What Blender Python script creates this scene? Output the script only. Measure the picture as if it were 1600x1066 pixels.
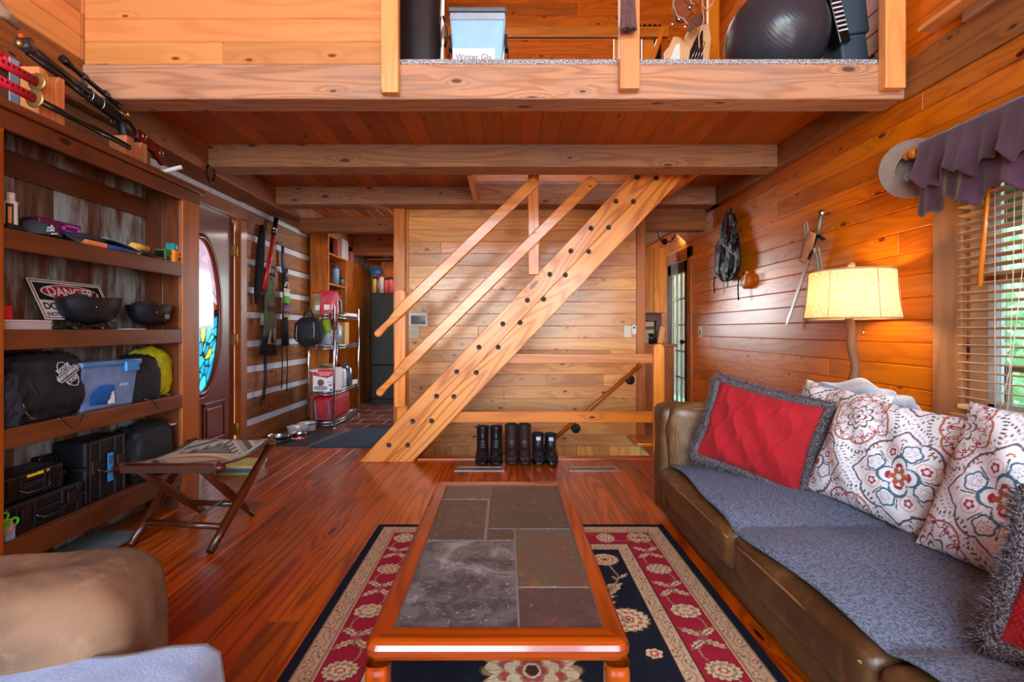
import bpy, bmesh, math, random
import numpy as np
from mathutils import Vector, Matrix, noise
R = math.radians; PI = math.pi
random.seed(7); np.random.seed(7)
SC = bpy.context.scene; COL = SC.collection
for o in list(bpy.data.objects): bpy.data.objects.remove(o)

# ---------------- camera, world, lights, exposure ----------------
H = 1.06; FPX = 780.0
cam = bpy.data.cameras.new('camera'); camo = bpy.data.objects.new('camera', cam); COL.objects.link(camo)
camo.location = (0, 0, H); camo.rotation_euler = (R(90), 0, 0)
cam.sensor_width = 36; cam.lens = 36*FPX/1600; cam.shift_x = 10/1600; cam.shift_y = -18/1600
cam.clip_start = .02; SC.camera = camo
def PX(px, Y): return (px-790)*Y/FPX
def PZ(py, Y): return H-(py-515)*Y/FPX
def YW(px, X): return X*FPX/(px-790)          # depth of a point on a side wall X
w = bpy.data.worlds.new('sky'); SC.world = w; w.use_nodes = True
nt = w.node_tree; nt.nodes.clear()
sky = nt.nodes.new('ShaderNodeTexSky'); sky.sky_type = 'NISHITA'; sky.sun_elevation = R(50); sky.sun_rotation = R(200); sky.sun_disc = False
bg = nt.nodes.new('ShaderNodeBackground'); bg.inputs[1].default_value = 1.8
out = nt.nodes.new('ShaderNodeOutputWorld'); nt.links.new(sky.outputs[0], bg.inputs[0]); nt.links.new(bg.outputs[0], out.inputs[0])
def area(name, loc, tgt, sx, sy, power, col=(1, 1, 1)):
    l = bpy.data.lights.new(name, 'AREA'); l.shape = 'RECTANGLE'; l.size = sx; l.size_y = sy; l.energy = power; l.color = col
    o = bpy.data.objects.new(name, l); COL.objects.link(o); o.location = loc
    o.rotation_euler = (Vector(tgt)-Vector(loc)).to_track_quat('-Z', 'Y').to_euler(); return o
# area lights standing in for daylight of unseen windows behind the camera and in the kitchen
area('daylight_rear_window_low', (-.9, -2.75, 1.5), (-.5, 4, 1.2), 2.2, 1.9, 92, (.86, .94, 1))
area('daylight_rear_window_right', (1.3, -2.75, 1.5), (.4, 4, 1.0), 1.2, 1.9, 36, (.86, .94, 1))
area('daylight_rear_window_high', (0, -2.75, 3.5), (0, 4, 2.4), 3.4, 1.3, 36, (.88, .95, 1))
area('daylight_side_window', (1.9, .2, 1.35), (-2.3, 1.8, .7), 1.6, 1.0, 30, (.86, .94, 1))
area('daylight_kitchen_window', (.1, 7.75, 1.5), (.6, 4, 1.3), .9, .8, 50, (.86, .94, 1))
area('kitchen_fill_light', (-1.2, 6.3, 2.3), (-1.3, 6.0, 0), .5, .5, 16, (1, .9, .78))  # unseen fill light, added to brighten the kitchen passage and log wall
area('loft_fill_light', (.6, 4.75, 3.9), (.6, 2.5, 2.6), 2.0, .8, 12, (1, .98, .95))  # fill light for the loft; the back wall there has no window
sun = bpy.data.lights.new('sun', 'SUN'); sun.energy = 7; sun.angle = R(2); so = bpy.data.objects.new('sun', sun); COL.objects.link(so)
so.rotation_euler = (R(28), R(-35), 0)
SC.view_settings.view_transform = 'Standard'; SC.view_settings.look = 'None'
SC.view_settings.exposure = 0.12; SC.view_settings.gamma = 1; SC.view_settings.use_curve_mapping = False
SC.cycles.use_denoising = True; SC.cycles.max_bounces = 7; SC.cycles.diffuse_bounces = 4; SC.cycles.sample_clamp_indirect = 6
SC.cycles.caustics_reflective = False; SC.cycles.caustics_refractive = False

# ---------------- materials ----------------
def lin(c):
    return tuple((v/255/12.92 if v/255 <= .04045 else ((v/255+.055)/1.055)**2.4) for v in c)
class NB:
    def __init__(s, name):
        s.m = bpy.data.materials.new(name); s.m.use_nodes = True; s.t = s.m.node_tree; s.t.nodes.clear()
        s.o = s.n('ShaderNodeOutputMaterial'); s.b = s.n('ShaderNodeBsdfPrincipled'); s.l(s.b.outputs[0], s.o.inputs[0])
    def n(s, ty, **k):
        x = s.t.nodes.new(ty)
        for a, b in k.items(): setattr(x, a, b)
        return x
    def l(s, a, b): s.t.links.new(a, b)
    def put(s, sock, v):
        if isinstance(v, bpy.types.NodeSocket): s.l(v, sock)
        elif isinstance(v, (tuple, list)) and len(v) == 3 and sock.type == 'RGBA': sock.default_value = (*v, 1)
        else: sock.default_value = v
    def ma(s, op, a, b=0.0, c=None):
        x = s.n('ShaderNodeMath', operation=op); s.put(x.inputs[0], a); s.put(x.inputs[1], b)
        if c is not None: s.put(x.inputs[2], c)
        return x.outputs[0]
    def mix(s, f, a, b, ty='MIX'):
        x = s.n('ShaderNodeMix', data_type='RGBA', blend_type=ty); s.put(x.inputs[0], f); s.put(x.inputs[6], a); s.put(x.inputs[7], b); return x.outputs[2]
    def comb(s, a, b, c=0.0):
        x = s.n('ShaderNodeCombineXYZ'); s.put(x.inputs[0], a); s.put(x.inputs[1], b); s.put(x.inputs[2], c); return x.outputs[0]
    def noise(s, vec, sc, det=2, rough=.5, dist=0.0):
        x = s.n('ShaderNodeTexNoise'); s.l(vec, x.inputs['Vector']); x.inputs['Scale'].default_value = sc; x.inputs['Detail'].default_value = det
        x.inputs['Roughness'].default_value = rough; x.inputs['Distortion'].default_value = dist; return x.outputs[0]
    def ramp(s, v, a, b):
        x = s.n('ShaderNodeMapRange'); x.interpolation_type = 'SMOOTHSTEP'; s.put(x.inputs[0], v); x.inputs[1].default_value = a; x.inputs[2].default_value = b; return x.outputs[0]
    def bump(s, h, strength, dist=.01):
        x = s.n('ShaderNodeBump'); x.inputs['Strength'].default_value = strength; x.inputs['Distance'].default_value = dist; s.l(h, x.inputs['Height']); s.l(x.outputs[0], s.b.inputs['Normal'])
MAT = {}
def mat(name, rgb=(128, 128, 128), rough=.6, metal=0, var=.12, vs=12, bump=.0, bs=60, coat=0, trans=0, ior=1.45, sheen=0, emit=None, es=0, alpha=1, rgb2=None, spec=.5):
    if name in MAT: return MAT[name]
    b = NB(name); c = lin(rgb)
    tc = b.n('ShaderNodeTexCoord').outputs['Object']
    n = b.noise(tc, vs, 3, .6)
    c2 = lin(rgb2) if rgb2 else tuple(x*(1-var*2) for x in c)
    b.put(b.b.inputs['Base Color'], b.mix(b.ramp(n, .3, .7), c, c2))
    b.b.inputs['Roughness'].default_value = rough; b.b.inputs['Metallic'].default_value = metal
    b.b.inputs['Coat Weight'].default_value = coat; b.b.inputs['Coat Roughness'].default_value = .15
    b.b.inputs['Transmission Weight'].default_value = trans; b.b.inputs['IOR'].default_value = ior
    b.b.inputs['Sheen Weight'].default_value = sheen; b.b.inputs['Alpha'].default_value = alpha; b.b.inputs['Specular IOR Level'].default_value = spec
    if emit: b.b.inputs['Emission Color'].default_value = (*lin(emit), 1); b.b.inputs['Emission Strength'].default_value = es
    if bump: b.bump(b.noise(tc, bs, 3, .6), bump, .004)
    MAT[name] = b.m; return b.m
def wood(name, base, dark, knot=(70, 35, 15), ringf=55, ringa=.5, fib=.25, knots=.35, kx=2.2, ky=5.5, kr=.10, rough=.35, coat=.3, var=.25, bump=.15, stain=0, stainc=(90, 70, 60), us=.5, vs=4.0, cr=.12):
    if name in MAT: return MAT[name]
    b = NB(name); uv = b.n('ShaderNodeUVMap').outputs[0]; sp = b.n('ShaderNodeSeparateXYZ'); b.l(uv, sp.inputs[0]); u, v = sp.outputs[0], sp.outputs[1]
    rn = b.n('ShaderNodeAttribute', attribute_name='rnd').outputs['Fac']
    n1 = b.noise(b.comb(b.ma('MULTIPLY', u, us), b.ma('MULTIPLY', v, vs)), 1.0, 2, .45)
    vo = b.n('ShaderNodeTexVoronoi', voronoi_dimensions='2D'); b.l(b.comb(b.ma('MULTIPLY', u, kx), b.ma('MULTIPLY', v, ky)), vo.inputs['Vector']); vo.inputs['Scale'].default_value = 1
    vs_ = b.n('ShaderNodeSeparateColor'); b.l(vo.outputs['Color'], vs_.inputs[0])
    on = b.ma('LESS_THAN', vs_.outputs[0], knots)
    kr_ = b.ma('MULTIPLY', b.ma('ADD', b.ma('MULTIPLY', vs_.outputs[1], .7), .5), kr)
    d = b.ma('DIVIDE', vo.outputs['Distance'], kr_)
    near = b.ma('MULTIPLY', b.ma('EXPONENT', b.ma('MULTIPLY', d, -.55)), on)
    core = b.ma('MULTIPLY', b.ma('SUBTRACT', 1.0, b.ramp(d, .55, 1.15)), on)
    field = b.ma('ADD', n1, b.ma('MULTIPLY', near, .28))
    rings = b.ma('POWER', b.ma('ADD', b.ma('MULTIPLY', b.ma('SINE', b.ma('MULTIPLY', field, ringf)), .5), .5), 1.8)
    fine = b.noise(b.comb(b.ma('MULTIPLY', u, 5), b.ma('MULTIPLY', v, 150)), 1.0, 2, .6)
    blotch = b.noise(b.comb(b.ma('MULTIPLY', u, 2.2), b.ma('MULTIPLY', v, 5)), 1.0, 3, .6)
    f = b.ma('ADD', b.ma('MULTIPLY', rings, ringa), b.ma('MULTIPLY', b.ma('SUBTRACT', fine, .5), fib*2))
    f = b.ma('ADD', f, b.ma('MULTIPLY', b.ma('SUBTRACT', blotch, .5), .55))
    f = b.n('ShaderNodeClamp').inputs[0] and f
    cl = b.n('ShaderNodeClamp'); b.l(f, cl.inputs[0]); f = cl.outputs[0]
    c = b.mix(f, lin(base), lin(dark))
    if stain: c = b.mix(b.ma('MULTIPLY', b.ramp(b.noise(b.comb(b.ma('MULTIPLY', u, 1.6), b.ma('MULTIPLY', v, 7)), 1.0, 4, .65), .42, .66), stain), c, lin(stainc))
    c = b.mix(core, c, lin(knot))
    val = b.ma('ADD', b.ma('MULTIPLY', rn, var*2), 1-var)
    hs = b.n('ShaderNodeHueSaturation'); b.l(c, hs.inputs['Color']); b.l(val, hs.inputs['Value']); b.l(b.ma('ADD', b.ma('MULTIPLY', b.ma('FRACT', b.ma('MULTIPLY', rn, 7.3)), .010), .4905), hs.inputs['Hue']); hs.inputs['Saturation'].default_value = 1.08
    b.l(hs.outputs[0], b.b.inputs['Base Color'])
    b.b.inputs['Roughness'].default_value = rough; b.b.inputs['Coat Weight'].default_value = coat; b.b.inputs['Coat Roughness'].default_value = cr
    hh = b.ma('ADD', b.ma('MULTIPLY', f, .6), b.ma('MULTIPLY', core, -.1)); 
    if bump: b.bump(b.ma('ADD', hh, b.ma('MULTIPLY', blotch, 1.2)), bump, .004)
    MAT[name] = b.m; return b.m
def vcol(name, rough=.8, bump=.0, bs=400, sheen=0, spec=.3, weave=0):
    if name in MAT: return MAT[name]
    b = NB(name); a = b.n('ShaderNodeAttribute', attribute_name='Col').outputs['Color']
    tc = b.n('ShaderNodeTexCoord').outputs['Object']; n = b.noise(tc, bs, 2, .6)
    b.put(b.b.inputs['Base Color'], b.mix(b.ma('MULTIPLY', b.ramp(n, .35, .7), weave), a, (.0, .0, .0), 'MIX'))
    b.b.inputs['Roughness'].default_value = rough; b.b.inputs['Sheen Weight'].default_value = sheen; b.b.inputs['Specular IOR Level'].default_value = spec
    if bump: b.bump(n, bump, .003)
    MAT[name] = b.m; return b.m

# ---------------- mesh builder ----------------
class MB:
    def __init__(s): s.v = []; s.f = []; s.uv = []; s.r = []; s.mi = []; s.T = None; s.sm = []; s.m = 0
    def add(s, vs, fs, uvs=None, rnd=None, smooth=False):
        b = len(s.v); T = s.T
        for p in vs: s.v.append(tuple(T @ Vector(p)) if T is not None else tuple(p))
        rnd = random.random() if rnd is None else rnd
        for i, f in enumerate(fs):
            s.f.append([b+k for k in f]); s.r.append(rnd); s.mi.append(s.m); s.sm.append(smooth)
            s.uv.append(uvs[i] if uvs else [(vs[k][0], vs[k][1]+vs[k][2]) for k in f])
    def box(s, lo, hi, ax=0, rnd=None):
        lo, hi = [min(a, b) for a, b in zip(lo, hi)], [max(a, b) for a, b in zip(lo, hi)]
        vs = [(x, y, z) for x in (lo[0], hi[0]) for y in (lo[1], hi[1]) for z in (lo[2], hi[2])]
        fs = [(0, 1, 3, 2), (4, 6, 7, 5), (0, 4, 5, 1), (2, 3, 7, 6), (0, 2, 6, 4), (1, 5, 7, 3)]; nax = [0, 0, 1, 1, 2, 2]
        ou, ov = random.uniform(0, 50), random.uniform(0, 50); uvs = []
        for f, na in zip(fs, nax):
            if na == ax: o = [a for a in range(3) if a != ax]; uvs.append([(vs[k][o[0]]*.2+ou, vs[k][o[1]]+ov) for k in f])
            else:
                o = [a for a in range(3) if a not in (ax, na)][0]; uvs.append([(vs[k][ax]+ou, vs[k][o]+ov+na*.37) for k in f])
        s.add(vs, fs, uvs, rnd)
    def obox(s, M, size, ax=0):
        T = s.T; s.T = (T @ M) if T is not None else M
        h = [a/2 for a in size]; s.box([-a for a in h], h, ax); s.T = T
    def bar(s, p0, p1, wd, th, up=(0, 0, 1)):
        p0, p1 = Vector(p0), Vector(p1); x = (p1-p0).normalized(); y = Vector(up).cross(x).normalized(); z = x.cross(y)
        M = Matrix((x, y, z)).transposed().to_4x4(); M.translation = (p0+p1)/2; s.obox(M, ((p1-p0).length, wd, th), 0)
    def tube(s, pts, rad, n=10, caps=True, sy=1.0, rnd=None, upv=None, smooth=True):
        pts = [Vector(p) for p in pts]; m = len(pts); rad = rad if isinstance(rad, (list, tuple)) else [rad]*m
        vs = []; L = 0; Ls = []; prev = None
        for i, p in enumerate(pts):
            t = (pts[min(i+1, m-1)]-pts[max(i-1, 0)]).normalized()
            if prev is None:
                a = Vector(upv) if upv else (Vector((0, 0, 1)) if abs(t.z) < .9 else Vector((1, 0, 0)))
                x = (a-t*a.dot(t)).normalized()
            else: x = (prev-t*prev.dot(t)).normalized()
            prev = x; y = t.cross(x)
            if i: L += (p-pts[i-1]).length
            Ls.append(L); rr = rad[i]; ra, rb = (rr if isinstance(rr, tuple) else (rr, rr*sy))
            for k in range(n): a = 2*PI*k/n; vs.append(p+x*ra*math.cos(a)+y*rb*math.sin(a))
        ou, ov = random.uniform(0, 50), random.uniform(0, 50); fs = []; uvs = []
        r0 = rad[0][0] if isinstance(rad[0], tuple) else rad[0]
        for i in range(m-1):
            for k in range(n):
                k2 = (k+1) % n; fs.append((i*n+k, i*n+k2, (i+1)*n+k2, (i+1)*n+k))
                c = 2*PI*max(r0, .004)/n; uvs.append([(ou+Ls[i], ov+k*c), (ou+Ls[i], ov+(k+1)*c), (ou+Ls[i+1], ov+(k+1)*c), (ou+Ls[i+1], ov+k*c)])
        s.add(vs, fs, uvs, rnd, smooth)
        if caps:
            b = len(s.v)-len(vs)
            for f in ([b+k for k in range(n)][::-1], [b+(m-1)*n+k for k in range(n)]):
                s.f.append(f); s.r.append(s.r[-1]); s.mi.append(s.m); s.sm.append(False); s.uv.append([(ou+.01*math.cos(k), ov+.01*math.sin(k)) for k in range(n)])
    def cyl(s, p0, p1, r0, r1=None, n=16, smooth=True): s.tube([p0, p1], [r0, r0 if r1 is None else r1], n, smooth=smooth)
    def lathe(s, prof, c=(0, 0, 0), n=24, M=None):
        T = s.T
        if M is not None: s.T = (T @ M) if T is not None else M
        vs = []; fs = []
        for r, z in prof:
            for k in range(n): a = 2*PI*k/n; vs.append((c[0]+r*math.cos(a), c[1]+r*math.sin(a), c[2]+z))
        for i in range(len(prof)-1):
            for k in range(n): k2 = (k+1) % n; fs.append((i*n+k, i*n+k2, (i+1)*n+k2, (i+1)*n+k))
        s.add(vs, fs, None, None, True); s.T = T
    def grid(s, fn, nu, nv, cu=False, cv=False, su=1, sv=1, smooth=True):
        vs = [fn(i/nu, j/nv) for i in range(nu+(0 if cu else 1)) for j in range(nv+(0 if cv else 1))]
        W = nv+(0 if cv else 1); NU = nu+(0 if cu else 1); fs = []; uvs = []; ou, ov = random.uniform(0, 50), random.uniform(0, 50)
        for i in range(nu):
            for j in range(nv):
                i2 = (i+1) % NU; j2 = (j+1) % W; fs.append((i*W+j, i2*W+j, i2*W+j2, i*W+j2))
                uvs.append([(ou+i/nu*su, ov+j/nv*sv), (ou+(i+1)/nu*su, ov+j/nv*sv), (ou+(i+1)/nu*su, ov+(j+1)/nv*sv), (ou+i/nu*su, ov+(j+1)/nv*sv)])
        s.add(vs, fs, uvs, None, smooth)
    def prism(s, poly, h, M=None, rnd=None):
        T = s.T
        if M is not None: s.T = (T @ M) if T is not None else M
        n = len(poly); vs = [(x, y, 0) for x, y in poly]+[(x, y, h) for x, y in poly]
        fs = [tuple(range(n))[::-1], tuple(range(n, 2*n))]+[(k, (k+1) % n, n+(k+1) % n, n+k) for k in range(n)]
        ou, ov = random.uniform(0, 50), random.uniform(0, 50)
        s.add(vs, fs, [[(vs[k][0]+ou, vs[k][1]+ov+vs[k][2]*.5) for k in f] for f in fs], rnd); s.T = T
    def ball(s, c, r, n=16, pw=1.0, amp=0, fr=4, flat=None, M=None):
        rx, ry, rz = r if isinstance(r, (tuple, list)) else (r, r, r)
        sd = random.uniform(0, 99)
        def sg(x, p): return math.copysign(abs(x)**p, x)
        def fn(a, b):
            th = a*2*PI; ph = (b-.5)*PI; cx = sg(math.cos(th), pw)*sg(math.cos(ph), pw); cy = sg(math.sin(th), pw)*sg(math.cos(ph), pw); cz = sg(math.sin(ph), pw)
            k = 1+(amp*noise.fractal(Vector((cx*fr*.4+sd, cy*fr*.4, cz*fr*.4)), .6, 2.1, 3) if amp else 0)
            z = cz*rz*k
            if flat is not None: z = max(z, -rz*flat)
            p = Vector((cx*rx*k, cy*ry*k, z))
            if M is not None: p = M @ p
            return (c[0]+p.x, c[1]+p.y, c[2]+p.z)
        s.grid(fn, n*2, n, cu=True)
    def build(s, name, m, parent=None, bev=0, seg=2, sub=0, loc=None, local=False, smooth=None, ang=40, props=None, solid=0):
        me = bpy.data.meshes.new(name); V = np.array(s.v, dtype=float)
        if parent is not None:
            org = np.array((0, 0, 0)) if local else np.array(wloc(parent)); ol = (0, 0, 0)
        elif loc is not None: org = np.array(loc); ol = loc
        else:
            lo, hi = V.min(0), V.max(0); org = np.array(((lo[0]+hi[0])/2, (lo[1]+hi[1])/2, lo[2])); ol = tuple(org)
        if local and parent is None: org = np.array((0, 0, 0)); ol = (0, 0, 0)
        V = V-org; me.from_pydata(V.tolist(), [], s.f)
        ul = me.uv_layers.new(name='UVMap'); flat = [c for f in s.uv for q in f for c in q]; ul.data.foreach_set('uv', flat)
        a = me.attributes.new('rnd', 'FLOAT', 'FACE'); a.data.foreach_set('value', s.r)
        me.polygons.foreach_set('use_smooth', [True]*len(s.f) if smooth else ([False]*len(s.f) if smooth is False else s.sm))
        ms = m if isinstance(m, (list, tuple)) else [m]
        for x in ms: me.materials.append(x)
        if len(ms) > 1: me.polygons.foreach_set('material_index', s.mi)
        me.update(); o = bpy.data.objects.new(name, me); COL.objects.link(o); o.location = ol
        if parent is not None: o.parent = parent
        if bev:
            b = o.modifiers.new('bevel', 'BEVEL'); b.width = bev; b.segments = seg; b.limit_method = 'ANGLE'; b.angle_limit = R(ang); b.use_clamp_overlap = True
        if sub: q = o.modifiers.new('subd', 'SUBSURF'); q.levels = q.render_levels = sub
        if solid: q = o.modifiers.new('solid', 'SOLIDIFY'); q.thickness = solid; q.offset = 0
        return o
def wloc(o):
    v = Vector(o.location)
    while o.parent: o = o.parent; v += Vector(o.location)
    return v
def tag(o, label=None, cat=None, group=None, kind=None):
    if label: o['label'] = label
    if cat: o['category'] = cat
    if group: o['group'] = group
    if kind: o['kind'] = kind
    return o
def thing(name, label, cat, loc, group=None, kind=None):
    o = bpy.data.objects.new(name, None); COL.objects.link(o); o.location = loc; o.empty_display_size = .1
    return tag(o, label, cat, group, kind)
def struct(o): o['kind'] = 'structure'; return o
def copy_tree(o, parent=None):
    c = o.copy(); COL.objects.link(c); c.parent = parent
    for ch in [x for x in bpy.data.objects if x.parent == o]: copy_tree(ch, c)
    return c
def FR(o, ex, ey):
    ex = Vector(ex).normalized(); ey = Vector(ey); ey = (ey-ex*ey.dot(ex)).normalized(); ez = ex.cross(ey)
    M = Matrix((ex, ey, ez)).transposed().to_4x4(); M.translation = Vector(o); return M
def text(s, size, M, m, parent=None, name='lettering', ext=.0006, sx=1.0, align='CENTER', bold=0):
    c = bpy.data.curves.new(name, 'FONT'); c.body = s; c.size = size; c.extrude = ext; c.align_x = align; c.align_y = 'CENTER'; c.offset = bold
    c.materials.append(m); f = bpy.data.objects.new('tmp', c); COL.objects.link(f); me = bpy.data.meshes.new_from_object(f); bpy.data.objects.remove(f); bpy.data.curves.remove(c)
    me.name = name; o = bpy.data.objects.new(name, me); COL.objects.link(o)
    M = M.copy(); M = M @ Matrix.Diagonal((sx, 1, 1, 1))
    if parent is not None: M.translation = M.translation-wloc(parent); o.parent = parent
    o.matrix_local = M; return o
def paint(name, nx, ny, pos, colfn, m, parent=None, cu=False, loc=None):
    """dense grid nx x ny; pos(U,V)->(n,3) array; colfn(U,V)->(n,3) linear colours"""
    U, V = np.meshgrid(np.linspace(0, 1, nx+1), np.linspace(0, 1, ny+1), indexing='ij'); U = U.ravel(); V = V.ravel()
    P = pos(U, V); C = colfn(U, V); i, j = np.meshgrid(np.arange(nx), np.arange(ny), indexing='ij'); i = i.ravel(); j = j.ravel(); W = ny+1
    F = np.stack([i*W+j, (i+1)*W+j, (i+1)*W+j+1, i*W+j+1], 1)
    if parent is not None: P = P-np.array(wloc(parent)); ol = (0, 0, 0)
    else: lo, hi = P.min(0), P.max(0); ol = ((lo[0]+hi[0])/2, (lo[1]+hi[1])/2, lo[2]); P = P-np.array(ol)
    me = bpy.data.meshes.new(name); me.vertices.add(len(P)); me.vertices.foreach_set('co', P.ravel())
    me.loops.add(F.size); me.loops.foreach_set('vertex_index', F.ravel().astype(np.int32)); me.polygons.add(len(F))
    me.polygons.foreach_set('loop_start', np.arange(0, F.size, 4, dtype=np.int32)); me.polygons.foreach_set('loop_total', np.full(len(F), 4, dtype=np.int32))
    me.update(calc_edges=True); me.validate()
    a = me.color_attributes.new('Col', 'FLOAT_COLOR', 'POINT'); a.data.foreach_set('color', np.concatenate([C, np.ones((len(C), 1))], 1).ravel())
    me.polygons.foreach_set('use_smooth', [True]*len(F)); me.materials.append(m)
    o = bpy.data.objects.new(name, me); COL.objects.link(o); o.location = ol
    if parent is not None: o.parent = parent
    return o
def planks(mb, al, aw, at, L0, L1, W0, W1, T0, T1, wd, holes=(), lmin=1.6, lmax=3.4, first=None):
    """courses of boards: al length axis, aw course axis, at thickness axis; holes=(l0,l1,w0,w1)"""
    wv = W0 if first is None else first
    while wv < W1-1e-4:
        w2 = min(wv+wd, W1); a0 = max(wv, W0)
        cuts = sorted({a0, w2, *[h for q in holes for h in q[2:4] if a0 < h < w2]})
        ls = [L0]; x = L0+random.uniform(.3, lmax)
        while x < L1-.3: ls.append(x); x += random.uniform(lmin, lmax)
        ls.append(L1)
        for a, b in zip(ls, ls[1:]):
            rn = random.random()
            for c0, c1 in zip(cuts, cuts[1:]):
                if c1-c0 < .002: continue
                segs = [(a, b)]
                for h in holes:
                    if h[2] < c1-1e-4 and h[3] > c0+1e-4:
                        ns = []
                        for p, q in segs:
                            if h[1] <= p or h[0] >= q: ns.append((p, q)); continue
                            if h[0] > p: ns.append((p, h[0]))
                            if h[1] < q: ns.append((h[1], q))
                        segs = ns
                for p, q in segs:
                    lo = [0]*3; hi = [0]*3; lo[al], hi[al] = p, q; lo[aw], hi[aw] = c0, c1; lo[at], hi[at] = T0, T1
                    mb.box(lo, hi, al, rn)
        wv = w2

# wood kinds
W_PINE = wood('pine_boards', (214, 156, 96), (164, 102, 52), knot=(104, 58, 28), ringa=.5, knots=.75, kx=2.8, kr=.07, ringf=75, rough=.38, coat=.35)
W_PINE_R = wood('amber_pine_boards', (208, 124, 50), (156, 80, 24), knot=(100, 48, 18), ringa=.5, knots=.65, kx=2.6, kr=.07, ringf=75, rough=.42, coat=.35, cr=.32, bump=.3)
W_PINE_L = wood('light_pine_boards', (216, 158, 104), (176, 112, 64), knot=(120, 66, 32), ringa=.3, knots=.3, kr=.065, rough=.4, coat=.3)
W_BEAM = wood('rough_sawn_beam', (186, 144, 112), (136, 94, 68), knot=(86, 68, 60), ringa=.55, knots=.3, kx=3, ky=8, kr=.11, rough=.8, coat=0, bump=.7, stain=.5, stainc=(150, 130, 118), vs=6, ringf=90, fib=.45)
W_PLATE = wood('aged_log_timber', (150, 100, 58), (94, 58, 32), knot=(56, 34, 22), ringa=.5, knots=.25, kx=3, ky=8, kr=.11, rough=.7, coat=0, bump=.4, stain=.5, stainc=(112, 84, 60))
W_FLOOR = wood('heart_pine_floor', (182, 92, 26), (112, 42, 8), knot=(60, 20, 6), ringa=.8, ringf=80, knots=.14, kx=1.2, ky=5, kr=.08, rough=.34, coat=.28, var=.3, bump=.06, vs=5, us=.35, cr=.12)
W_CEIL = wood('ceiling_planks', (176, 104, 50), (124, 66, 28), knots=.3, kr=.065, ringa=.3, rough=.5, coat=.1)
W_STAIR = wood('fir_stringer', (220, 152, 86), (168, 94, 42), knot=(96, 58, 38), kr=.06, ringf=120, ringa=.8, knots=.12, kx=1.0, ky=3, rough=.4, coat=.25, vs=3.2, us=.35)
W_RAIL = wood('varnished_pine', (208, 136, 66), (156, 84, 32), knot=(92, 46, 18), knots=.25, kr=.06, rough=.35, coat=.4)
W_SHELF = wood('dark_walnut_stained_wood', (98, 57, 34), (54, 29, 17), knot=(40, 20, 12), ringa=.5, knots=.2, rough=.42, coat=.25, bump=.3, stain=.25, stainc=(120, 70, 40))
W_BARN = wood('weathered_barn_wood', (96, 66, 46), (44, 28, 20), knot=(30, 20, 14), ringa=.6, fib=1.3, knots=.1, rough=.85, coat=0, bump=.8, stain=1.0, stainc=(140, 158, 162), var=.4)
W_STILE = wood('oiled_oak_stile', (160, 92, 46), (108, 56, 24), knot=(50, 22, 10), knots=.15, rough=.45, coat=.25)
W_DOOR = wood('mahogany_door', (116, 56, 28), (74, 30, 14), ringa=.3, knots=0, rough=.4, coat=.3, var=.08)
W_TABLE = wood('cherry_table_frame', (146, 68, 28), (86, 34, 12), ringf=90, ringa=.5, knots=0, rough=.25, coat=.4, var=.12, bump=.03, cr=.06)
W_OLDP = wood('antiqued_pine_cabinet', (192, 118, 50), (126, 64, 20), knot=(60, 28, 10), knots=.35, ringa=.5, rough=.45, coat=.3, stain=.3, stainc=(90, 44, 18), vs=3)
W_TRIMG = wood('greyed_window_casing', (176, 128, 90), (120, 80, 52), knot=(80, 40, 22), knots=.3, rough=.6, coat=0, stain=.4, stainc=(150, 128, 112))
W_DARK = wood('dark_turned_wood', (74, 36, 22), (44, 20, 12), knots=0, rough=.28, coat=.5, var=.1, bump=.05)
W_FRESH = wood('fresh_cut_cedar', (206, 140, 96), (160, 96, 60), ringf=110, ringa=.6, knots=0, rough=.6, coat=0)
M_BLACK = mat('black_matte', (26, 27, 30), .55, var=.2)
M_BLKG = mat('black_gloss', (18, 18, 20), .25, coat=.3)
M_NYLON = mat('black_nylon_cloth', (18, 20, 26), .75, var=.25, bump=.3, bs=25)
M_STEEL = mat('brushed_steel', (190, 192, 196), .25, 1, var=.05)
M_CHROME = mat('chrome_wire', (200, 204, 208), .22, 1, var=.05)
M_WHITE = mat('white_paper', (226, 228, 230), .7, var=.03)
M_CHINK = mat('pale_blue_grey_chinking', (218, 230, 246), .85, var=.1, vs=30, bump=.5, bs=40)
M_INK = mat('black_ink', (20, 20, 24), .6, var=0)
M_BRASS = mat('aged_brass', (176, 140, 80), .35, 1, var=.1)
M_IRON = mat('dark_iron', (34, 30, 28), .5, .6)
# ---------------- room shell ----------------
XR = 2.03; XL = -2.36; YB = 4.88
mb = MB(); planks(mb, 1, 0, 2, -3, 7.9, -2.4, 2.05, -.03, 0, .118, holes=[(4.14, 4.98, -.70, 1.25), (5.0, 8, -2.5, 2.1)])
struct(mb.build('floor', W_FLOOR, bev=.0015, seg=1))
mb = MB(); mb.box((-.72, 4.05, -.005), (1.28, 4.15, .012), 0); mb.box((-.72, 4.06, -.25), (1.28, 4.14, -.005), 0)
struct(mb.build('trim_1', W_FLOOR, bev=.004))
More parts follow.
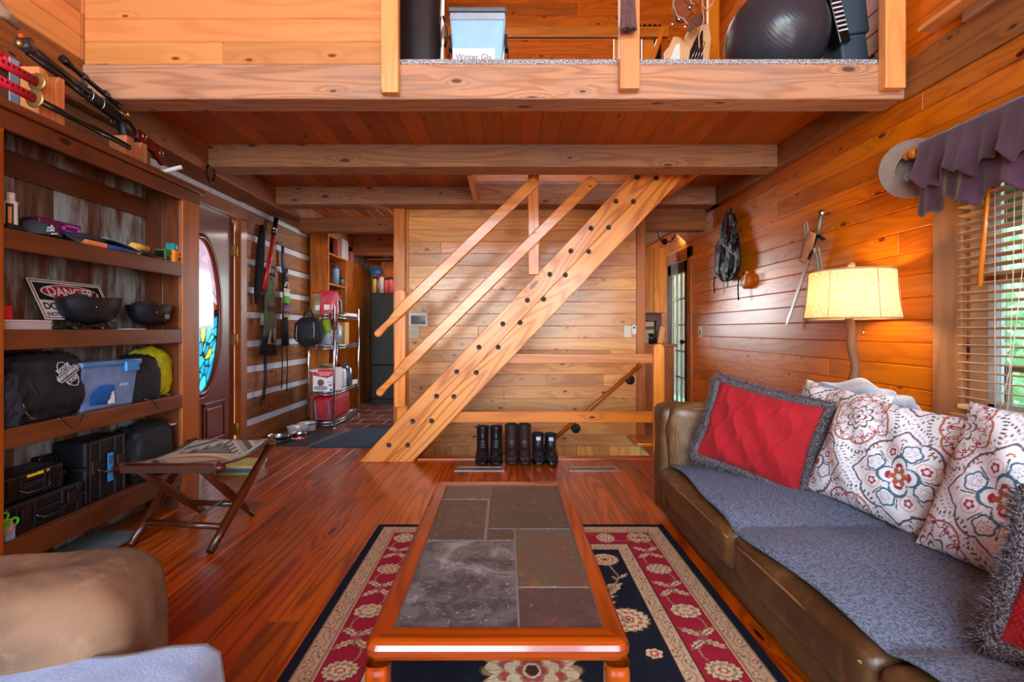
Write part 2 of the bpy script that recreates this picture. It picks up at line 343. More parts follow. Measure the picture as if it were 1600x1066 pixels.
# brick-red tile of the kitchen floor
b = NB('kitchen_tile'); tc = b.n('ShaderNodeTexCoord').outputs['Object']; br = b.n('ShaderNodeTexBrick'); b.l(tc, br.inputs['Vector'])
br.inputs['Scale'].default_value = 1; br.inputs['Brick Width'].default_value = .3; br.inputs['Row Height'].default_value = .3; br.inputs['Mortar Size'].default_value = .006
br.inputs['Color1'].default_value = (*lin((112, 62, 52)), 1); br.inputs['Color2'].default_value = (*lin((84, 50, 46)), 1); br.inputs['Mortar'].default_value = (*lin((190, 160, 140)), 1)
b.l(br.outputs[0], b.b.inputs['Base Color']); b.b.inputs['Roughness'].default_value = .3; b.bump(br.outputs['Fac'], -.3, .003)
mb = MB()
for lo, hi in (((-2.4, 5.0, -.03), (2.05, 8, 0)),): mb.box(lo, hi)
struct(mb.build('floor_kitchen', b.m))
# right wall
mb = MB(); WY0, WY1, WZ0, WZ1 = .9, 2.2, .69, 1.80
planks(mb, 1, 2, 0, -3, 7.9, 0, 4.8, XR, XR+.05, .1135, holes=[(WY0, WY1, WZ0, WZ1), (5.5, 6.24, 0, 1.87)], lmin=3, lmax=5, first=-.03)
struct(mb.build('wall_right', W_PINE_R, bev=.0055, seg=1))
mb = MB(); mb.box((XR-.012, -3, 2.22), (XR, 2.53, 2.415), 1); mb.box((XR-.07, 2.684, 2.23), (XR, 8, 2.40), 1)
struct(mb.build('trim_2', W_PLATE, bev=.006))
# left log wall
cz = [.0, .2, .45, .69, .93, 1.195, 1.43, 1.69, 1.914, 2.185]
mb = MB(); ch = MB(); DH = (3.40, 4.47, 0, 2.09)
for i in range(9):
    z0, z1 = cz[i]+(.028 if i else 0), cz[i+1]-.028
    for a, c in ((-3, 3.40), (4.47, 7.9)):
        mb.box((XL-.16, a, z0), (XL+random.uniform(-.006, .008), c, z1), 1)
        ch.box((XL-.15, a, cz[i+1]-.034), (XL-.010, c, cz[i+1]+.034), 1)
    if z1 > 2.1: mb.box((XL-.16, 3.40, max(z0, 2.09)), (XL, 4.47, z1), 1)
ch.box((XL-.15, 3.40, 2.15), (XL-.022, 4.47, 2.22), 1)
wl = mb.build('wall_left', W_PLATE, bev=.012, seg=2); struct(wl)
# chink surface slightly wavy
struct(ch.build('trim_3', M_CHINK))
mb = MB(); mb.box((XL-.16, -3, 2.205), (-2.15, 7.9, 2.425), 1); mb.box((XL, -3, 1.97), (-2.2, 3.1, 2.2), 1)
struct(mb.build('trim_4', W_PLATE, bev=.01))
mb = MB(); planks(mb, 1, 2, 0, -3, 2.53, 2.43, 4.8, -2.19, -2.15, .117); planks(mb, 1, 2, 0, 2.53, 7.9, 2.43, 4.8, -2.19, -2.15, .117)
struct(mb.build('wall_left_upper', W_PINE_L, bev=.0055, seg=1))
# closet wall above the beam, loft back wall
mb = MB(); planks(mb, 0, 2, 1, -2.15, -.56, 2.41, 4.8, 2.545, 2.60, .117)
planks(mb, 1, 2, 0, 2.6, 5.0, 2.41, 4.8, -.62, -.58, .142)
struct(mb.build('wall_closet', W_PINE_L, bev=.0055, seg=1))
mb = MB(); planks(mb, 0, 2, 1, -2.15, XR, 2.41, 4.8, 5.0, 5.05, .128)
struct(mb.build('wall_loft_back', W_PINE_R, bev=.0055, seg=1))
# partition behind the ladder
mb = MB(); planks(mb, 0, 2, 1, -1.08, 1.36, -.085, 2.4, YB, YB+.05, .118, first=-.085, lmin=2.6, lmax=4)
struct(mb.build('wall_back', W_PINE, bev=.0055, seg=1))
mb = MB(); planks(mb, 2, 0, 1, -1.6, -.085, -1.0, 1.5, YB+.012, YB+.05, .155, lmin=3, lmax=5)
mb.box((-.74, 4.14, -1.6), (-.70, YB+.03, -.03), 2); mb.box((1.25, 4.14, -1.6), (1.29, YB+.03, -.19), 2); mb.box((-.74, 4.10, -1.6), (1.29, 4.14, -.2), 0)
struct(mb.build('wall_stairwell', W_PINE, bev=.003, seg=1))
mb = MB(); mb.box((-.74, 4.1, -1.66), (1.3, YB+.05, -1.6), 0); struct(mb.build('floor_basement', W_FLOOR))
# corner posts and headers of the two openings
mb = MB(); mb.box((-1.085, YB-.05, 0), (-.975, YB+.07, 2.23), 2); mb.box((-.97, YB-.012, -.08), (-.945, YB, 2.23), 2)
struct(mb.build('trim_5', W_RAIL, bev=.004))
mb = MB(); mb.box((1.275, YB-.03, 0), (1.36, YB+.08, 2.23), 2); struct(mb.build('trim_6', W_STILE, bev=.004))
mb = MB(); mb.box((1.36, YB, 2.03), (1.96, YB+.12, 2.23), 0); struct(mb.build('trim_7', W_PLATE, bev=.006))
mb = MB(); mb.box((-2.15, 5.2, 2.08), (-1.085, 5.32, 2.23), 0); mb.box((-2.15, 7.0, 2.10), (-1.0, 7.12, 2.40), 0); struct(mb.build('trim_8', W_PLATE, bev=.006))
# kitchen shell
mb = MB(); planks(mb, 0, 2, 1, -2.4, XR, 0, 2.4, 7.9, 7.95, .13, holes=[(-.35, .55, 1.1, 1.9)]); struct(mb.build('wall_kitchen', W_PINE, bev=.003, seg=1))
mb = MB(); mb.box((-.40, 7.84, 1.05), (.60, 7.9, 1.1), 0); mb.box((-.40, 7.84, 1.9), (.60, 7.9, 1.96), 0); mb.box((-.40, 7.84, 1.05), (-.35, 7.9, 1.95), 2); mb.box((.55, 7.84, 1.05), (.60, 7.9, 1.95), 2)
struct(mb.build('window_2', W_RAIL, bev=.003))
# beams
for (y0, y1, z0, z1, m, nm, lab) in ((2.53, 2.684, 2.23, 2.408, W_BEAM, 'ceiling_beam', 0), (3.60, 3.80, 2.235, 2.40, W_BEAM, 'ceiling_beam', 0), (4.66, 4.86, 2.23, 2.40, W_BEAM, 'ceiling_beam', 0)):
    mb = MB(); x0 = -2.15; n = 24
    yc, zc = (y0+y1)/2, (z0+z1)/2
    mb.box((x0, y0, z0), (XR, y1, z1), 0); struct(mb.build(nm, m, bev=.01, seg=3))
mb = MB(); mb.box((-.45, 3.82, 2.31), (.95, 3.86, 2.40), 0); mb.box((-.3, 3.86, 2.25), (-.26, 4.66, 2.41), 1); mb.box((1.45, 3.86, 2.25), (1.49, 4.66, 2.41), 1)
struct(mb.build('trim_9', W_RAIL, bev=.003))
mb = MB(); planks(mb, 1, 0, 2, 2.64, 7.9, -2.2, XR, 2.395, 2.415, .128, holes=[(3.86, 4.66, -.27, 1.46)], lmin=3, lmax=5)
struct(mb.build('ceiling', W_CEIL, bev=.003, seg=1))
# great-room roof, rear wall with its big windows
mb = MB(); planks(mb, 1, 0, 2, -3, 5.0, -2.2, 2.1, 4.8, 4.84, .14); struct(mb.build('ceiling_great_room', W_PINE_L, bev=.003, seg=1))
mb = MB(); planks(mb, 0, 2, 1, -2.4, 2.1, 0, 4.8, -3.05, -3.0, .13, holes=[(-2.0, .2, .55, 2.45), (.7, 1.9, .55, 2.45), (-1.7, 1.7, 2.85, 4.15)]); struct(mb.build('wall_rear', W_PINE_R, bev=.003, seg=1))
def fur_mat(name, c1, c2, sc=260):
    b = NB(name); tc = b.n('ShaderNodeTexCoord').outputs['Object']; n = b.noise(tc, sc, 2, .7)
    x = b.mix(b.ramp(n, .38, .62), lin(c1), lin(c2)); b.l(x, b.b.inputs['Base Color']); b.b.inputs['Roughness'].default_value = .95; b.b.inputs['Specular IOR Level'].default_value = .1
    b.bump(n, .8, .006); MAT[name] = b.m; return b.m
M_CARPET = fur_mat('speckled_grey_carpet', (92, 92, 98), (206, 204, 206), 160)
mb = MB()
def nub(u, v): x = -.56+u*2.53; a = v*PI/2; return (x, 2.545-.012*math.sin(a)*1.2+random.uniform(-.002, .002), 2.41+.028*(1-v)+random.uniform(-.002, .002)) 
mb.box((-.56, 2.535, 2.408), (1.96, 3.86, 2.437)); mb.box((-.56, 3.86, 2.416), (-.3, 4.66, 2.437)); mb.box((1.49, 3.86, 2.416), (1.96, 4.66, 2.437)); mb.box((-.56, 4.66, 2.416), (1.96, 5, 2.437))
struct(mb.build('floor_loft_carpet', M_CARPET, bev=.01, seg=3))

# ---------------- entry door (left wall) ----------------
d = thing('door_1', 'entry door', None, (XL, 3.93, 0), kind='structure'); del d['label']
mb = MB(); mb.T = None
Y0, Y1, ZT = 3.46, 4.42, 2.03; OY, OZ, OA, OB = 3.92, 1.17, .255, .605
# slab with an oval hole: ring of quads from oval to rectangle
def slab_ring(mb, x0, x1):
    n = 64; inn = [(OY+OA*math.cos(2*PI*k/n), OZ+OB*math.sin(2*PI*k/n)) for k in range(n)]; out_ = []
    for k in range(n):
        c, s_ = math.cos(2*PI*k/n), math.sin(2*PI*k/n); t = min((( (Y1-OY) if c > 0 else (OY-Y0))/max(abs(c), 1e-6)), ((ZT-OZ) if s_ > 0 else (OZ-.0))/max(abs(s_), 1e-6)); out_.append((OY+t*c, OZ+t*s_))
    vs = [(x1, y, z) for y, z in inn]+[(x1, y, z) for y, z in out_]+[(x0, y, z) for y, z in inn]
    fs = [(k, (k+1) % n, n+(k+1) % n, n+k) for k in range(n)]+[(k, 2*n+k, 2*n+(k+1) % n, (k+1) % n) for k in range(n)]
    mb.add(vs, fs, [[(vs[i][2], vs[i][1]) for i in f] for f in fs])
slab_ring(mb, XL-.06, XL-.045)
mb.box((XL-.05, Y1-.001, 0), (XL-.06, Y1, ZT), 2)
mb.build('door_slab', W_DOOR, d)
mb = MB(); n = 64
for rr, xx, th in ((1.0, XL-.045, .022), (1.12, XL-.043, .010)):
    pts = [(xx+.006, OY+(OA+.012)*rr*math.cos(2*PI*k/n), OZ+(OB+.014)*(1+(rr-1)*.5)*math.sin(2*PI*k/n)) for k in range(n+1)]
    mb.tube(pts, th, 8, False)
mb.build('oval_moulding', W_DOOR, d)
mb = MB()
for a, c in ((3.56, 3.86), (3.96, 4.28)):
    for q in ((a, .14, c, .165), (a, .44, c, .465)): mb.box((XL-.047, q[0], q[1]), (XL-.035, q[2], q[3]), 1)
    for q in (a, c-.022): mb.box((XL-.047, q, .14), (XL-.035, q+.022, .465), 2)
    mb.box((XL-.047, a+.05, .19), (XL-.036, c-.05, .415), 2)
for y in (3.475, 4.355): mb.box((XL-.046, y, .02), (XL-.041, y+.05, 2.0), 2)
mb.build('raised_panel', W_DOOR, d, bev=.005)
# stained glass, painted as a leaded pattern on a grid of glass
def glass_col(U, V):
    y = (U-.5)*2; z = (V-.5)*2; C = np.zeros((len(U), 3)); C[:] = lin((196, 160, 160))
    rs = np.random.RandomState(3); N = 90
    p = rs.uniform(-1, 1, (N, 2)); p[:, 0] *= 1.0
    D = np.sqrt(((y[:, None]-p[None, :, 0])*.42)**2+((z[:, None]-p[None, :, 1]))**2); o = np.argsort(D, 1)[:, :2]; i = o[:, 0]; ar = np.arange(len(U)); e = D[ar, o[:, 1]]-D[ar, i]
    pal = {}
    for k in range(N):
        zz = p[k, 1]; yy = p[k, 0]
        if zz > .45-.15*yy: c = (205, 170, 172) if rs.rand() < .6 else (182, 150, 160)
        elif zz > .1: c = [(196, 208, 150), (170, 200, 110), (208, 190, 120), (150, 180, 90)][rs.randint(4)]
        elif zz > -.05: c = [(120, 190, 110), (196, 170, 60), (150, 60, 40), (90, 190, 150)][rs.randint(4)]
        else: c = [(40, 190, 206), (70, 206, 214), (30, 160, 190), (90, 200, 190), (200, 190, 60)][rs.randint(5) if rs.rand() < .4 else rs.randint(3)]
        pal[k] = lin(c)
    C = np.array([pal[k] for k in i]); top = (z > .45-.15*y)
    C[(e < .018) & ~top] = lin((24, 24, 22)); C[np.abs(z-.45+.15*y+.06*np.sin(6*y)) < .012] = lin((24, 24, 22))
    return C
def glass_pos(U, V):
    y = (U-.5)*2; z = (V-.5)*2; k = np.sqrt(np.maximum(1-y**2/2*1, 0)); k2 = np.sqrt(np.maximum(1-z**2/2, 0))
    return np.stack([np.full(len(U), XL-.052), OY+OA*1.01*y*k2, OZ+OB*1.01*z*k], 1)
b = NB('leaded_stained_glass'); a = b.n('ShaderNodeAttribute', attribute_name='Col').outputs['Color']; b.l(a, b.b.inputs['Base Color']); b.b.inputs['Roughness'].default_value = .15
b.b.inputs['Transmission Weight'].default_value = .0; tr = b.n('ShaderNodeBsdfTranslucent'); b.l(a, tr.inputs[0]); mx = b.n('ShaderNodeMixShader'); mx.inputs[0].default_value = .28; b.l(b.b.outputs[0], mx.inputs[1]); b.l(tr.outputs[0], mx.inputs[2]); b.l(mx.outputs[0], b.o.inputs[0])
g = paint('stained_glass', 70, 160, glass_pos, glass_col, b.m, d)
for z in (.18, .97, 1.76):
    mb = MB(); mb.box((XL-.045, 4.395, z-.05), (XL-.02, 4.44, z+.05)); mb.cyl((XL-.018, 4.43, z-.052), (XL-.018, 4.43, z+.052), .009)
    mb.build('hinge', M_BRASS, d, bev=.002)
mb = MB(); mb.box((XL-.16, 3.36, 0), (XL+.015, 3.45, 2.14), 2); mb.box((XL-.16, 4.425, 0), (XL+.015, 4.53, 2.05), 2); mb.box((XL-.16, 3.36, 2.035), (XL+.015, 4.53, 2.15), 1)
mb.build('door_casing', W_STILE, d, bev=.004)
# ---------------- glazed kitchen door (right wall) ----------------
d = thing('door_2', None, None, (XR, 5.9, 0), kind='structure')
mb = MB(); YA, YZ = 5.54, 6.2; fr = []
mb.box((XR-.01, YA, 0), (XR+.03, YA+.1, 1.84), 2); mb.box((XR-.01, YZ-.1, 0), (XR+.03, YZ, 1.84), 2); mb.box((XR-.01, YA, 1.72), (XR+.03, YZ, 1.84), 1); mb.box((XR-.01, YA, 0), (XR+.03, YZ, .2), 1)
mb.build('door_frame', mat('dark_brown_paint', (58, 40, 32), .4), d, bev=.003)
mb = MB()
for k in range(1, 3): y = YA+.1+(YZ-YA-.2)*k/3; mb.box((XR+.0, y-.01, .2), (XR+.025, y+.01, 1.72), 2)
for k in range(0, 6): z = .2+1.52*k/5; mb.box((XR+.0, YA+.1, z-.01), (XR+.025, YZ-.1, z+.01), 1)
mb.box((XR+0, YA+.1, .2), (XR+.025, YA+.118, 1.72), 2); mb.box((XR+0, YZ-.118, .2), (XR+.025, YZ-.1, 1.72), 2)
mb.build('muntins', mat('cream_paint', (214, 214, 178), .5), d, bev=.002)
M_GLASS = mat('window_glass', (235, 245, 242), .03, trans=1, var=0, ior=1.1)
mb = MB(); mb.box((XR+.010, YA+.1, .2), (XR+.014, YZ-.1, 1.72)); mb.build('pane', M_GLASS, d)
mb = MB(); mb.cyl((XR-.01, YA+.05, .92), (XR-.04, YA+.05, .92), .012); mb.ball((XR-.055, YA+.05, .92), .026, 10); mb.build('door_knob', M_IRON, d)
mb = MB(); mb.box((XR-.02, YA-.12, 0), (XR+.03, YA-.005, 1.97), 2); mb.box((XR-.02, YZ+.005, 0), (XR+.03, YZ+.1, 1.97), 2); mb.box((XR-.02, YA-.12, 1.85), (XR+.03, YZ+.1, 1.97), 1)
mb.build('door_casing', W_STILE, d, bev=.003)

mb = MB(); mb.box((2.75, 4.2, 0), (2.8, 8.4, 2.5)); mb.box((2.0, 8.35, 0), (2.8, 8.4, 2.5)); struct(mb.build('wall_sunroom', mat('cream_sunroom_wall', (222, 226, 206), .8)))
area('sunroom_daylight', (2.4, 6.2, 2.4), (2.7, 7.0, .8), .5, 1.5, 26, (.9, 1, .95))
# ---------------- window on the right wall ----------------
d = thing('window_1', None, None, (XR, 1.55, WZ0), kind='structure')
mb = MB(); mb.box((XR-.022, WY1, .45), (XR+.0, WY1+.15, 1.9), 2); mb.box((XR-.022, WY0-.15, .45), (XR, WY0, 1.9), 2); mb.box((XR-.022, WY0-.15, 1.80), (XR, WY1+.15, 1.92), 1)
mb.build('window_casing', W_TRIMG, d, bev=.004)
mb = MB(); mb.box((XR-.05, WY0-.05, WZ0-.04), (XR+.12, WY1+.03, WZ0), 1); mb.build('window_sill', W_TRIMG, d, bev=.004)
mb = MB(); mb.box((XR, WY1-.02, WZ0), (XR+.12, WY1, WZ1), 2); mb.box((XR, WY0, WZ0), (XR+.12, WY0+.02, WZ1), 2); mb.box((XR, WY0, WZ1-.02), (XR+.12, WY1, WZ1), 1)
mb.build('window_jamb', W_TRIMG, d, bev=.003)
mb = MB(); wf = mat('white_sash', (206, 214, 218), .5)
for y in (WY1-.06, WY0+.02): mb.box((XR+.075, y, WZ0), (XR+.11, y+.04, WZ1), 2)
mb.box((XR+.075, WY0+.02, WZ0), (XR+.11, WY1-.02, WZ0+.05), 1); mb.box((XR+.075, WY0+.02, WZ1-.05), (XR+.11, WY1-.02, WZ1), 1)
mb.build('window_sash', wf, d, bev=.003)
mb = MB(); mb.box((XR+.06, WY0+.02, 1.255), (XR+.115, WY1-.02, 1.30), 1); mb.build('meeting_rail', W_DOOR, d, bev=.003)
mb = MB(); mb.box((XR+.09, WY0+.03, WZ0+.03), (XR+.094, WY1-.03, WZ1-.03)); mb.build('pane', M_GLASS, d)
# blinds
bl = thing('venetian_blinds', 'tan wooden slatted blinds hanging in the window beside the sofa', 'blinds', (XR-.02, 1.55, 1.78))
W_SLAT = wood('tan_blind_slat', (236, 196, 148), (214, 166, 118), knots=0, ringa=.2, rough=.4, coat=.2, var=.05)
zz = 1.74; k = 0
while zz > .76:
    mb = MB(); T = Matrix.Translation((XR-.026, 1.555, zz)) @ Matrix.Rotation(R(12), 4, 'Y'); mb.obox(T, (.044, 1.27, .0028), 1); o = mb.build('slat', W_SLAT, bl); zz -= .0375; k += 1
mb = MB(); mb.box((XR-.05, .92, .715), (XR-.004, 2.19, .735), 1); mb.build('bottom_rail', W_SLAT, bl, bev=.003)
mb = MB(); mb.box((XR-.055, .92, 1.755), (XR-.002, 2.19, 1.795), 1); mb.build('head_rail', W_SLAT, bl, bev=.003)
mc = mat('blind_cord', (220, 210, 190), .8)
for y in (2.02, 1.62, 1.2):
    mb = MB(); mb.cyl((XR-.05, y, .72), (XR-.05, y, 1.76), .0014, n=5); mb.cyl((XR-.003, y, .72), (XR-.003, y, 1.76), .0014, n=5); mb.build('ladder_cord', mc, bl)
mb = MB(); mb.tube([(XR-.06, 1.93, 1.75), (XR-.062, 1.935, 1.3), (XR-.062, 1.95, .9), (XR-.06, 1.99, .74)], .0016, 5); mb.tube([(XR-.06, 1.90, 1.75), (XR-.062, 1.90, 1.3), (XR-.062, 1.94, .95), (XR-.06, 1.96, .74)], .0016, 5); mb.build('pull_cord', mc, bl)
mb = MB(); mb.tube([(XR-.065, 2.02, 1.74), (XR-.07, 2.065, 1.24)], [.006, .009], 8); mb.build('tilt_wand', W_RAIL, bl)
# valance on its rod
va = thing('window_valance', 'purple velvet two-tier ruffled valance on a rod above the window', 'valance', (1.93, 1.6, 1.92))
M_VELV = mat('plum_velvet', (76, 44, 66), .85, var=.15, sheen=.25, vs=6, rgb2=(54, 30, 48))
def ruffle(y0, y1, zt, zb, x, amp, nw, ph, flare):
    def fn(a, b_):
        y = y0+(y1-y0)*a; d_ = b_; w_ = math.sin(a*nw*2*PI+ph+.8*math.sin(a*17+ph)); w2 = math.sin(a*nw*4.7*PI+ph*2)
        zl = zb+.025*math.sin(a*nw*2*PI+ph+1.2)*d_+ .015*w2
        return (x-amp*(.15+d_)*(w_+.4*w2)-flare*d_, y+.006*w2*d_, zt+(zl-zt)*d_)
    return fn
mb = MB(); mb.grid(ruffle(2.33, .8, 1.935, 1.72, 1.935, .010, 8, 0, .05), 300, 16, su=1.5, sv=.2); mb.build('upper_ruffle', M_VELV, va, solid=.004)
mb = MB(); mb.grid(ruffle(2.31, .8, 1.78, 1.60, 1.925, .013, 7, 2, .02), 300, 14, su=1.5, sv=.2); mb.build('lower_ruffle', M_VELV, va, solid=.004)
def back(a, b_): return (1.945+.012*math.sin(a*90), 2.32-1.52*a, 1.94-.2*b_)
mb = MB(); mb.grid(back, 200, 3); mb.build('rod_pocket', M_VELV, va, solid=.003)
mb = MB(); mb.cyl((1.95, 2.36, 1.90), (1.95, .8, 1.90), .016); mb.build('curtain_rod', W_RAIL, va)
mb = MB(); mb.ball((1.95, 2.385, 1.90), (.026, .026, .026), 10); mb.ball((1.95, 2.42, 1.90), (.02, .02, .02), 10); mb.cyl((1.95, 2.33, 1.9), (1.95, 2.42, 1.9), .012); mb.build('finial', W_RAIL, va)
mb = MB(); mb.box((1.94, 2.30, 1.885), (XR, 2.32, 1.91)); mb.build('bracket', W_RAIL, va)
# porch and trees outside
mp = wood('porch_timber', (128, 104, 88), (90, 70, 58), knots=.1, rough=.8, coat=0)
mb = MB(); planks(mb, 1, 0, 2, -1, 6, 2.2, 3.9, -.2, -.16, .14); mb.build('porch_deck', mp); struct(bpy.data.objects['porch_deck'])
pr = thing('porch_railing', 'weathered porch railing with square balusters seen through the blinds', 'railing', (3.85, 2, -.16))
mb = MB(); mb.box((3.82, -1, .74), (3.9, 6, .79), 1); mb.box((3.84, -1, -.08), (3.88, 6, -.02), 1); mb.build('rail', mp, pr)
for k in range(36):
    mb = MB(); y = -.6+k*.17; mb.box((3.84, y, -.02), (3.88, y+.045, .74), 2); mb.build('baluster', mp, pr)
for y in (.2, 2.95):
    mb = MB(); mb.box((3.80, y, -.16), (3.92, y+.12, 2.3), 2); mb.build('post', mp, pr)
mb = MB(); 
mb.add([(2.1, -1.2, 2.75), (4.4, -1.2, 1.95), (4.4, 6.2, 1.95), (2.1, 6.2, 2.75), (2.1, -1.2, 2.8), (4.4, -1.2, 2.0), (4.4, 6.2, 2.0), (2.1, 6.2, 2.8)], [(0, 1, 2, 3), (4, 7, 6, 5), (0, 4, 5, 1), (3, 2, 6, 7), (1, 5, 6, 2)])
struct(mb.build('roof_porch', mat('dark_roof_boards', (96, 86, 80), .8)))
M_LEAF = mat('spring_leaves', (222, 238, 216), .5, var=.3, vs=2, rgb2=(160, 206, 164)); 
tb = M_LEAF.node_tree; pb = [n for n in tb.nodes if n.type == 'BSDF_PRINCIPLED'][0]; pb.inputs['Transmission Weight'].default_value = 0
tr = tb.nodes.new('ShaderNodeBsdfTranslucent'); tr.inputs[0].default_value = (*lin((216, 240, 206)), 1); mx = tb.nodes.new('ShaderNodeMixShader'); mx.inputs[0].default_value = .5
oo = [n for n in tb.nodes if n.type == 'OUTPUT_MATERIAL'][0]; tb.links.new(pb.outputs[0], mx.inputs[1]); tb.links.new(tr.outputs[0], mx.inputs[2]); tb.links.new(mx.outputs[0], oo.inputs[0])
def tree(x, y, h, r, lab, n=2600):
    t = thing('broadleaf_tree', lab, 'tree', (x, y, -2.5), 'trees beyond the porch')
    mb = MB(); mb.tube([(x, y, -2.5), (x+.1, y, 0), (x-.1, y+.1, h*.6)], [.22, .16, .06], 8); mb.build('trunk', mp, t)
    mb = MB(); rs = np.random.RandomState(int(x*10+y*7) & 1023)
    for k in range(n):
        p = rs.normal(0, .5, 3); p = p/np.linalg.norm(p)*(rs.rand()**.4); c = np.array((x, y, h*.35))+p*np.array((r, r, h*.65)); a = rs.normal(0, 1, 3); a /= np.linalg.norm(a); b_ = np.cross(a, rs.normal(0, 1, 3)); b_ /= np.linalg.norm(b_); s_ = rs.uniform(.09, .2)
        mb.add([c-a*s_, c+b_*s_*.5, c+a*s_, c-b_*s_*.5], [(0, 1, 2, 3)])
    mb.build('foliage', M_LEAF, t)
tree(6.5, 5.6, 4.6, 2.0, 'bright green leafy tree beyond the porch railing, nearest the blinds', 5000)
tree(10.5, 10.5, 6.0, 3.0, 'tall bright green tree standing farther off behind the porch railing', 5000)
tree(8.5, 2.0, 4.5, 2.0, 'leafy green tree close beyond the porch at the frame edge', 3000)
mb = MB(); mb.box((2.1, -20, -2.6), (40, 40, -2.5)); struct(mb.build('ground', mat('grass_ground', (80, 120, 60), .9)))
# ---------------- ladder stair ----------------
st = thing('ladder_stair', 'steep open wooden ladder stair with bolted stringers rising to the loft', 'stairs', (-.9, 4.3, 0))
SL = 1.052
def stringer(y0, y1):
    mb = MB(); ang = math.atan(SL); L = 2.42/math.sin(ang); wdt = .435*math.sin(ang)
    # parallelogram board built in two laminations so the glue line shows
    for a, b_ in ((0, .5), (.5, 1)):
        x0 = -1.177+.435*a; x1 = -1.177+.435*b_
        poly = [(x0, 0), (x1, 0), (x1+2.42/SL, 2.42), (x0+2.42/SL, 2.42)]
        vs = [(x, y, z) for y in (y0, y1) for x, z in poly]; ou, ov = random.uniform(0, 9), random.uniform(0, 9)
        cu, su_ = math.cos(ang), math.sin(ang)
        uv = lambda k: (vs[k][0]*cu+vs[k][2]*su_+ou, -vs[k][0]*su_+vs[k][2]*cu+ov+vs[k][1])
        fs = [(0, 1, 2, 3), (7, 6, 5, 4), (0, 4, 5, 1), (1, 5, 6, 2), (2, 6, 7, 3), (3, 7, 4, 0)]
        mb.add(vs, fs, [[uv(k) for k in f] for f in fs], .6+.1*a)
    return mb.build('stringer', W_STAIR, st, bev=.004)
stringer(3.99, 4.06); stringer(4.55, 4.62)
BZ = [(106, 968), (171, 968), (188, 885), (254, 884), (271, 798), (331, 799), (341, 713), (409, 716), (418, 628), (485, 628), (501, 547), (561, 543), (586, 465), (642, 461), (664, 375), (718, 377), (737, 294), (799, 296), (807, 215), (868, 212), (893, 121), (954, 122), (967, 38), (1033, 40)]
M_PLUG = mat('dark_bolt', (74, 58, 48), .5, .4)
for i in range(0, 24, 2):
    zz = PZ(260+(BZ[i][1]+BZ[i+1][1])/2*.4502, 3.99); xm = PX(560+(BZ[i][0]+BZ[i+1][0])/2*.4505, 3.99)
    if i < 22:
        mb = MB(); mb.box((xm-.15, 4.06, zz-.02), (xm+.10, 4.55, zz+.02), 1); mb.build('tread', W_STAIR, st, bev=.006)
    for q in (0, 1):
        x = PX(560+BZ[i+q][0]*.4505, 3.99); z = PZ(260+BZ[i+q][1]*.4502, 3.99)
        mb = MB(); mb.lathe([(.0, .0), (.019, .0), (.021, .002), (.021, -.004)], n=14, M=FR((x, 3.9895, z), (1, 0, 0), (0, 0, 1))); mb.lathe([(0, .004), (.009, .003), (.0095, 0)], n=8, M=FR((x, 3.9895, z), (1, 0, 0), (0, 0, 1))); mb.build('bolt', M_PLUG, st)
def rail(pts, y0, y1):
    mb = MB(); M = FR((0, y1, 0), (1, 0, 0), (0, 0, 1)); mb.prism(pts, y1-y0, M); return mb.build('handrail', W_RAIL, st, bev=.008, seg=3)
def railpoly(x0, y0, x1, y1, Y, wd):
    a = Vector((PX(x0, Y), PZ(y0, Y))); b_ = Vector((PX(x1, Y), PZ(y1, Y))); t = (b_-a).normalized(); nn = Vector((-t.y, t.x)); h = wd/2
    P = []
    def q(s, o): v = a+t*s+nn*o; P.append((v.x, v.y))
    # lower handle: rounded tip, narrow neck swelling into the rail
    L = (b_-a).length
    for s, o in ((L, -h), (.42, -h), (.30, -h*.98), (.20, -h*.62), (.12, -h*.42), (.05, -h*.55)): q(s, o+(-.012 if s < .3 else 0))
    for k in range(9): an = -PI/2-PI*k/8; q(.03+.03*math.cos(an), -.01+.031*math.sin(an))
    for s, o in ((.08, h*.45), (.16, h*.42), (.24, h*.72), (.34, h*1.0), (L, h)): q(s, o)
    return P
rail(railpoly(585, 524, 838, 281, 3.95, .088), 3.94, 3.98)
rail(railpoly(588, 616, 928, 281, 3.95, .088), 3.94, 3.98)
mb = MB(); mb.box((PX(825, 4.0), 3.972, PZ(430, 4.0)), (PX(842, 4.0), 4.012, 2.40), 2); mb.build('baluster', W_RAIL, st, bev=.004)
mb = MB(); x0, x1 = PX(617, 4.0), PX(634, 4.0); r_ = (x1-x0)/2; zt = PZ(452, 4.0)-r_
poly = [(x0, 0), (x1, 0), (x1, zt)]+[((x0+x1)/2+r_*math.cos(PI*k/10), zt+r_*math.sin(PI*k/10)) for k in range(1, 10)]+[(x0, zt)]
mb.prism(poly, .035, FR((0, 4.10, 0), (1, 0, 0), (0, 0, 1))); poly[0] = (x0, .44); poly[1] = (x1, .44); mb.prism(poly, .085, FR((0, 4.0655, 0), (1, 0, 0), (0, 0, 1)))
for i in range(len(mb.uv)): mb.uv[i] = [(v, u) for u, v in mb.uv[i]]
mb.build('newel_post', W_RAIL, st, bev=.005)
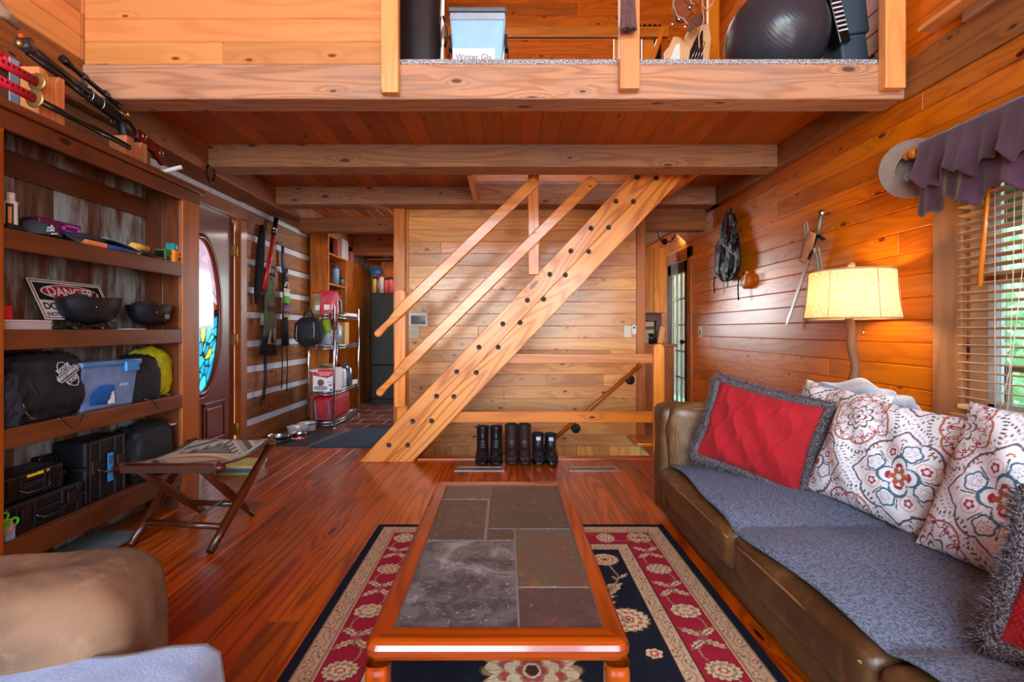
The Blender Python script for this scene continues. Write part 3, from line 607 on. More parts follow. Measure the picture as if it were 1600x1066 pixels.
# railing of the stairwell
rl = thing('stairwell_railing', 'two-board pine guard rail with rounded end post at the stairwell', 'railing', (.6, 4.1, 0))
mb = MB(); mb.box((PX(770, 4.12), 4.08, PZ(568, 4.1)), (PX(1024, 4.1), 4.12, PZ(552.5, 4.1)), 0); mb.build('rail_board', W_RAIL, rl, bev=.004)
mb = MB(); mb.box((PX(690, 4.12), 4.08, PZ(660, 4.1)), (PX(1024, 4.1), 4.12, PZ(643, 4.1)), 0); mb.build('rail_board', W_RAIL, rl, bev=.004)
mb = MB(); x0, x1 = PX(1020, 4.07), PX(1037, 4.07); r_ = (x1-x0)/2; zt = PZ(537, 4.07)-r_
poly = [(x0, 0.012), (x1, 0.012), (x1, zt)]+[((x0+x1)/2+r_*math.cos(PI*k/10), zt+r_*math.sin(PI*k/10)) for k in range(1, 10)]+[(x0, zt)]
mb.prism(poly, .036, FR((0, 4.08, 0), (1, 0, 0), (0, 0, 1)))
for i in range(len(mb.uv)): mb.uv[i] = [(v, u) for u, v in mb.uv[i]]
mb.build('end_post', W_RAIL, rl, bev=.004)
# basement handrail
hr = thing('stair_handrail', 'thin wooden pole handrail on black brackets sloping down the back wall', 'handrail', (.9, 4.82, .3))
mb = MB(); mb.cyl((PX(1001, 4.8), 4.80, PZ(571, 4.8)), (PX(840, 4.8), 4.80, PZ(708, 4.8)), .020); mb.build('pole', W_STILE, hr)
for px, py in ((985, 594), (900, 670)):
    mb = MB(); x, z = PX(px, 4.87), PZ(py, 4.87); mb.lathe([(0, .02), (.034, .018), (.045, .008), (.047, 0)], n=20, M=FR((x, 4.879, z), (1, 0, 0), (0, 0, 1)))
    mb.tube([(x, 4.87, z), (x-.01, 4.82, z+.02), (x-.02, 4.81, z+.045)], .008, 8); mb.build('bracket', M_BLACK, hr)
mb = MB(); 
for k in range(5): mb.box((1.22-.23*(k+1), 4.17, -.19*(k+1)-.04), (1.24-.23*k, 4.85, -.19*(k+1)), 1)
mb.box((.0, 4.16, -1.5), (1.24, 4.19, -.8), 0)
bs = tag(mb.build('basement_stair', W_FLOOR, bev=.004), 'wooden steps going down in the stairwell behind the boots', 'stairs')
sd = MB(); sd.box((1.18, 4.5, .0), (1.75, 4.86, .03), 1); tag(sd.build('wooden_step', W_RAIL, bev=.006), 'small orange wooden step beside the sofa arm at the stairwell end', 'step')

# ---------------- floor registers ----------------
M_REG = mat('brushed_tan_register', (176, 158, 144), .35, .6)
for i, (pa, pb_) in enumerate(((711, 788), (888, 966))):
    xa, xb = PX(pa, 3.8), PX(pb_, 3.8); t = thing('floor_register', ('tan metal floor vent in front of the black lace-up boots', 'tan metal floor vent to the right of the boots, nearer the sofa')[i], 'vent', ((xa+xb)/2, 3.79, 0), 'floor vents')
    mb = MB(); 
    for lo, hi in (((xa, 3.73, 0), (xb, 3.752, .005)), ((xa, 3.83, 0), (xb, 3.852, .005)), ((xa, 3.752, 0), (xa+.025, 3.83, .005)), ((xb-.025, 3.752, 0), (xb, 3.83, .005))): mb.box(lo, hi)
    mb.build('frame', M_REG, t, bev=.001)
    mb = MB(); n = 30
    for k in range(n): x = xa+.03+(xb-xa-.06)*k/n; mb.box((x, 3.752, 0), (x+.005, 3.83, .004))
    mb.box((xa+.02, 3.75, .0), (xb-.02, 3.832, .001)); mb.build('louvre_grille', mat('dark_grille', (150, 136, 122), .4, .5), t)

# ---------------- rug ----------------
RX0, RX1, RY1 = -.681, .843, 2.684; RW = RX1-RX0; RL = 2.30; RY0 = RY1-RL
def rug_cols(U, V):
    X = U*RW; Y = V*RL; n = len(U); C = np.zeros((n, 3)); navy = lin((26, 30, 42)); red = lin((150, 34, 54)); beige = lin((188, 160, 128)); cream = lin((206, 184, 148)); tan = lin((150, 124, 92)); dk = lin((70, 50, 40)); rose = lin((170, 70, 76)); sage = lin((140, 130, 96))
    dE = np.minimum(np.minimum(X, RW-X), np.minimum(Y, RL-Y)); C[:] = navy
    C[(dE > .035) & (dE < .10)] = beige; C[(dE >= .10) & (dE < .245)] = red; C[(dE >= .245) & (dE < .31)] = beige
    for e in (.037, .098, .103, .246, .308): C[np.abs(dE-e) < .0028] = tan if e < .2 else dk
    C[np.abs(dE-.106) < .0025] = cream
    def loc(cx, cy, rot):
        dx, dy = X-cx, Y-cy; c, s = math.cos(rot), math.sin(rot); return dx*c+dy*s, -dx*s+dy*c
    def near(cx, cy, r): return np.where((np.abs(X-cx) < r) & (np.abs(Y-cy) < r))[0]
    def on(idx, m, col): C[idx[m]] = col
    def flower(cx, cy, rx, ry, rot, npet, pal, rnd=0):
        idx = near(cx, cy, max(rx, ry)*1.25); dx, dy = X[idx]-cx, Y[idx]-cy; c, s = math.cos(rot), math.sin(rot); a, b_ = (dx*c+dy*s)/rx, (-dx*s+dy*c)/ry
        r = np.sqrt(a*a+b_*b_); th = np.arctan2(b_, a)
        for k, (R_, am, col, nn) in enumerate(pal): 
            e = R_*(1-am+am*np.abs(np.cos(th*nn/2+k*.8))**.6); on(idx, r < e, col)
            on(idx, np.abs(r-e) < .025, dk if k == 0 else (cream if k % 2 else tan))
        # petal veins
        on(idx, (r > .45) & (r < .9) & (np.abs(np.sin(th*npet)) < .16), tan)
    def leaf(cx, cy, L, W, rot, col, lobes=4):
        idx = near(cx, cy, L*.75); dx, dy = X[idx]-cx, Y[idx]-cy; c, s = math.cos(rot), math.sin(rot); a, b_ = (dx*c+dy*s)/L*2, (-dx*s+dy*c)/W*2
        e = np.maximum(1-a*a, 0)*(1-.45*np.abs(np.sin(a*PI*lobes*.5))); m = np.abs(b_+.25*a*a) < e
        on(idx, m, col); on(idx, m & (np.abs(b_+.25*a*a) < .12), dk); on(idx, (np.abs(np.abs(b_+.25*a*a)-e) < .10) & (np.abs(a) < .98), tan)
    def vine(pts, w_, col):
        for p, q in zip(pts, pts[1:]):
            p = np.array(p); q = np.array(q); c = (p+q)/2; L = np.linalg.norm(q-p); idx = near(c[0], c[1], L*.6+.01); t = np.clip(((X[idx]-p[0])*(q-p)[0]+(Y[idx]-p[1])*(q-p)[1])/L**2, 0, 1)
            on(idx, np.hypot(X[idx]-p[0]-t*(q-p)[0], Y[idx]-p[1]-t*(q-p)[1]) < w_, col)
    pb = [(1.0, .28, cream, 14), (.78, .25, sage, 10), (.60, .3, cream, 8), (.36, .3, rose, 6), (.2, .2, cream, 5)]
    pa = [(1.0, .22, cream, 9), (.75, .35, tan, 7), (.52, .1, cream, 6), (.3, .2, beige, 5)]
    pf = [(1.0, .22, tan, 18), (.88, .25, cream, 14), (.66, .3, rose, 12), (.52, .3, cream, 9), (.3, .3, rose, 6), (.16, .1, dk, 5)]
    # small scrolls in the beige guard bands
    for band in (.0675, .2775):
        for side in range(4):
            L = RL if side < 2 else RW; k = band+.03
            t = np.arange(k, L-k, .02); 
            f = lambda t_, o: {0: (band+o, t_), 1: (RW-band-o, t_), 2: (t_, band+o), 3: (t_, RL-band-o)}[side]
            vine([f(x, .014*math.sin(x*60)) for x in t], .0022, tan)
            for j, x in enumerate(np.arange(k, L-k, .052)):
                p = f(x, -.012 if j % 2 else .012); flower(p[0], p[1], .011, .011, 0, 4, [(1, .3, rose if j % 3 == 0 else sage, 5), (.5, .1, cream, 4)])
                q = f(x+.026, .014 if j % 2 else -.014); leaf(q[0], q[1], .03, .012, j*1.3, sage, 2)
    # main red border
    bc = .1725; 
    for side in range(4):
        L = RL if side < 2 else RW; n_ = int(round((L-2*bc)/.165)); 
        f = lambda t_, o: {0: (bc+o, t_), 1: (RW-bc-o, t_), 2: (t_, bc+o), 3: (t_, RL-bc-o)}[side]
        ax = PI/2 if side < 2 else 0
        vine([f(bc+(L-2*bc)*k/60, .04*math.sin(k/60*n_*PI)) for k in range(61)], .003, tan)
        for j in range(n_+1):
            t = bc+(L-2*bc)*j/n_; p = f(t, 0)
            if j % 2 == 0: flower(p[0], p[1], .048, .058, ax, 7, pb if j % 4 else pa)
            else:
                for q, o, rr in ((-.034, .03, .9), (.034, .03, 2.2), (-.034, -.03, -.9), (.034, -.03, -2.2), (0, 0, 0)):
                    g = f(t+q, o); leaf(g[0], g[1], .085, .036, ax+rr*(1 if side in (0, 2) else -1), cream if q else beige, 4)
                flower(p[0], p[1], .016, .016, 0, 4, [(1, .2, rose, 5)])
    # field: mirrored sprays and palmettes on navy
    cx, cy = RW/2, RL/2
    for sx in (-1, 1):
        for sy in (-1, 1):
            def P(a, b_): return (cx+sx*a, cy+sy*b_)
            for a, b_, r in ((.37, .74, .068), (.36, .27, .085), (.12, .52, .075), (.36, .50, .03), (.22, .76, .04), (.24, .12, .035), (.10, .30, .04), (.40, .08, .03)):
                p = P(a, b_); flower(p[0], p[1], r, r*.9, .3*sx*sy, 9, pf if r > .05 else [(1, .3, cream, 6), (.6, .2, rose, 5), (.3, .1, cream, 5)])
            for pts in ([(.36, .27), (.30, .36), (.33, .45), (.36, .50), (.40, .58), (.38, .68)], [(.12, .52), (.20, .60), (.22, .70), (.3, .74)], [(.0, .2), (.06, .3), (.14, .34), (.22, .44), (.24, .52)], [(.36, .27), (.30, .18), (.24, .12), (.12, .08), (0, .1)]):
                vine([P(*q) for q in pts], .004, tan)
                for q in pts[1:-1]:
                    p = P(*q); leaf(p[0]+.02, p[1]+.01, .06, .022, sx*sy*.8, cream, 3); leaf(p[0]-.02, p[1]-.012, .05, .02, -sx*sy*1.2, sage, 3)
            for k in range(9):
                an = .3+k*.22; p = P(.22+.10*math.cos(an), .38+.13*math.sin(an)); leaf(p[0], p[1], .09, .024, sx*sy*an, cream, 4)
    flower(cx, cy, .16, .19, 0, 12, pf); 
    for s_ in (-1, 1): flower(cx, cy+s_*.80, .10, .07, 0, 9, pf)
    rs = np.random.RandomState(1); C *= (1+.10*rs.randn(n, 1)).clip(.6, 1.4); return C.clip(0, 1)
def rug_pos(U, V):
    rs = np.random.RandomState(2); return np.stack([RX0+U*RW, RY0+V*RL, .012+.0012*rs.randn(len(U))*.5], 1)
rg = thing('area_rug', 'navy, red and beige floral bordered rug under the coffee table', 'rug', ((RX0+RX1)/2, RY1-1.15, .0))
paint('rug_pile', 460, 690, rug_pos, rug_cols, vcol('rug_wool', .95, .3, 900, spec=.1), rg)
mb = MB(); mb.box((RX0+.002, RY0+.002, .001), (RX1-.002, RY1-.002, .0095)); mb.build('rug_backing', mat('rug_backing', (30, 30, 38), .9), rg)

# ---------------- coffee table ----------------
tb_ = thing('coffee_table', 'low cherry wood coffee table with an inset slate tile top', 'table', (-.017, 1.61, .012))
TX0, TX1, TY0, TY1, TH = -.302, .267, 1.05, 2.18, .40; IX0, IX1, IY0, IY1 = -.25, .219, 1.105, 2.127
mb = MB(); T0_ = TH-.042
def rloop(x0, y0, x1, y1, r, z):
    L = []
    for cx, cy, a0 in ((x1-r, y0+r, -PI/2), (x1-r, y1-r, 0), (x0+r, y1-r, PI/2), (x0+r, y0+r, PI)):
        for k in range(9): L.append((cx+r*math.cos(a0+PI/2*k/8), cy+r*math.sin(a0+PI/2*k/8), z))
    return L
mb = MB(); rings = [rloop(IX0, IY0, IX1, IY1, .002, T0_)]
for d_, z_ in ((.012, T0_), (.004, T0_+.003), (.0, T0_+.012), (.0, TH-.018), (.004, TH-.008), (.010, TH-.003), (.018, TH)): rings.append(rloop(TX0+d_, TY0+d_, TX1-d_, TY1-d_, .032-d_*.6, z_))
rings += [rloop(IX0, IY0, IX1, IY1, .002, TH), rloop(IX0, IY0, IX1, IY1, .002, T0_)]
n_ = 36
for k in range(n_):
    side = ((k+5) // 9) % 4; al = 1 if side in (1, 3) else 0
    for i_ in range(len(rings)-1):
        q = [rings[i_][k], rings[i_][(k+1) % n_], rings[i_+1][(k+1) % n_], rings[i_+1][k]]
        mb.add(q, [(0, 1, 2, 3)], [[(p[al]+side*3.1, p[1-al]+p[2]+side*1.7) for p in q]], (.35, .6, .5, .42)[side], True)
mb.build('frame', W_TABLE, tb_)
mb = MB(); mb.box((IX0-.01, IY0-.01, T0_+.004), (IX1+.01, IY1+.01, TH-.006)); mb.build('grout_bed', mat('slate_grout', (132, 122, 112), .8, vs=60), tb_)
def slate(name, c1, c2, c3):
    b = NB(name); tc = b.n('ShaderNodeTexCoord').outputs['Object']; n = b.noise(tc, 14, 6, .75, .8); n2 = b.noise(tc, 60, 3, .7)
    x = b.mix(b.ramp(n, .42, .58), lin(c1), lin(c2)); x = b.mix(b.ramp(b.noise(tc, 5, 4, .7, 1.2), .5, .72), x, lin(c3)); x = b.mix(b.ramp(n2, .60, .78), x, lin((168, 164, 158)))
    b.l(x, b.b.inputs['Base Color']); b.b.inputs['Roughness'].default_value = .42; b.bump(b.ma('ADD', n, b.ma('MULTIPLY', n2, .4)), .35, .006); return b.m
s_g = slate('grey_slate', (58, 58, 60), (90, 88, 90), (138, 136, 134)); s_c = slate('charcoal_slate', (56, 50, 46), (68, 60, 52), (48, 46, 44)); s_b = slate('brown_slate', (62, 50, 42), (84, 66, 52), (60, 56, 52)); s_r = slate('rust_slate', (88, 60, 52), (74, 74, 60), (112, 84, 50)); s_m = slate('maroon_slate', (74, 54, 52), (60, 52, 50), (96, 66, 58))
def fy(py): return 780*(H-TH)/(py-515)
XM = PX(767, fy(757)); XN = PX(811, fy(980)); y1, y2, y3, y4 = fy(779), fy(825), fy(843), fy(916)
for nm, m, a in (('slate_tile', s_r, (IX0, XM, y1, IY1)), ('slate_tile', s_b, (IX0, XM-.004, y3, y1)), ('slate_tile', s_c, (XM, IX1, y2, IY1)), ('slate_tile', s_c, (XM, XN, y3, y2)), ('slate_tile', s_g, (IX0, XN, IY0, y3)), ('slate_tile', s_r, (XN, IX1, y4, y2)), ('slate_tile', s_m, (XN, IX1, IY0, y4))):
    mb = MB(); mb.box((a[0]+.003, a[2]+.003, TH-.012), (a[1]-.003, a[3]-.003, TH-.0035)); mb.build(nm, m, tb_, bev=.0015)
for x in (TX0+.027, TX1-.027):
    for y in (TY0+.03, TY1-.03):
        mb = MB(); r = .0265
        def lg(a, b_, x=x, y=y):
            th = a*2*PI; s = lambda v: math.copysign(abs(v)**.6, v); z = .012+b_*(T0_-.0125-.012); k = 1.0
            if b_ > .965: k = .93
            if b_ > .985: k = 1.0
            return (x+r*k*s(math.cos(th)), y+r*k*s(math.sin(th)), z)
        mb.grid(lg, 28, 60, cu=True, su=.17, sv=.33); 
        for i in range(len(mb.uv)): mb.uv[i] = [(v, u) for u, v in mb.uv[i]]
        mb.build('leg', W_TABLE, tb_)

# ---------------- sofa ----------------
def leather(name, c1, c2, c3):
    b = NB(name); tc = b.n('ShaderNodeTexCoord').outputs['Object']; n = b.noise(tc, 3.2, 4, .6, .4); n2 = b.noise(tc, 14, 4, .65)
    x = b.mix(b.ramp(n, .35, .65), lin(c1), lin(c2)); x = b.mix(b.ma('MULTIPLY', b.ramp(n2, .5, .75), .5), x, lin(c3)); b.l(x, b.b.inputs['Base Color']); b.b.inputs['Roughness'].default_value = .38
    vo = b.n('ShaderNodeTexVoronoi'); b.l(tc, vo.inputs['Vector']); vo.inputs['Scale'].default_value = 260
    b.bump(b.ma('ADD', b.ma('MULTIPLY', vo.outputs['Distance'], .12), b.noise(tc, 22, 3, .6)), .35, .006); MAT[name] = b.m; return b.m
M_LEA = leather('brown_leather', (96, 66, 34), (66, 43, 22), (128, 98, 62))
M_WELT = mat('leather_welt', (140, 104, 66), .4)
sf = thing('leather_sofa', 'long brown leather sofa along the window wall with a low seat', 'sofa', (1.3, 1.8, 0))
def cushion(mb, lo, hi, rad=.05, puff=.0, axes=(1, 1, 1), n=14, seed=0):
    """rounded box with puffed faces"""
    c = [(a+b_)/2 for a, b_ in zip(lo, hi)]; h = [(b_-a)/2 for a, b_ in zip(lo, hi)]
    bm = bmesh.new(); bmesh.ops.create_cube(bm, size=2); bmesh.ops.subdivide_edges(bm, edges=bm.edges, cuts=n, use_grid_fill=True)
    vs = []
    for v in bm.verts:
        p = Vector(v.co); q = Vector([math.copysign(min(abs(p[k])*h[k], h[k]-rad), p[k]) for k in range(3)])
        d_ = Vector([p[k]*h[k]-q[k] for k in range(3)])
        inner = Vector([max(-(h[k]-rad), min(h[k]-rad, p[k]*h[k])) for k in range(3)]); d_ = Vector([p[k]*h[k] for k in range(3)])-inner
        if d_.length > 1e-6: d_ = d_.normalized()*rad
        r_ = inner+d_
        for k in range(3):
            o = [a for a in range(3) if a != k]; f = (1-min(1, abs(p[o[0]]))**2.5)*(1-min(1, abs(p[o[1]]))**2.5)
            if abs(p[k]) > .99: r_[k] += math.copysign(puff*axes[k]*f*(1+.6*noise.noise(Vector((p[0]*2+seed, p[1]*2, p[2]*2)))), p[k])
        r_ += Vector([noise.noise(Vector((r_.x*7+seed, r_.y*7, r_.z*7+k*9)))*.006 for k in range(3)])
        vs.append(tuple(r_[k]+c[k] for k in range(3)))
    bm.verts.ensure_lookup_table(); bm.verts.index_update(); fs = [[v.index for v in f.verts] for f in bm.faces]; bm.free(); mb.add(vs, fs, None, None, True)
mb = MB(); cushion(mb, (.87, .60, .035), (1.80, 2.90, .19), .03, .0); mb.build('base', M_LEA, sf)
mb = MB(); cushion(mb, (.855, 2.72, .04), (1.78, 2.90, .645), .045, .005, n=18); mb.build('arm', M_LEA, sf)
mb = MB(); cushion(mb, (.90, 2.66, .27), (1.66, 2.76, .655), .045, .02, n=18, seed=4); ac = mb.build('arm_cushion', M_LEA, sf)
mb = MB(); mb.tube([(.915, 2.665, .29), (.912, 2.662, .50), (.925, 2.664, .60), (.96, 2.665, .632), (1.3, 2.665, .642), (1.6, 2.665, .64)], .004, 6); mb.build('welt', M_WELT, ac)
mb = MB(); cushion(mb, (.875, .60, .04), (1.78, .80, .60), .06, .02, n=18); mb.build('arm', M_LEA, sf)
mb = MB(); cushion(mb, (1.58, .78, .10), (1.76, 2.74, .69), .06, .015, n=22); mb.build('back', M_LEA, sf)
ys = [.78, 1.20, 1.83, 2.68]; ys = [.80, 1.13, 1.83, 2.68]
for i in range(3):
    a, b_ = ys[i], ys[i+1]; mb = MB(); cushion(mb, (.826, a+.004, .155), (1.6, b_-.004, .322), .04, .022, (.35, .2, .9), n=18, seed=i*3); o = mb.build('seat_cushion', M_LEA, sf)
    mb = MB(); m_ = 16; mb.tube([(.827-.006*math.sin(PI*k/m_), a+.03+(b_-a-.06)*k/m_, .285+.008*math.sin(PI*k/m_)) for k in range(m_+1)], .004, 6); mb.build('welt', M_WELT, o)
# grey seat throw
b = NB('heather_grey_felt'); tc = b.n('ShaderNodeTexCoord').outputs['Object']; n = b.noise(tc, 130, 3, .75)
b.l(b.mix(b.ramp(n, .34, .66), lin((70, 80, 100)), lin((122, 136, 158))), b.b.inputs['Base Color']); b.b.inputs['Roughness'].default_value = .95; b.b.inputs['Specular IOR Level'].default_value = .1; b.bump(n, .5, .004); M_FELT = b.m
def seat_top(x, y):
    z = .322
    for i in range(3):
        a, c = ys[i], ys[i+1]
        if a <= y <= c or (i == 2 and y > c) or (i == 0 and y < a): t = (y-a)/(c-a); z = .320+.024*max(0, (1-abs(2*t-1)**3)); break
    z -= .022*max(0, (.90-x)/.06)**2
    return z
def thr(u, v):
    y = .83+1.84*v; xf = .848+.06*(y-1.72)**2*.6+.006*math.sin(v*9)+.004*math.sin(v*23); x = xf+(1.56-xf)*u
    return (x, y, seat_top(x, y)+.012+.005*noise.noise(Vector((x*5, y*5, 1)))+.002*noise.noise(Vector((x*25, y*25, 3))))
mb = MB(); mb.grid(thr, 50, 130); tag(mb.build('seat_throw', M_FELT, solid=.008), 'heather grey felt throw covering the sofa seat', 'throw')

# ---------------- cushions ----------------
def pframe(c, nrm, up): n_ = Vector(nrm).normalized(); u = Vector(up); u = (u-n_*u.dot(n_)).normalized(); x = u.cross(n_).normalized(); return Vector(c), x, u, n_
def ppos(c, x, u, n_, w_, h_, t, side, sag=.0, seed=0, pinch=.07):
    def f(U, V):
        a = U*2-1; b_ = V*2-1
        e = np.clip((1-np.abs(a)**2.6)*(1-np.abs(b_)**2.6), 0, 1)**.5
        X = a*w_/2*(1-pinch*(1-b_**2)*np.abs(a)); Y = b_*h_/2*(1-pinch*(1-a**2)*np.abs(b_))
        wr = .010*np.sin(a*5+seed)*np.sin(b_*4+seed*2)+.006*np.sin(a*11+b_*7+seed)
        Z = side*t/2*e+wr*e; Y = Y-sag*(1-b_)*(1-a*a)*.0
        return np.array(c)[None]+X[:, None]*np.array(x)[None]+Y[:, None]*np.array(u)[None]+Z[:, None]*np.array(n_)[None]
    return f
def med_cols(w_, h_, ox, oy, rotp=0.0, seed=0):
    ivory = np.array(lin((214, 218, 222))); plum = lin((104, 78, 96)); teal = lin((60, 104, 122)); rust = lin((168, 92, 62)); crim = lin((150, 48, 60)); ol = lin((92, 92, 80)); gry = lin((168, 178, 186)); blush = lin((204, 170, 160))
    def f(U, V):
        X = (U-.5)*w_+ox; Y = (V-.5)*h_+oy; c_, s_ = math.cos(rotp), math.sin(rotp); X, Y = X*c_+Y*s_, -X*s_+Y*c_
        C = np.tile(ivory, (len(U), 1)); PXl, PYl = .40, .42
        for kind, (sx, sy) in enumerate(((0, 0), (.5, .5))):
            gx = (X/PXl-sx); gy = (Y/PYl-sy); lx = (gx-np.round(gx))*PXl; ly = (gy-np.round(gy))*PYl; r = np.hypot(lx, ly)/(.150 if kind == 0 else .112); th = np.arctan2(ly, lx)
            if kind == 0:
                sc = 1-.10+.13*np.abs(np.cos(4*th))**.7+.10*np.maximum(0, np.cos(4*th))**12
                o1 = r/sc; C[np.abs(o1-1.0) < .026] = plum; C[(np.abs(o1-1.12) < .03) & (np.sin(th*70) > 0)] = gry; C[(np.abs(o1-1.27) < .035) & (np.sin(th*90) > .35)] = ol
                for k in range(8):
                    a = k*PI/4+.39; fx, fy_ = r*np.cos(th)-.62*math.cos(a), r*np.sin(th)-.62*math.sin(a); q = np.hypot(fx, fy_); t2 = np.arctan2(fy_, fx)-a
                    if k % 2: m = np.abs(q-.17*(1+.25*np.abs(np.cos(2.5*t2)))) < .022; C[m] = teal; C[(q < .13) & (np.abs(np.sin(t2*6)) < .3) & (q > .04)] = plum
                    else: m = q < .10*(.75+.35*np.abs(np.cos(2.5*t2))); C[m] = crim; C[q < .05] = ivory; C[np.abs(q-.175) < .015] = blush
                for k in range(16):
                    a = k*PI/8; fx, fy_ = r*np.cos(th)-.84*math.cos(a), r*np.sin(th)-.84*math.sin(a); C[(np.abs(np.hypot(fx, fy_)-.06) < .018) & (np.arctan2(fy_, fx)-a > -1.5)] = blush if k % 2 else rust
                p2 = r/(.42*(.62+.5*np.abs(np.cos(2*th)))); C[np.abs(p2-1) < .08] = teal; C[(p2 < .66) & (p2 > .48) & (np.abs(np.cos(2*th)) > .7)] = crim
                p3 = r/(.22*(.55+.5*np.abs(np.cos(3*th)))); C[p3 < 1] = rust; C[p3 < .35] = ivory
                C[(np.abs(np.sin(4*th)) < .09) & (r > .45) & (r < .8)] = ol
            else:
                sc = 1-.12+.17*np.abs(np.cos(3*th+.5))**.7+.18*np.maximum(0, np.cos(2*th+.9))**14; o1 = r/sc; C[np.abs(o1-1.0) < .035] = rust; C[(np.abs(o1-1.3) < .06) & (np.sin(th*60) > .3)] = ol
                pt = np.abs(np.cos(6*th+.5)); C[(r > .56) & (r < .84) & (pt > .90)] = crim; C[(r > .60) & (r < .78) & (pt > .975)] = ivory; C[(np.abs(r-.88+.12*(1-pt)) < .02)] = crim
                p2 = r/(.5*(.72+.35*np.abs(np.cos(4*th)))); C[(p2 < 1) & (p2 > .84)] = ol; C[(np.abs(p2-.6) < .05)] = blush
                p3 = r/(.26*(.6+.5*np.abs(np.cos(2*th)))); C[np.abs(p3-.9) < .11] = plum; C[p3 < .35] = crim
                C[(np.abs(r-.94) < .03) & (np.sin(th*20) > .7)] = teal
        rs = np.random.RandomState(seed); C = C*(1+.05*rs.randn(len(U), 1)); return C.clip(0, 1)
    return f
M_PRINT = vcol('printed_linen', .85, .25, 700, spec=.2)
def print_pillow(c, nrm, up, w_, h_, t, lab, ox, oy, rotp, seed):
    P = thing('printed_pillow', lab, 'pillow', c, 'medallion print cushions on the sofa'); fr_ = pframe(c, nrm, up)
    paint('front_panel', 200, 200, ppos(*fr_, w_, h_, t, 1, seed=seed), med_cols(w_, h_, ox, oy, rotp, seed), M_PRINT, P)
    paint('back_panel', 40, 40, ppos(*fr_, w_, h_, t, -1, seed=seed), med_cols(w_, h_, ox, oy, rotp, seed), M_PRINT, P)
print_pillow((1.53, 2.36, .575), (-.93, -.12, .35), (.3, 0, 1), .52, .46, .16, 'medallion print cushion half hidden behind the far red pillow', .05, .1, .2, 1)
print_pillow((1.475, 1.93, .555), (-.88, -.26, .38), (.33, 0, 1), .56, .47, .18, 'full medallion print cushion in the middle of the sofa', -.12, .05, .15, 2)
print_pillow((1.49, 1.33, .575), (-.9, -.16, .36), (.32, 0, 1), .64, .50, .18, 'medallion print cushion nearest the camera on the sofa', .08, .03, .1, 3)
M_KNIT = mat('red_cable_knit', (156, 4, 18), .85, var=.1, sheen=.05, bump=.4, bs=300)
M_FURG = fur_mat('grey_tipped_fur', (42, 38, 42), (126, 118, 122), 220)
def fur_pillow(c, nrm, up, w_, h_, t, lab, seed):
    P = thing('fur_trimmed_pillow', lab, 'pillow', c, 'red fur trimmed cushions'); fr_ = pframe(c, nrm, up); c0, x, u, n_ = fr_
    base = ppos(*fr_, w_, h_, t, 1, seed=seed)
    def pk(U, V):
        Pp = base(U, V); X = (U-.5)*w_; Y = (V-.5)*h_
        # cable knit: honeycomb ovals and ribs standing off the surface
        gx = X/.15; row = Y/.2; a = .5*np.sin(row*2*PI); d1 = np.abs(((gx+a*.28) % 1)-.5); d2 = np.abs(((gx-a*.28+.5) % 1)-.5)
        k = .005*np.exp(-(d1/.07)**2)+.005*np.exp(-(d2/.07)**2)+.0016*np.sin(X*520)*np.sin(Y*380)
        return Pp+k[:, None]*np.array(n_)[None]
    o = paint('knit_front', 220, 220, pk, lambda U, V: np.tile((1., 1, 1), (len(U), 1)), M_KNIT, P)
    paint('knit_back', 40, 40, ppos(*fr_, w_, h_, t, -1, seed=seed), lambda U, V: np.tile((1., 1, 1), (len(U), 1)), M_KNIT, P)
    mb = MB(); rs = np.random.RandomState(seed); pts = []
    for k in range(200):
        s_ = k/200*4; e, f = int(s_), s_-int(s_); a, b_ = ((f*2-1, -1), (1, f*2-1), (1-f*2, 1), (-1, 1-f*2))[e]; pts.append((a, b_))
    def PT(a, b_, off, z): q = base(np.array([(a+1)/2]), np.array([(b_+1)/2]))[0]; v = Vector((a, b_)); return Vector(q)+x*(a*off)+u*(b_*off)+n_*z
    ring = [PT(a, b_, .012, 0) for a, b_ in pts]; mb.tube(ring+[ring[0]], .021, 8, False)
    for k in range(5200):
        s_ = rs.rand()*4; e, f = int(s_), s_-int(s_); a, b_ = ((f*2-1, -1), (1, f*2-1), (1-f*2, 1), (-1, 1-f*2))[e]
        p = PT(a, b_, .012, 0); d_ = (x*(a if e in (1, 3) else .0)+u*(b_ if e in (0, 2) else .0))
        if d_.length < .1: d_ = x
        an = rs.uniform(-1.9, 1.9); dr = (d_.normalized()*math.cos(an)+n_*math.sin(an)+Vector(rs.normal(0, .35, 3))).normalized(); p = p+dr*.015; q = p+dr*rs.uniform(.018, .036)+Vector((0, 0, -.004)); sdv = dr.cross(Vector(rs.normal(0, 1, 3))).normalized()*.0022
        mb.add([p-sdv, p+sdv, q], [(0, 1, 2)], [[(0, 0)]*3])
    mb.build('fur_trim', M_FURG, P)
fur_pillow((1.20, 2.385, .565), (-.72, -.66, .30), (.30, .03, 1), .50, .40, .15, 'red cable-knit pillow with grey fur trim propped by the far sofa arm', 5)
fur_pillow((1.31, .985, .475), (-.50, -.60, .62), (.60, .36, .70), .44, .36, .14, 'red knit pillow with fur trim cut off at the right frame edge', 8)
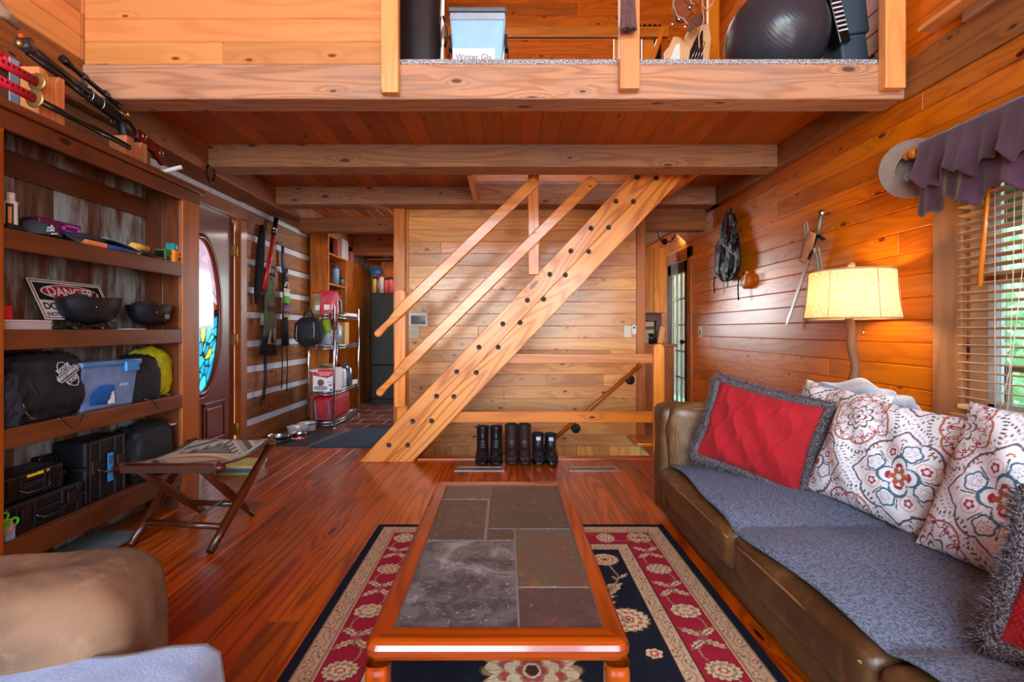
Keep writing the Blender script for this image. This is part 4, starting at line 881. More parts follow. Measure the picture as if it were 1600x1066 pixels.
# folded blue-grey blanket heaped on the sofa back
M_BLNK = mat('dusty_blue_fleece', (146, 160, 176), .9, var=.12, sheen=.6, bump=.25, bs=90, rgb2=(112, 126, 144))
mb = MB()
for i, (dx, dz, sc_) in enumerate(((0, 0, 1.0), (.03, .03, .86), (.0, .056, .70))):
    def bf(a, b_, i=i, dx=dx, dz=dz, sc_=sc_):
        th = a*2*PI; t = b_*2-1; w_ = .13*sc_*(1+.12*math.sin(b_*9+i)); h_ = .030+.010*math.sin(b_*7+i*2)
        e = max(0, 1-abs(t)**6)**.5
        return (1.66+dx+w_*math.cos(th)*e, 2.38+.30*sc_*t+.02*math.sin(th*2+i), .725+dz+(h_*math.sin(th)+.012*math.sin(th*3+b_*8))*e-.05*max(0, t)**2-.03*max(0, -t)**3)
    mb.grid(bf, 40, 40, cu=True)
tag(mb.build('fleece_blanket', M_BLNK), 'dusty blue fleece blanket folded on top of the sofa back', 'blanket')

# ---------------- floor lamp ----------------
LX, LY = 1.80, 2.60
lp = thing('floor_lamp', 'rustic branch floor lamp with a lit burlap drum shade', 'lamp', (LX, LY, 0))
mb = MB(); rs = random.Random(5); pts = []; rad = []
for k in range(40): z = .03+1.12*k/39; pts.append((LX+.010*math.sin(z*9)+.006*math.sin(z*31), LY+.008*math.cos(z*11), z)); rad.append(.0165+.005*abs(math.sin(z*14))+.003*rs.random())
mb.tube(pts, rad, 12); mb.tube([(LX, LY, .80), (LX+.03, LY-.01, .84), (LX+.035, LY-.012, .86)], [.012, .010, .006], 8)
mb.build('branch_pole', wood('bark', (120, 88, 62), (62, 42, 30), knots=.2, rough=.8, coat=0, bump=.8, fib=.5), lp)
mb = MB(); mb.lathe([(0, .03), (.10, .03), (.14, .015), (.145, 0), (0, 0)], (LX, LY, 0), 28); mb.build('base', M_IRON, lp)
b = NB('burlap_shade'); tc = b.n('ShaderNodeTexCoord').outputs['UV']; sp = b.n('ShaderNodeSeparateXYZ'); b.l(tc, sp.inputs[0])
wv = b.noise(b.comb(b.ma('MULTIPLY', sp.outputs[0], 300), b.ma('MULTIPLY', sp.outputs[1], 40)), 1, 2, .7); wh = b.noise(b.comb(b.ma('MULTIPLY', sp.outputs[0], 30), b.ma('MULTIPLY', sp.outputs[1], 300)), 1, 2, .7)
f = b.ramp(b.ma('MULTIPLY', b.ma('ADD', wv, wh), .5), .4, .6); c = b.mix(f, lin((222, 200, 168)), lin((176, 146, 110))); b.l(c, b.b.inputs['Base Color']); b.b.inputs['Roughness'].default_value = .9
tr = b.n('ShaderNodeBsdfTranslucent'); b.l(c, tr.inputs[0]); mx = b.n('ShaderNodeMixShader'); mx.inputs[0].default_value = .38; b.l(b.b.outputs[0], mx.inputs[1]); b.l(tr.outputs[0], mx.inputs[2]); b.l(mx.outputs[0], b.o.inputs[0])
SZ0, SZ1, SR0, SR1 = 1.117, 1.362, .213, .190
mb = MB(); mb.grid(lambda a, b_: (LX+(SR0+(SR1-SR0)*b_-.006*math.sin(PI*b_))*math.cos(a*2*PI), LY+(SR0+(SR1-SR0)*b_-.006*math.sin(PI*b_))*math.sin(a*2*PI), SZ0+(SZ1-SZ0)*b_), 64, 8, cu=True, su=1.3, sv=.245)
sh = mb.build('lamp_shade', b.m, lp)
mt = mat('shade_binding', (176, 140, 100), .9)
mb = MB(); 
for z, r in ((SZ0, SR0), (SZ1, SR1)): mb.tube([(LX+r*math.cos(2*PI*k/64), LY+r*math.sin(2*PI*k/64), z) for k in range(65)], .0045, 6, False)
for k in range(6): a = 2*PI*k/6+.5; mb.cyl((LX+SR0*1.004*math.cos(a), LY+SR0*1.004*math.sin(a), SZ0), (LX+SR1*1.004*math.cos(a), LY+SR1*1.004*math.sin(a), SZ1), .0016, n=5)
mb.build('shade_binding', mt, sh)
mb = MB(); mb.ball((LX, LY, 1.395), .018, 10); mb.cyl((LX, LY, 1.34), (LX, LY, 1.385), .006); mb.build('finial', W_BEAM, lp)
mb = MB()
for k in range(3): a = 2*PI*k/3; mb.cyl((LX, LY, 1.345), (LX+SR1*math.cos(a), LY+SR1*math.sin(a), 1.36), .002, n=5)
mb.build('shade_spider', M_BRASS, lp)
mb = MB(); mb.ball((LX, LY, 1.245), (.03, .03, .042), 12); mb.cyl((LX, LY, 1.15), (LX, LY, 1.21), .014); mb.build('light_bulb', mat('lit_bulb', (255, 240, 220), .5, emit=(255, 210, 156), es=185, var=0), lp)
mb = MB(); mb.cyl((LX+.05, LY-.02, 1.04), (LX+.045, LY-.02, 1.2), .001, n=5); mb.ball((LX+.05, LY-.02, 1.04), (.006, .006, .010), 6); mb.build('pull_chain', M_BRASS, lp)

# ---------------- suede armchair with throw ----------------
M_SUEDE = leather('distressed_suede', (122, 92, 66), (80, 60, 44), (158, 126, 96)); [n for n in M_SUEDE.node_tree.nodes if n.type == 'BSDF_PRINCIPLED'][0].inputs['Roughness'].default_value = .8
ar = thing('suede_armchair', 'distressed brown suede chair in the near left corner', 'armchair', (-1.15, .95, 0))
mb = MB(); mb.T = Matrix.Translation((-1.15, 1.06, 0)) @ Matrix.Rotation(R(14), 4, 'Z')
cushion(mb, (-.33, -.14, .04), (.33, .17, .515), .07, .02, n=20, seed=9); mb.build('arm', M_SUEDE, ar)
mb = MB(); mb.T = Matrix.Translation((-.985, .70, 0)) @ Matrix.Rotation(R(14), 4, 'Z'); cushion(mb, (-.40, -.36, .03), (.42, .26, .30), .04, .0, n=12); mb.build('base', M_SUEDE, ar)
mb = MB(); mb.T = Matrix.Translation((-.985, .70, 0)) @ Matrix.Rotation(R(14), 4, 'Z'); cushion(mb, (-.36, -.34, .27), (.44, .22, .375), .04, .012, n=14); mb.build('seat_cushion', M_SUEDE, ar)
M_PALE = mat('pale_blue_fleece', (146, 168, 198), .95, var=.08, sheen=.2, bump=.5, bs=160, rgb2=(126, 148, 182), vs=9)
mb = MB(); TT = Matrix.Translation((-.985, .70, 0)) @ Matrix.Rotation(R(14), 4, 'Z')
def th2(u, v):
    x = -.2+u*.72; y = -.30+v*.56; z = .395+.004*noise.noise(Vector((x*9, y*9, 0)))
    if x > .43: z -= (x-.43)*2.6; x = .43+(x-.43)*.35+.006*math.sin(y*20)+.02
    z += -.010*max(0, (x-.36)/.07)
    p = TT @ Vector((x, y+.008*math.sin(u*16), z)); return tuple(p)
mb.grid(th2, 60, 40); tag(mb.build('fleece_throw', M_PALE, solid=.014), 'pale blue fleece throw draped over the suede chair seat', 'throw')

# ---------------- folding stool ----------------
so_ = thing('folding_stool', 'folding camp stool with a woven southwestern seat and dark legs', 'stool', (-1.6, 2.6, 0))
SXL, SXR, FYf, FYb, SZ = -1.80, -1.36, 2.36, 2.88, .405
for nm, p0, p1 in (('leg', (SXR+.0, FYb, SZ-.01), (SXR-.03, 2.345, .012)), ('leg', (SXL-.0, FYb, SZ-.01), (SXL-.02, 2.42, .012)), ('leg', (SXR-.075, FYf, SZ-.01), (SXR-.075, 2.84, .012)), ('leg', (SXL+.065, FYf, SZ-.01), (SXL+.065, 2.87, .012))):
    mb = MB(); a, b_ = Vector(p0), Vector(p1); mb.tube([a, a.lerp(b_, .33), a.lerp(b_, .5), a.lerp(b_, .8), b_], [.017, .021, .024, .021, .018], 14); mb.build(nm, W_DARK, so_)
for y, x0, x1 in ((FYf, -1.83, -1.335), (FYb, -1.83, -1.335)):
    mb = MB(); mb.cyl((x0, y, SZ), (x1, y, SZ), .022, n=18); mb.cyl((x1, y, SZ), (x1+.004, y, SZ), .016, n=14); mb.build('seat_dowel', W_DARK, so_)
def lerp3(p, q, z): t = (p[2]-z)/(p[2]-q[2]); return tuple(p[i]+(q[i]-p[i])*t for i in range(3))
a = lerp3((SXR, FYb, SZ-.01), (SXR-.03, 2.345, .012), .09); c = lerp3((SXL, FYb, SZ-.01), (SXL-.02, 2.42, .012), .09)
mb = MB(); mb.cyl(a, c, .016, n=12); mb.build('stretcher', W_DARK, so_)
a2 = lerp3((SXR-.075, FYf, SZ-.01), (SXR-.075, 2.84, .012), .11); c2 = lerp3((SXL+.065, FYf, SZ-.01), (SXL+.065, 2.87, .012), .11)
mb = MB(); mb.cyl(a2, c2, .016, n=12); mb.build('stretcher', W_DARK, so_)
m1 = Vector(a).lerp(Vector(c), .42); m2 = Vector(a2).lerp(Vector(c2), .35)
ms_ = mat('leather_strap', (96, 84, 74), .5)
mb = MB(); mb.bar(m1+Vector((0, 0, .018)), m2+Vector((0, 0, .018)), .018, .003)
for q in (m1, m2): mb.tube([q+Vector((0, .019*math.cos(t_), .019*math.sin(t_))) for t_ in np.linspace(0, 2*PI, 17)], (.002), 6, False); mb.tube([q+Vector((.012, .019*math.cos(t_), .019*math.sin(t_))) for t_ in np.linspace(0, 2*PI, 17)], (.002), 6, False)
mb.build('strap', ms_, so_)
def seat_pos(U, V):
    Y = FYf-.022+(FYb-FYf+.044)*V; sag = -.032*np.sin(PI*V)*(1-.25*np.sin(PI*U)); e = np.where(V < .04, -(.04-V)/.04*.022, 0)+np.where(V > .96, -(V-.96)/.04*.022, 0)
    return np.stack([SXL+.0+(SXR-SXL)*U*1.0, Y, SZ+.024+sag+e], 1)
def seat_col(U, V):
    a = U-.5; b_ = V-.5; C = np.tile(lin((152, 140, 122)), (len(U), 1)); dk = lin((88, 82, 74)); lt = lin((178, 170, 150)); orn = lin((190, 120, 74))
    r = np.abs(a)+np.abs(b_); C[(r > .58) & (r < .66)] = dk; C[(r > .68) & (r < .72)] = lt; C[(np.abs(a) > .40) & (np.abs(b_) > .2)] = dk; C[(np.abs(np.abs(a)-.43) < .02)] = lt
    C[(r < .5)] = lt; st_ = .46+.04*np.sign(np.sin(40*b_)); C[(r < .40+.05*np.sign(np.sin(a*70))) & (b_ > .05)] = dk; C[(r < .30+.03*np.sign(np.sin(a*70))) & (b_ > .08)] = lin((120, 116, 104))
    m = np.abs(b_+.08+.5*a*a) < .10*(1-(2*a)**2).clip(0, 1); C[m] = lin((206, 190, 160)); m = np.abs(b_+.10+.5*a*a) < .05*(1-(2.2*a)**2).clip(0, 1); C[m] = orn
    C[(V < .07)] = lin((128, 116, 104)); return C
o = paint('seat_sling', 120, 120, seat_pos, seat_col, vcol('woven_wool', .9, .3, 500, spec=.1), so_)
md = mat('dark_leather_edge', (66, 36, 26), .4)
for x in (SXL, SXR):
    mb = MB(); mb.tube([(x, FYf-.024+(FYb-FYf+.048)*t_, SZ+.022-.032*math.sin(PI*t_)*1.0) for t_ in np.linspace(0, 1, 15)], [(.006, .009)]*15, 6); mb.build('seat_binding', md, so_)
mb = MB(); mb.box((SXL-.004, FYf-.027, SZ-.018), (SXR+.004, FYf-.022, SZ+.016)); mb.build('seat_binding', md, so_, bev=.002)
for x in (SXL-.004, SXR): 
    for y in (FYf, FYb):
        mb = MB(); mb.cyl((x-.0, y, SZ), (x+.006, y, SZ), .029, n=20); mb.build('seat_binding', md, so_)
# ---------------- bookcase ----------------
BX, BBX = -1.92, -2.145; BY0, BY1 = 1.80, 3.13
bc = thing('bookcase', 'tall dark stained open bookcase of weathered boards along the left wall', 'bookcase', (-2.03, 2.46, 0))
mb = MB(); planks(mb, 2, 1, 0, 0, 1.93, BY0, BY1, BBX-.02, BBX, .19, lmin=3, lmax=4); mb.build('back_panel', W_BARN, bc, bev=.003)
for a, b_ in ((BY0+.03, BY0+.055), (BY1-.16, BY1-.135)):
    mb = MB(); mb.box((BBX, a, 0), (-2.04, b_, 1.9), 2); mb.box((-2.038, a, 0), (BX-.02, b_, 1.9), 2); mb.build('side_panel', W_SHELF, bc, bev=.002)
for y0, y1 in ((BY0, 1.912), (2.968, BY1)):
    mb = MB(); mb.box((BX-.02, y0, 0), (BX, y1, 1.9), 2); mb.build('stile', W_STILE, bc, bev=.003)
mb = MB(); mb.box((BX-.02, 1.912, 0), (BX-.005, 1.914, 1.9)); 
for z in (1.453, 1.06, .675, .235):
    mb = MB(); mb.box((BBX, 1.83, z-.03), (BX-.022, 2.995, z), 1); mb.box((BX-.022, 1.905, z-(.10 if z < .3 else .08)), (BX-.002, 2.972, z), 1); mb.build('shelf', W_SHELF, bc, bev=.004)
mb = MB(); mb.box((BBX-.05, BY0, 1.905), (BX+.02, BY1+.03, 1.94), 1); mb.box((BX-.02, BY0, 1.83), (BX+.004, BY1, 1.905), 1); mb.build('top', W_SHELF, bc, bev=.005)
mb = MB(); mb.box((BBX, 1.9, 1.72), (BBX+.02, 2.99, 1.83), 1); mb.build('top_rail', W_SHELF, bc, bev=.004)
def B_(px, x=-2.0): return YW(px, x)
EY, EZ = Vector((0, 1, 0)), Vector((0, 0, 1))
def onleft(x, y, z): return FR((x, y, z), EY, EZ)   # lettering facing the room from the left wall
# --- shelf A
def bottle(name, lab, x, y, z, r, h, m, capm, band=None):
    t = thing(name, lab, 'bottle', (x, y, z)); mb = MB(); mb.lathe([(0, 0), (r*.92, 0), (r, .006), (r, h*.68), (r*.9, h*.75), (r*.5, h*.82), (r*.45, h*.86), (0, h*.86)], (x, y, z), 24); mb.build('body', m, t)
    mb = MB(); mb.lathe([(r*.55, h*.83), (r*.55, h-.003), (r*.5, h), (0, h)], (x, y, z), 18); mb.build('cap', capm, t)
    if band: mb = MB(); mb.lathe([(r*1.02, h*.1), (r*1.02, h*.62)], (x, y, z), 24); mb.build('wrap_label', band, t)
    return t
wp = mat('white_plastic', (216, 222, 228), .4, var=.03)
zA = 1.453
t = bottle('lotion_bottle', 'white bottle with black and orange label at the left end of the upper shelf', -1.985, B_(16, -1.985), zA, .026, .155, wp, wp)
mb = MB(); y = B_(16, -1.985); mb.grid(lambda a, b_: (-1.985+.0268*math.cos(-1.3+a*.9), y+.0268*math.sin(-1.3+a*.9), zA+.018+.09*b_), 8, 2); mb.grid(lambda a, b_: (-1.985+.0268*math.cos(.2+a*.8), y+.0268*math.sin(.2+a*.8), zA+.018+.09*b_), 8, 2); mb.build('front_label', M_INK, t)
mb = MB(); mb.grid(lambda a, b_: (-1.985+.0275*math.cos(-1.05+a*.4), y+.0275*math.sin(-1.05+a*.4), zA+.03+.065*b_), 5, 2); mb.build('label_band', mat('orange_print', (226, 150, 30), .6), t)
mb = MB(); mb.box((-2.09, B_(1, -2.0)-.02, zA), (-2.03, B_(1, -2.0)+.005, zA+.125), 2); tag(mb.build('wooden_block', W_FRESH, bev=.002), 'small upright wooden block beside the white bottle', 'block')
mb = MB(); mb.ball((-1.975, B_(8), zA+.014), (.03, .04, .013), 10, .7); tag(mb.build('sunglasses_pouch', M_BLACK), 'small black pouch in front of the white bottle', 'pouch')
# baseball cap
M_CAPG = mat('slate_green_twill', (50, 60, 66), .85, bump=.3, bs=300, var=.15)
def cap(lab, cx, cy, z, rot, r, m, logo=None, s=1.0, group=None):
    t = thing('baseball_cap', lab, 'hat', (cx, cy, z)); mb = MB(); T = Matrix.Translation((cx, cy, z)) @ Matrix.Rotation(rot, 4, 'Z'); mb.T = T
    mb.grid(lambda a, b_: (r*1.12*math.cos(a*2*PI)*math.cos(b_*PI/2)**.75, r*.9*math.sin(a*2*PI)*math.cos(b_*PI/2)**.75, .008+r*.80*math.sin(b_*PI/2)*(1-.12*math.cos(a*2*PI))), 40, 14, cu=True); mb.build('crown', m, t)
    mb = MB(); mb.T = T
    mb.grid(lambda a, b_: (r*.75+(.03+b_*.075)*(1-.35*(2*a-1)**2)*1.0, (2*a-1)*r*.82*(1-.12*b_), .024-.012*b_-.045*(2*a-1)**2*(.3+b_*.3)+.006), 20, 8); mb.build('brim', m, t, solid=.004)
    mb = MB(); mb.T = T; mb.ball((0, 0, r*.82), (.007, .007, .004), 6); mb.build('top_button', m, t)
    return t
cp = cap('slate green baseball cap lying beside the purple case', -1.995, B_(62, -1.99), zA, R(66), .072, M_CAPG)
wl_ = mat('white_embroidery', (206, 220, 236), .8, var=.02)
yc = B_(80, -1.93); 
for k, (dy, dz, an, w_) in enumerate(((0, .045, .5, .03), (.005, .038, -.4, .03), (-.004, .03, .2, .026), (.012, .048, -.9, .02), (.02, .022, .2, .03))):
    mb = MB(); mb.obox(FR((-1.925-.0, yc+dy-.01, zA+dz-.006), (0, math.cos(an), math.sin(an)), (0, -math.sin(an), math.cos(an))), (w_, .005, .002)); mb.build('embroidery', wl_, cp)
# purple case
M_PURP = mat('purple_plastic', (92, 22, 84), .3, coat=.4, var=.05); M_PUR2 = mat('violet_latch', (170, 70, 172), .35, var=.03)
pc = thing('plastic_case', 'purple plastic case with a violet latch behind the cap', 'case', (-2.06, 2.22, zA))
mb = MB(); mb.box((-2.125, B_(56, -2.06), zA+.0), (-2.045, B_(128, -2.045), zA+.105), 1); mb.build('body', M_PURP, pc, bev=.008, seg=3)
mb = MB(); y0, y1 = B_(97, -2.045), B_(124, -2.045); 
for lo, hi in (((-2.046, y0, zA+.055), (-2.036, y0+.012, zA+.095)), ((-2.046, y1-.012, zA+.055), (-2.036, y1, zA+.095)), ((-2.046, y0, zA+.083), (-2.036, y1, zA+.095)), ((-2.046, y0, zA+.055), (-2.036, y1, zA+.068))): mb.box(lo, hi)
mb.build('latch', M_PUR2, pc, bev=.002)
M_NAVY = mat('dark_navy_cloth', (40, 48, 64), .8, var=.2, bump=.3, bs=40)
mb = MB(); mb.ball((-2.03, B_(140), zA+.045), (.06, .10, .020), 12, .75, .08); mb.T = None; tag(mb.build('folded_cloth', M_NAVY), 'dark navy folded cloth resting behind the pale wood piece', 'cloth')
mb = MB(); mb.box((-1.985, B_(130, -1.95), zA), (-1.935, B_(165, -1.945), zA+.024), 1); tag(mb.build('wood_offcut', W_FRESH, bev=.002), 'pale flat wood offcut at the shelf edge under the cloth', 'board')
kn = thing('pocket_tool', 'blue handled tool lying at the front edge of the shelf', 'tool', (-1.95, B_(190), zA))
mb = MB(); mb.tube([(-1.955, B_(166, -1.95), zA+.014), (-1.95, B_(190, -1.95), zA+.013), (-1.95, B_(212, -1.95), zA+.010)], [.013, .013, .010], 10); mb.build('handle', mat('blue_rubber', (24, 74, 140), .5), kn)
mb = MB(); mb.cyl((-1.95, B_(212, -1.95), zA+.010), (-1.95, B_(218, -1.95), zA+.009), .007); mb.build('tip', W_PINE_L, kn)
mg = thing('rolled_magazine', 'dark folded magazine lying behind the blue tool', 'magazine', (-2.02, B_(190), zA)); mb = MB()
mb.grid(lambda a, b_: (-2.07+.10*b_, B_(152, -2.02)+.24*a, zA+.052-.035*a*a+.006*math.sin(b_*PI)), 12, 6); mb.build('pages', M_NAVY, mg, solid=.008)
mb = MB(); mb.grid(lambda a, b_: (-2.07+.10*b_, B_(152, -2.02)+.24*a, zA+.0575-.035*a*a+.006*math.sin(b_*PI)), 12, 6); mb.build('page_edge', M_WHITE, mg, solid=.0015)
yr = thing('masking_tape_roll', 'short yellow rolled paper beside the magazine', 'roll', (-2.03, B_(222), zA)); mb = MB(); mb.cyl((-1.985, B_(207, -1.985), zA+.052), (-2.0, B_(229, -2.0), zA+.058), .019, n=16); mb.build('roll', mat('yellow_paper', (222, 176, 74), .7), yr)
mb = MB(); mb.tube([(-1.96, B_(218, -1.96), zA+.008), (-1.965, B_(232, -1.96), zA+.016), (-1.96, B_(246, -1.96), zA+.010), (-1.96, B_(255, -1.96), zA+.012)], [.008, .012, .010, .008], 8); tag(mb.build('charging_cable_bundle', M_BLKG), 'small tangled black cable bundle beside the green box', 'cable')
def gadget(name, lab, cat, x0, x1, p0, p1, z0, h, m, face):
    t = thing(name, lab, cat, ((x0+x1)/2, (B_(p0, x1)+B_(p1, x1))/2, z0)); mb = MB(); mb.box((x0, B_(p0, x1), z0), (x1, B_(p1, x1), z0+h)); mb.build('body', m, t, bev=.004, seg=3)
    ya, yb = B_(p0, x1), B_(p1, x1); mb = MB()
    for f in face: mb.box((x1-.002, ya+(yb-ya)*f[0], z0+h*f[1]), (x1+.002, ya+(yb-ya)*f[2], z0+h*f[3]))
    mb.build('face_plate', M_BLKG, t); return t
mb = MB(); 
t = gadget('green_battery_box', 'green and black boxy charger near the right end of the upper shelf', 'charger', -2.02, -1.955, 259, 272, zA, .072, mat('leaf_green_plastic', (62, 112, 62), .45), [(.15, .1, .5, .45), (.5, .62, .8, .8)])
mb = MB(); mb.box((-2.015, B_(259, -1.955)-.002, zA+.012), (-1.965, B_(259, -1.955)+.001, zA+.062)); mb.build('side_grille', M_BLKG, t)
gadget('orange_battery_box', 'orange boxy charger at the right end of the upper shelf', 'charger', -2.0, -1.935, 273, 289, zA, .072, mat('orange_plastic', (240, 140, 30), .45), [(.35, .15, .9, .5), (.4, .65, .65, .8)])
t = thing('teal_box', 'small teal box stacked on the orange charger', 'box', (-1.98, B_(281), zA+.074)); mb = MB(); mb.box((-2.0, B_(272, -1.95), zA+.0735), (-1.95, B_(289, -1.95), zA+.115)); mb.build('body', mat('teal_card', (36, 140, 140), .5), t, bev=.002)
mb = MB(); mb.box((-1.951, B_(275, -1.95), zA+.085), (-1.949, B_(287, -1.95), zA+.092)); mb.box((-1.951, B_(275, -1.95), zA+.097), (-1.949, B_(284, -1.95), zA+.103)); mb.build('print', M_WHITE, t)
# --- shelf B
zB = 1.06
t = thing('shallow_box', 'shallow grey cardboard box under the red box on the middle shelf', 'box', (-1.99, 1.99, zB)); mb = MB(); mb.box((-2.1, 1.86, zB), (-1.935, B_(81, -1.935), zB+.032)); mb.build('tray', mat('grey_card', (168, 158, 156), .8, var=.04), t, bev=.002)
mb = MB(); mb.box((-2.102, 1.858, zB+.0325), (-1.933, B_(82, -1.933), zB+.038)); mb.build('lid', mat('pale_card', (196, 190, 192), .8, var=.03), t, bev=.002)
mb = MB(); mb.box((-2.05, 1.90, zB+.0385), (-1.96, B_(55, -1.96), zB+.0405)); tag(mb.build('red_booklet', mat('red_print', (196, 40, 50), .5)), 'thin red and white booklet lying on the grey box lid', 'booklet')
mb = MB(); mb.box((-2.02, B_(2, -1.97), zB+.041), (-1.965, B_(20, -1.965), zB+.095)); tag(mb.build('small_red_box', mat('red_card', (200, 24, 44), .5), bev=.003), 'small bright red box standing on the grey box at the left end', 'box')
sg = thing('danger_sign', 'white danger sign with a red oval leaning at the back of the shelf', 'sign', (-2.08, 2.2, zB))
# leaning back against the back panel
so0 = Vector((-2.045, B_(41, -2.10)+.03, zB+.045)); up_ = Vector((-.09, -.075, .19)).normalized(); rt = Vector((0, 1, 0)); SW, SH = .40, .205
sM = FR(so0+rt*0, rt, up_)
def srect(x0, y0, x1, y1, m, ext, nm, par, base=sM, th=.001):
    mb = MB(); mb.T = base; mb.box((x0, y0, ext-th), (x1, y1, ext)); return mb.build(nm, m, par)
srect(-.0, 0, SW, SH, M_WHITE, .002, 'sign_plate', sg, th=.002)
mb = MB(); mb.T = sM
for lo, hi in (((.006, .006), (SW-.006, .010)), ((.006, SH-.010), (SW-.006, SH-.006)), ((.006, .006), (.010, SH-.006)), ((SW-.010, .006), (SW-.006, SH-.006))): mb.box((*lo, .002), (*hi, .0026))
mb.box((.018, .098, .002), (SW-.018, SH-.018, .0026)); mb.build('black_border', M_INK, sg)
mb = MB(); mb.T = sM; mb.prism([(SW/2+.160*math.cos(a), .143+.040*math.sin(a)) for a in np.linspace(0, 2*PI, 40, endpoint=False)], .0006, Matrix.Translation((0, 0, .0026))); mb.build('oval_rim', M_WHITE, sg)
mb = MB(); mb.T = sM; mb.prism([(SW/2+.152*math.cos(a), .143+.035*math.sin(a)) for a in np.linspace(0, 2*PI, 40, endpoint=False)], .0006, Matrix.Translation((0, 0, .0032))); mb.build('red_oval', mat('sign_red', (176, 20, 44), .5), sg)
text('DANGER', .064, sM @ Matrix.Translation((SW/2, .143, .004)), M_WHITE, sg, sx=1.0, bold=.0008)
text('DO NOT ENTER', .046, sM @ Matrix.Translation((.022, .066, .0022)), M_INK, sg, sx=1.0, bold=.0014, align='LEFT')
text('(NOT ONLY WILL', .026, sM @ Matrix.Translation((.020, .026, .0022)), M_INK, sg, sx=.95, bold=.0006, align='LEFT')
def helmet(lab, cx, cy, z, r, rz, rot, extra):
    t = thing('motorcycle_helmet', lab, 'helmet', (cx, cy, z), 'half helmets on the middle shelf'); mb = MB(); T = Matrix.Translation((cx, cy, z+.012)) @ Matrix.Rotation(rot, 4, 'Z')
    mb.T = T
    pr_ = [(0, 0), (.25, .01), (.5, .06), (.72, .18), (.86, .36), (.95, .58), (1.0, .80), (1.04, .98), (1.05, 1.0), (1.0, 1.0), (.96, .95), (.9, .6), (.7, .25), (0, .12)]
    mb.grid(lambda a, b_: (lambda i, f: (r[0]*(pr_[i][0]+(pr_[i+1][0]-pr_[i][0])*f)*math.cos(a*2*PI), r[1]*(pr_[i][0]+(pr_[i+1][0]-pr_[i][0])*f)*math.sin(a*2*PI)*(1+.06*math.sin(a*2*PI)), rz*(pr_[i][1]+(pr_[i+1][1]-pr_[i][1])*f)*(1+(.06*math.sin(a*2*PI)))))(min(int(b_*13), 12), b_*13-min(int(b_*13), 12)), 48, 26, cu=True); mb.build('shell', mat('satin_black_shell', (24, 27, 32), .32, var=.03), t)
    mb = MB(); mb.T = T
    for s in (-1, 1): mb.tube([(r[0]*.8*s, -r[1]*.3, rz*.95), (r[0]*.5*s, -r[1]*.1, rz*1.1), (r[0]*.2*s, 0, rz*1.05), (0, r[1]*.1, rz*.9)], [(.009, .003)]*4, 8)
    mb.build('chin_strap', M_NYLON, t)
    mb = MB(); mb.T = T; mb.ball((r[0]*1.0, -r[1]*.42, rz*.62), .0035, 6); mb.build('rivet', M_STEEL, t)
    return t
helmet('larger black half helmet upside down in front of the danger sign', -2.015, 2.414, zB+.012, (.092, .162), .130, 0, 0)
h2 = helmet('smaller black half helmet upside down at the right of the middle shelf', -2.0, 2.80, zB+.012, (.085, .138), .115, 0, 0)
mb = MB(); mb.box((-1.912, B_(258, -1.92)-.01, zB+.06), (-1.910, B_(258, -1.92)+.022, zB+.085)); mb.build('sticker', mat('grey_sticker', (110, 110, 112), .6), h2)
mb = MB(); rs = random.Random(4)
for k in range(9):
    y = B_(85+k*9, -1.95); mb.tube([(-1.95+rs.uniform(-.02, .01), y, zB+.006), (-1.945, y+.03, zB+.012+rs.uniform(0, .02)), (-1.955, y+.06, zB+.006)], .004, 6)
tag(mb.build('black_cables', M_BLKG), 'tangle of black straps and cables below the larger helmet', 'cables')
for i, (p, w_, lab) in enumerate(((118, 26, 'flat black phone-like case lying under the larger helmet'), (160, 22, 'thin black wallet on the shelf edge between the helmets'))):
    mb = MB(); mb.box((-1.99, B_(p, -1.94), zB+.0005), (-1.935, B_(p+w_, -1.94), zB+.010)); tag(mb.build('flat_case', M_BLKG, bev=.003), lab, 'case')
for i, (p, w_, z) in enumerate(((195, 28, 0), (207, 20, .0025))):
    mb = MB(); mb.box((-2.0, B_(p, -1.94), zB+z), (-1.935, B_(p+w_, -1.94), zB+z+.002)); tag(mb.build('paper_sheet', mat('lilac_paper', (196, 198, 214), .8, var=.03)), ('lower loose white paper sheet in front of the smaller helmet', 'upper loose white paper sheet in front of the smaller helmet')[i], 'paper', 'loose papers')
t = bottle('eye_drop_bottle', 'tiny white bottle beside the smaller helmet at the shelf end', -1.965, B_(284, -1.965), zB, .012, .05, wp, wp)
mb = MB(); mb.tube([(-1.94+.018*math.cos(a), B_(271, -1.94)+.022*math.sin(a), zB+.004+.008*abs(math.sin(a*1.5))) for a in np.linspace(0, 7, 22)], .003, 6); tag(mb.build('cable_coil', M_BLKG), 'coiled black cable in front of the tiny white bottle', 'cable')
# --- shelf C
zC = .675
def sack(name, lab, cat, c, r, m, seed, amp=.10, group=None, pw=.68, flat=.8):
    random.seed(seed); t = thing(name, lab, cat, (c[0], c[1], c[2]-r[2]*flat), group); mb = MB(); mb.ball(c, r, 34, pw, amp*1.9, 7, flat); mb.build('bag_body', m, t); return t
hb = sack('cloth_helmet_bag', 'black drawstring bag with a winged grey shield logo', 'bag', (-2.03, 2.15, zC+.13), (.098, .215, .157), M_NYLON, 3, .055)
mb = MB(); 
for k in range(5): mb.tube([(-1.945+.004*k, 2.02+.03*k, zC+.20-.02*k), (-1.935, 2.06+.03*k, zC+.12), (-1.94, 2.08+.04*k, zC+.03)], [.002, .005, .002], 6)
mb.build('fold_ridge', M_NYLON, hb)
mb = MB(); mb.tube([(-1.93, 2.14, zC+.006), (-1.912, 2.16, zC-.01), (-1.910, 2.20, zC-.05), (-1.911, 2.24, zC-.035), (-1.912, 2.26, zC-.002), (-1.93, 2.28, zC+.006)], .0022, 6); mb.build('drawstring', M_BLKG, hb)
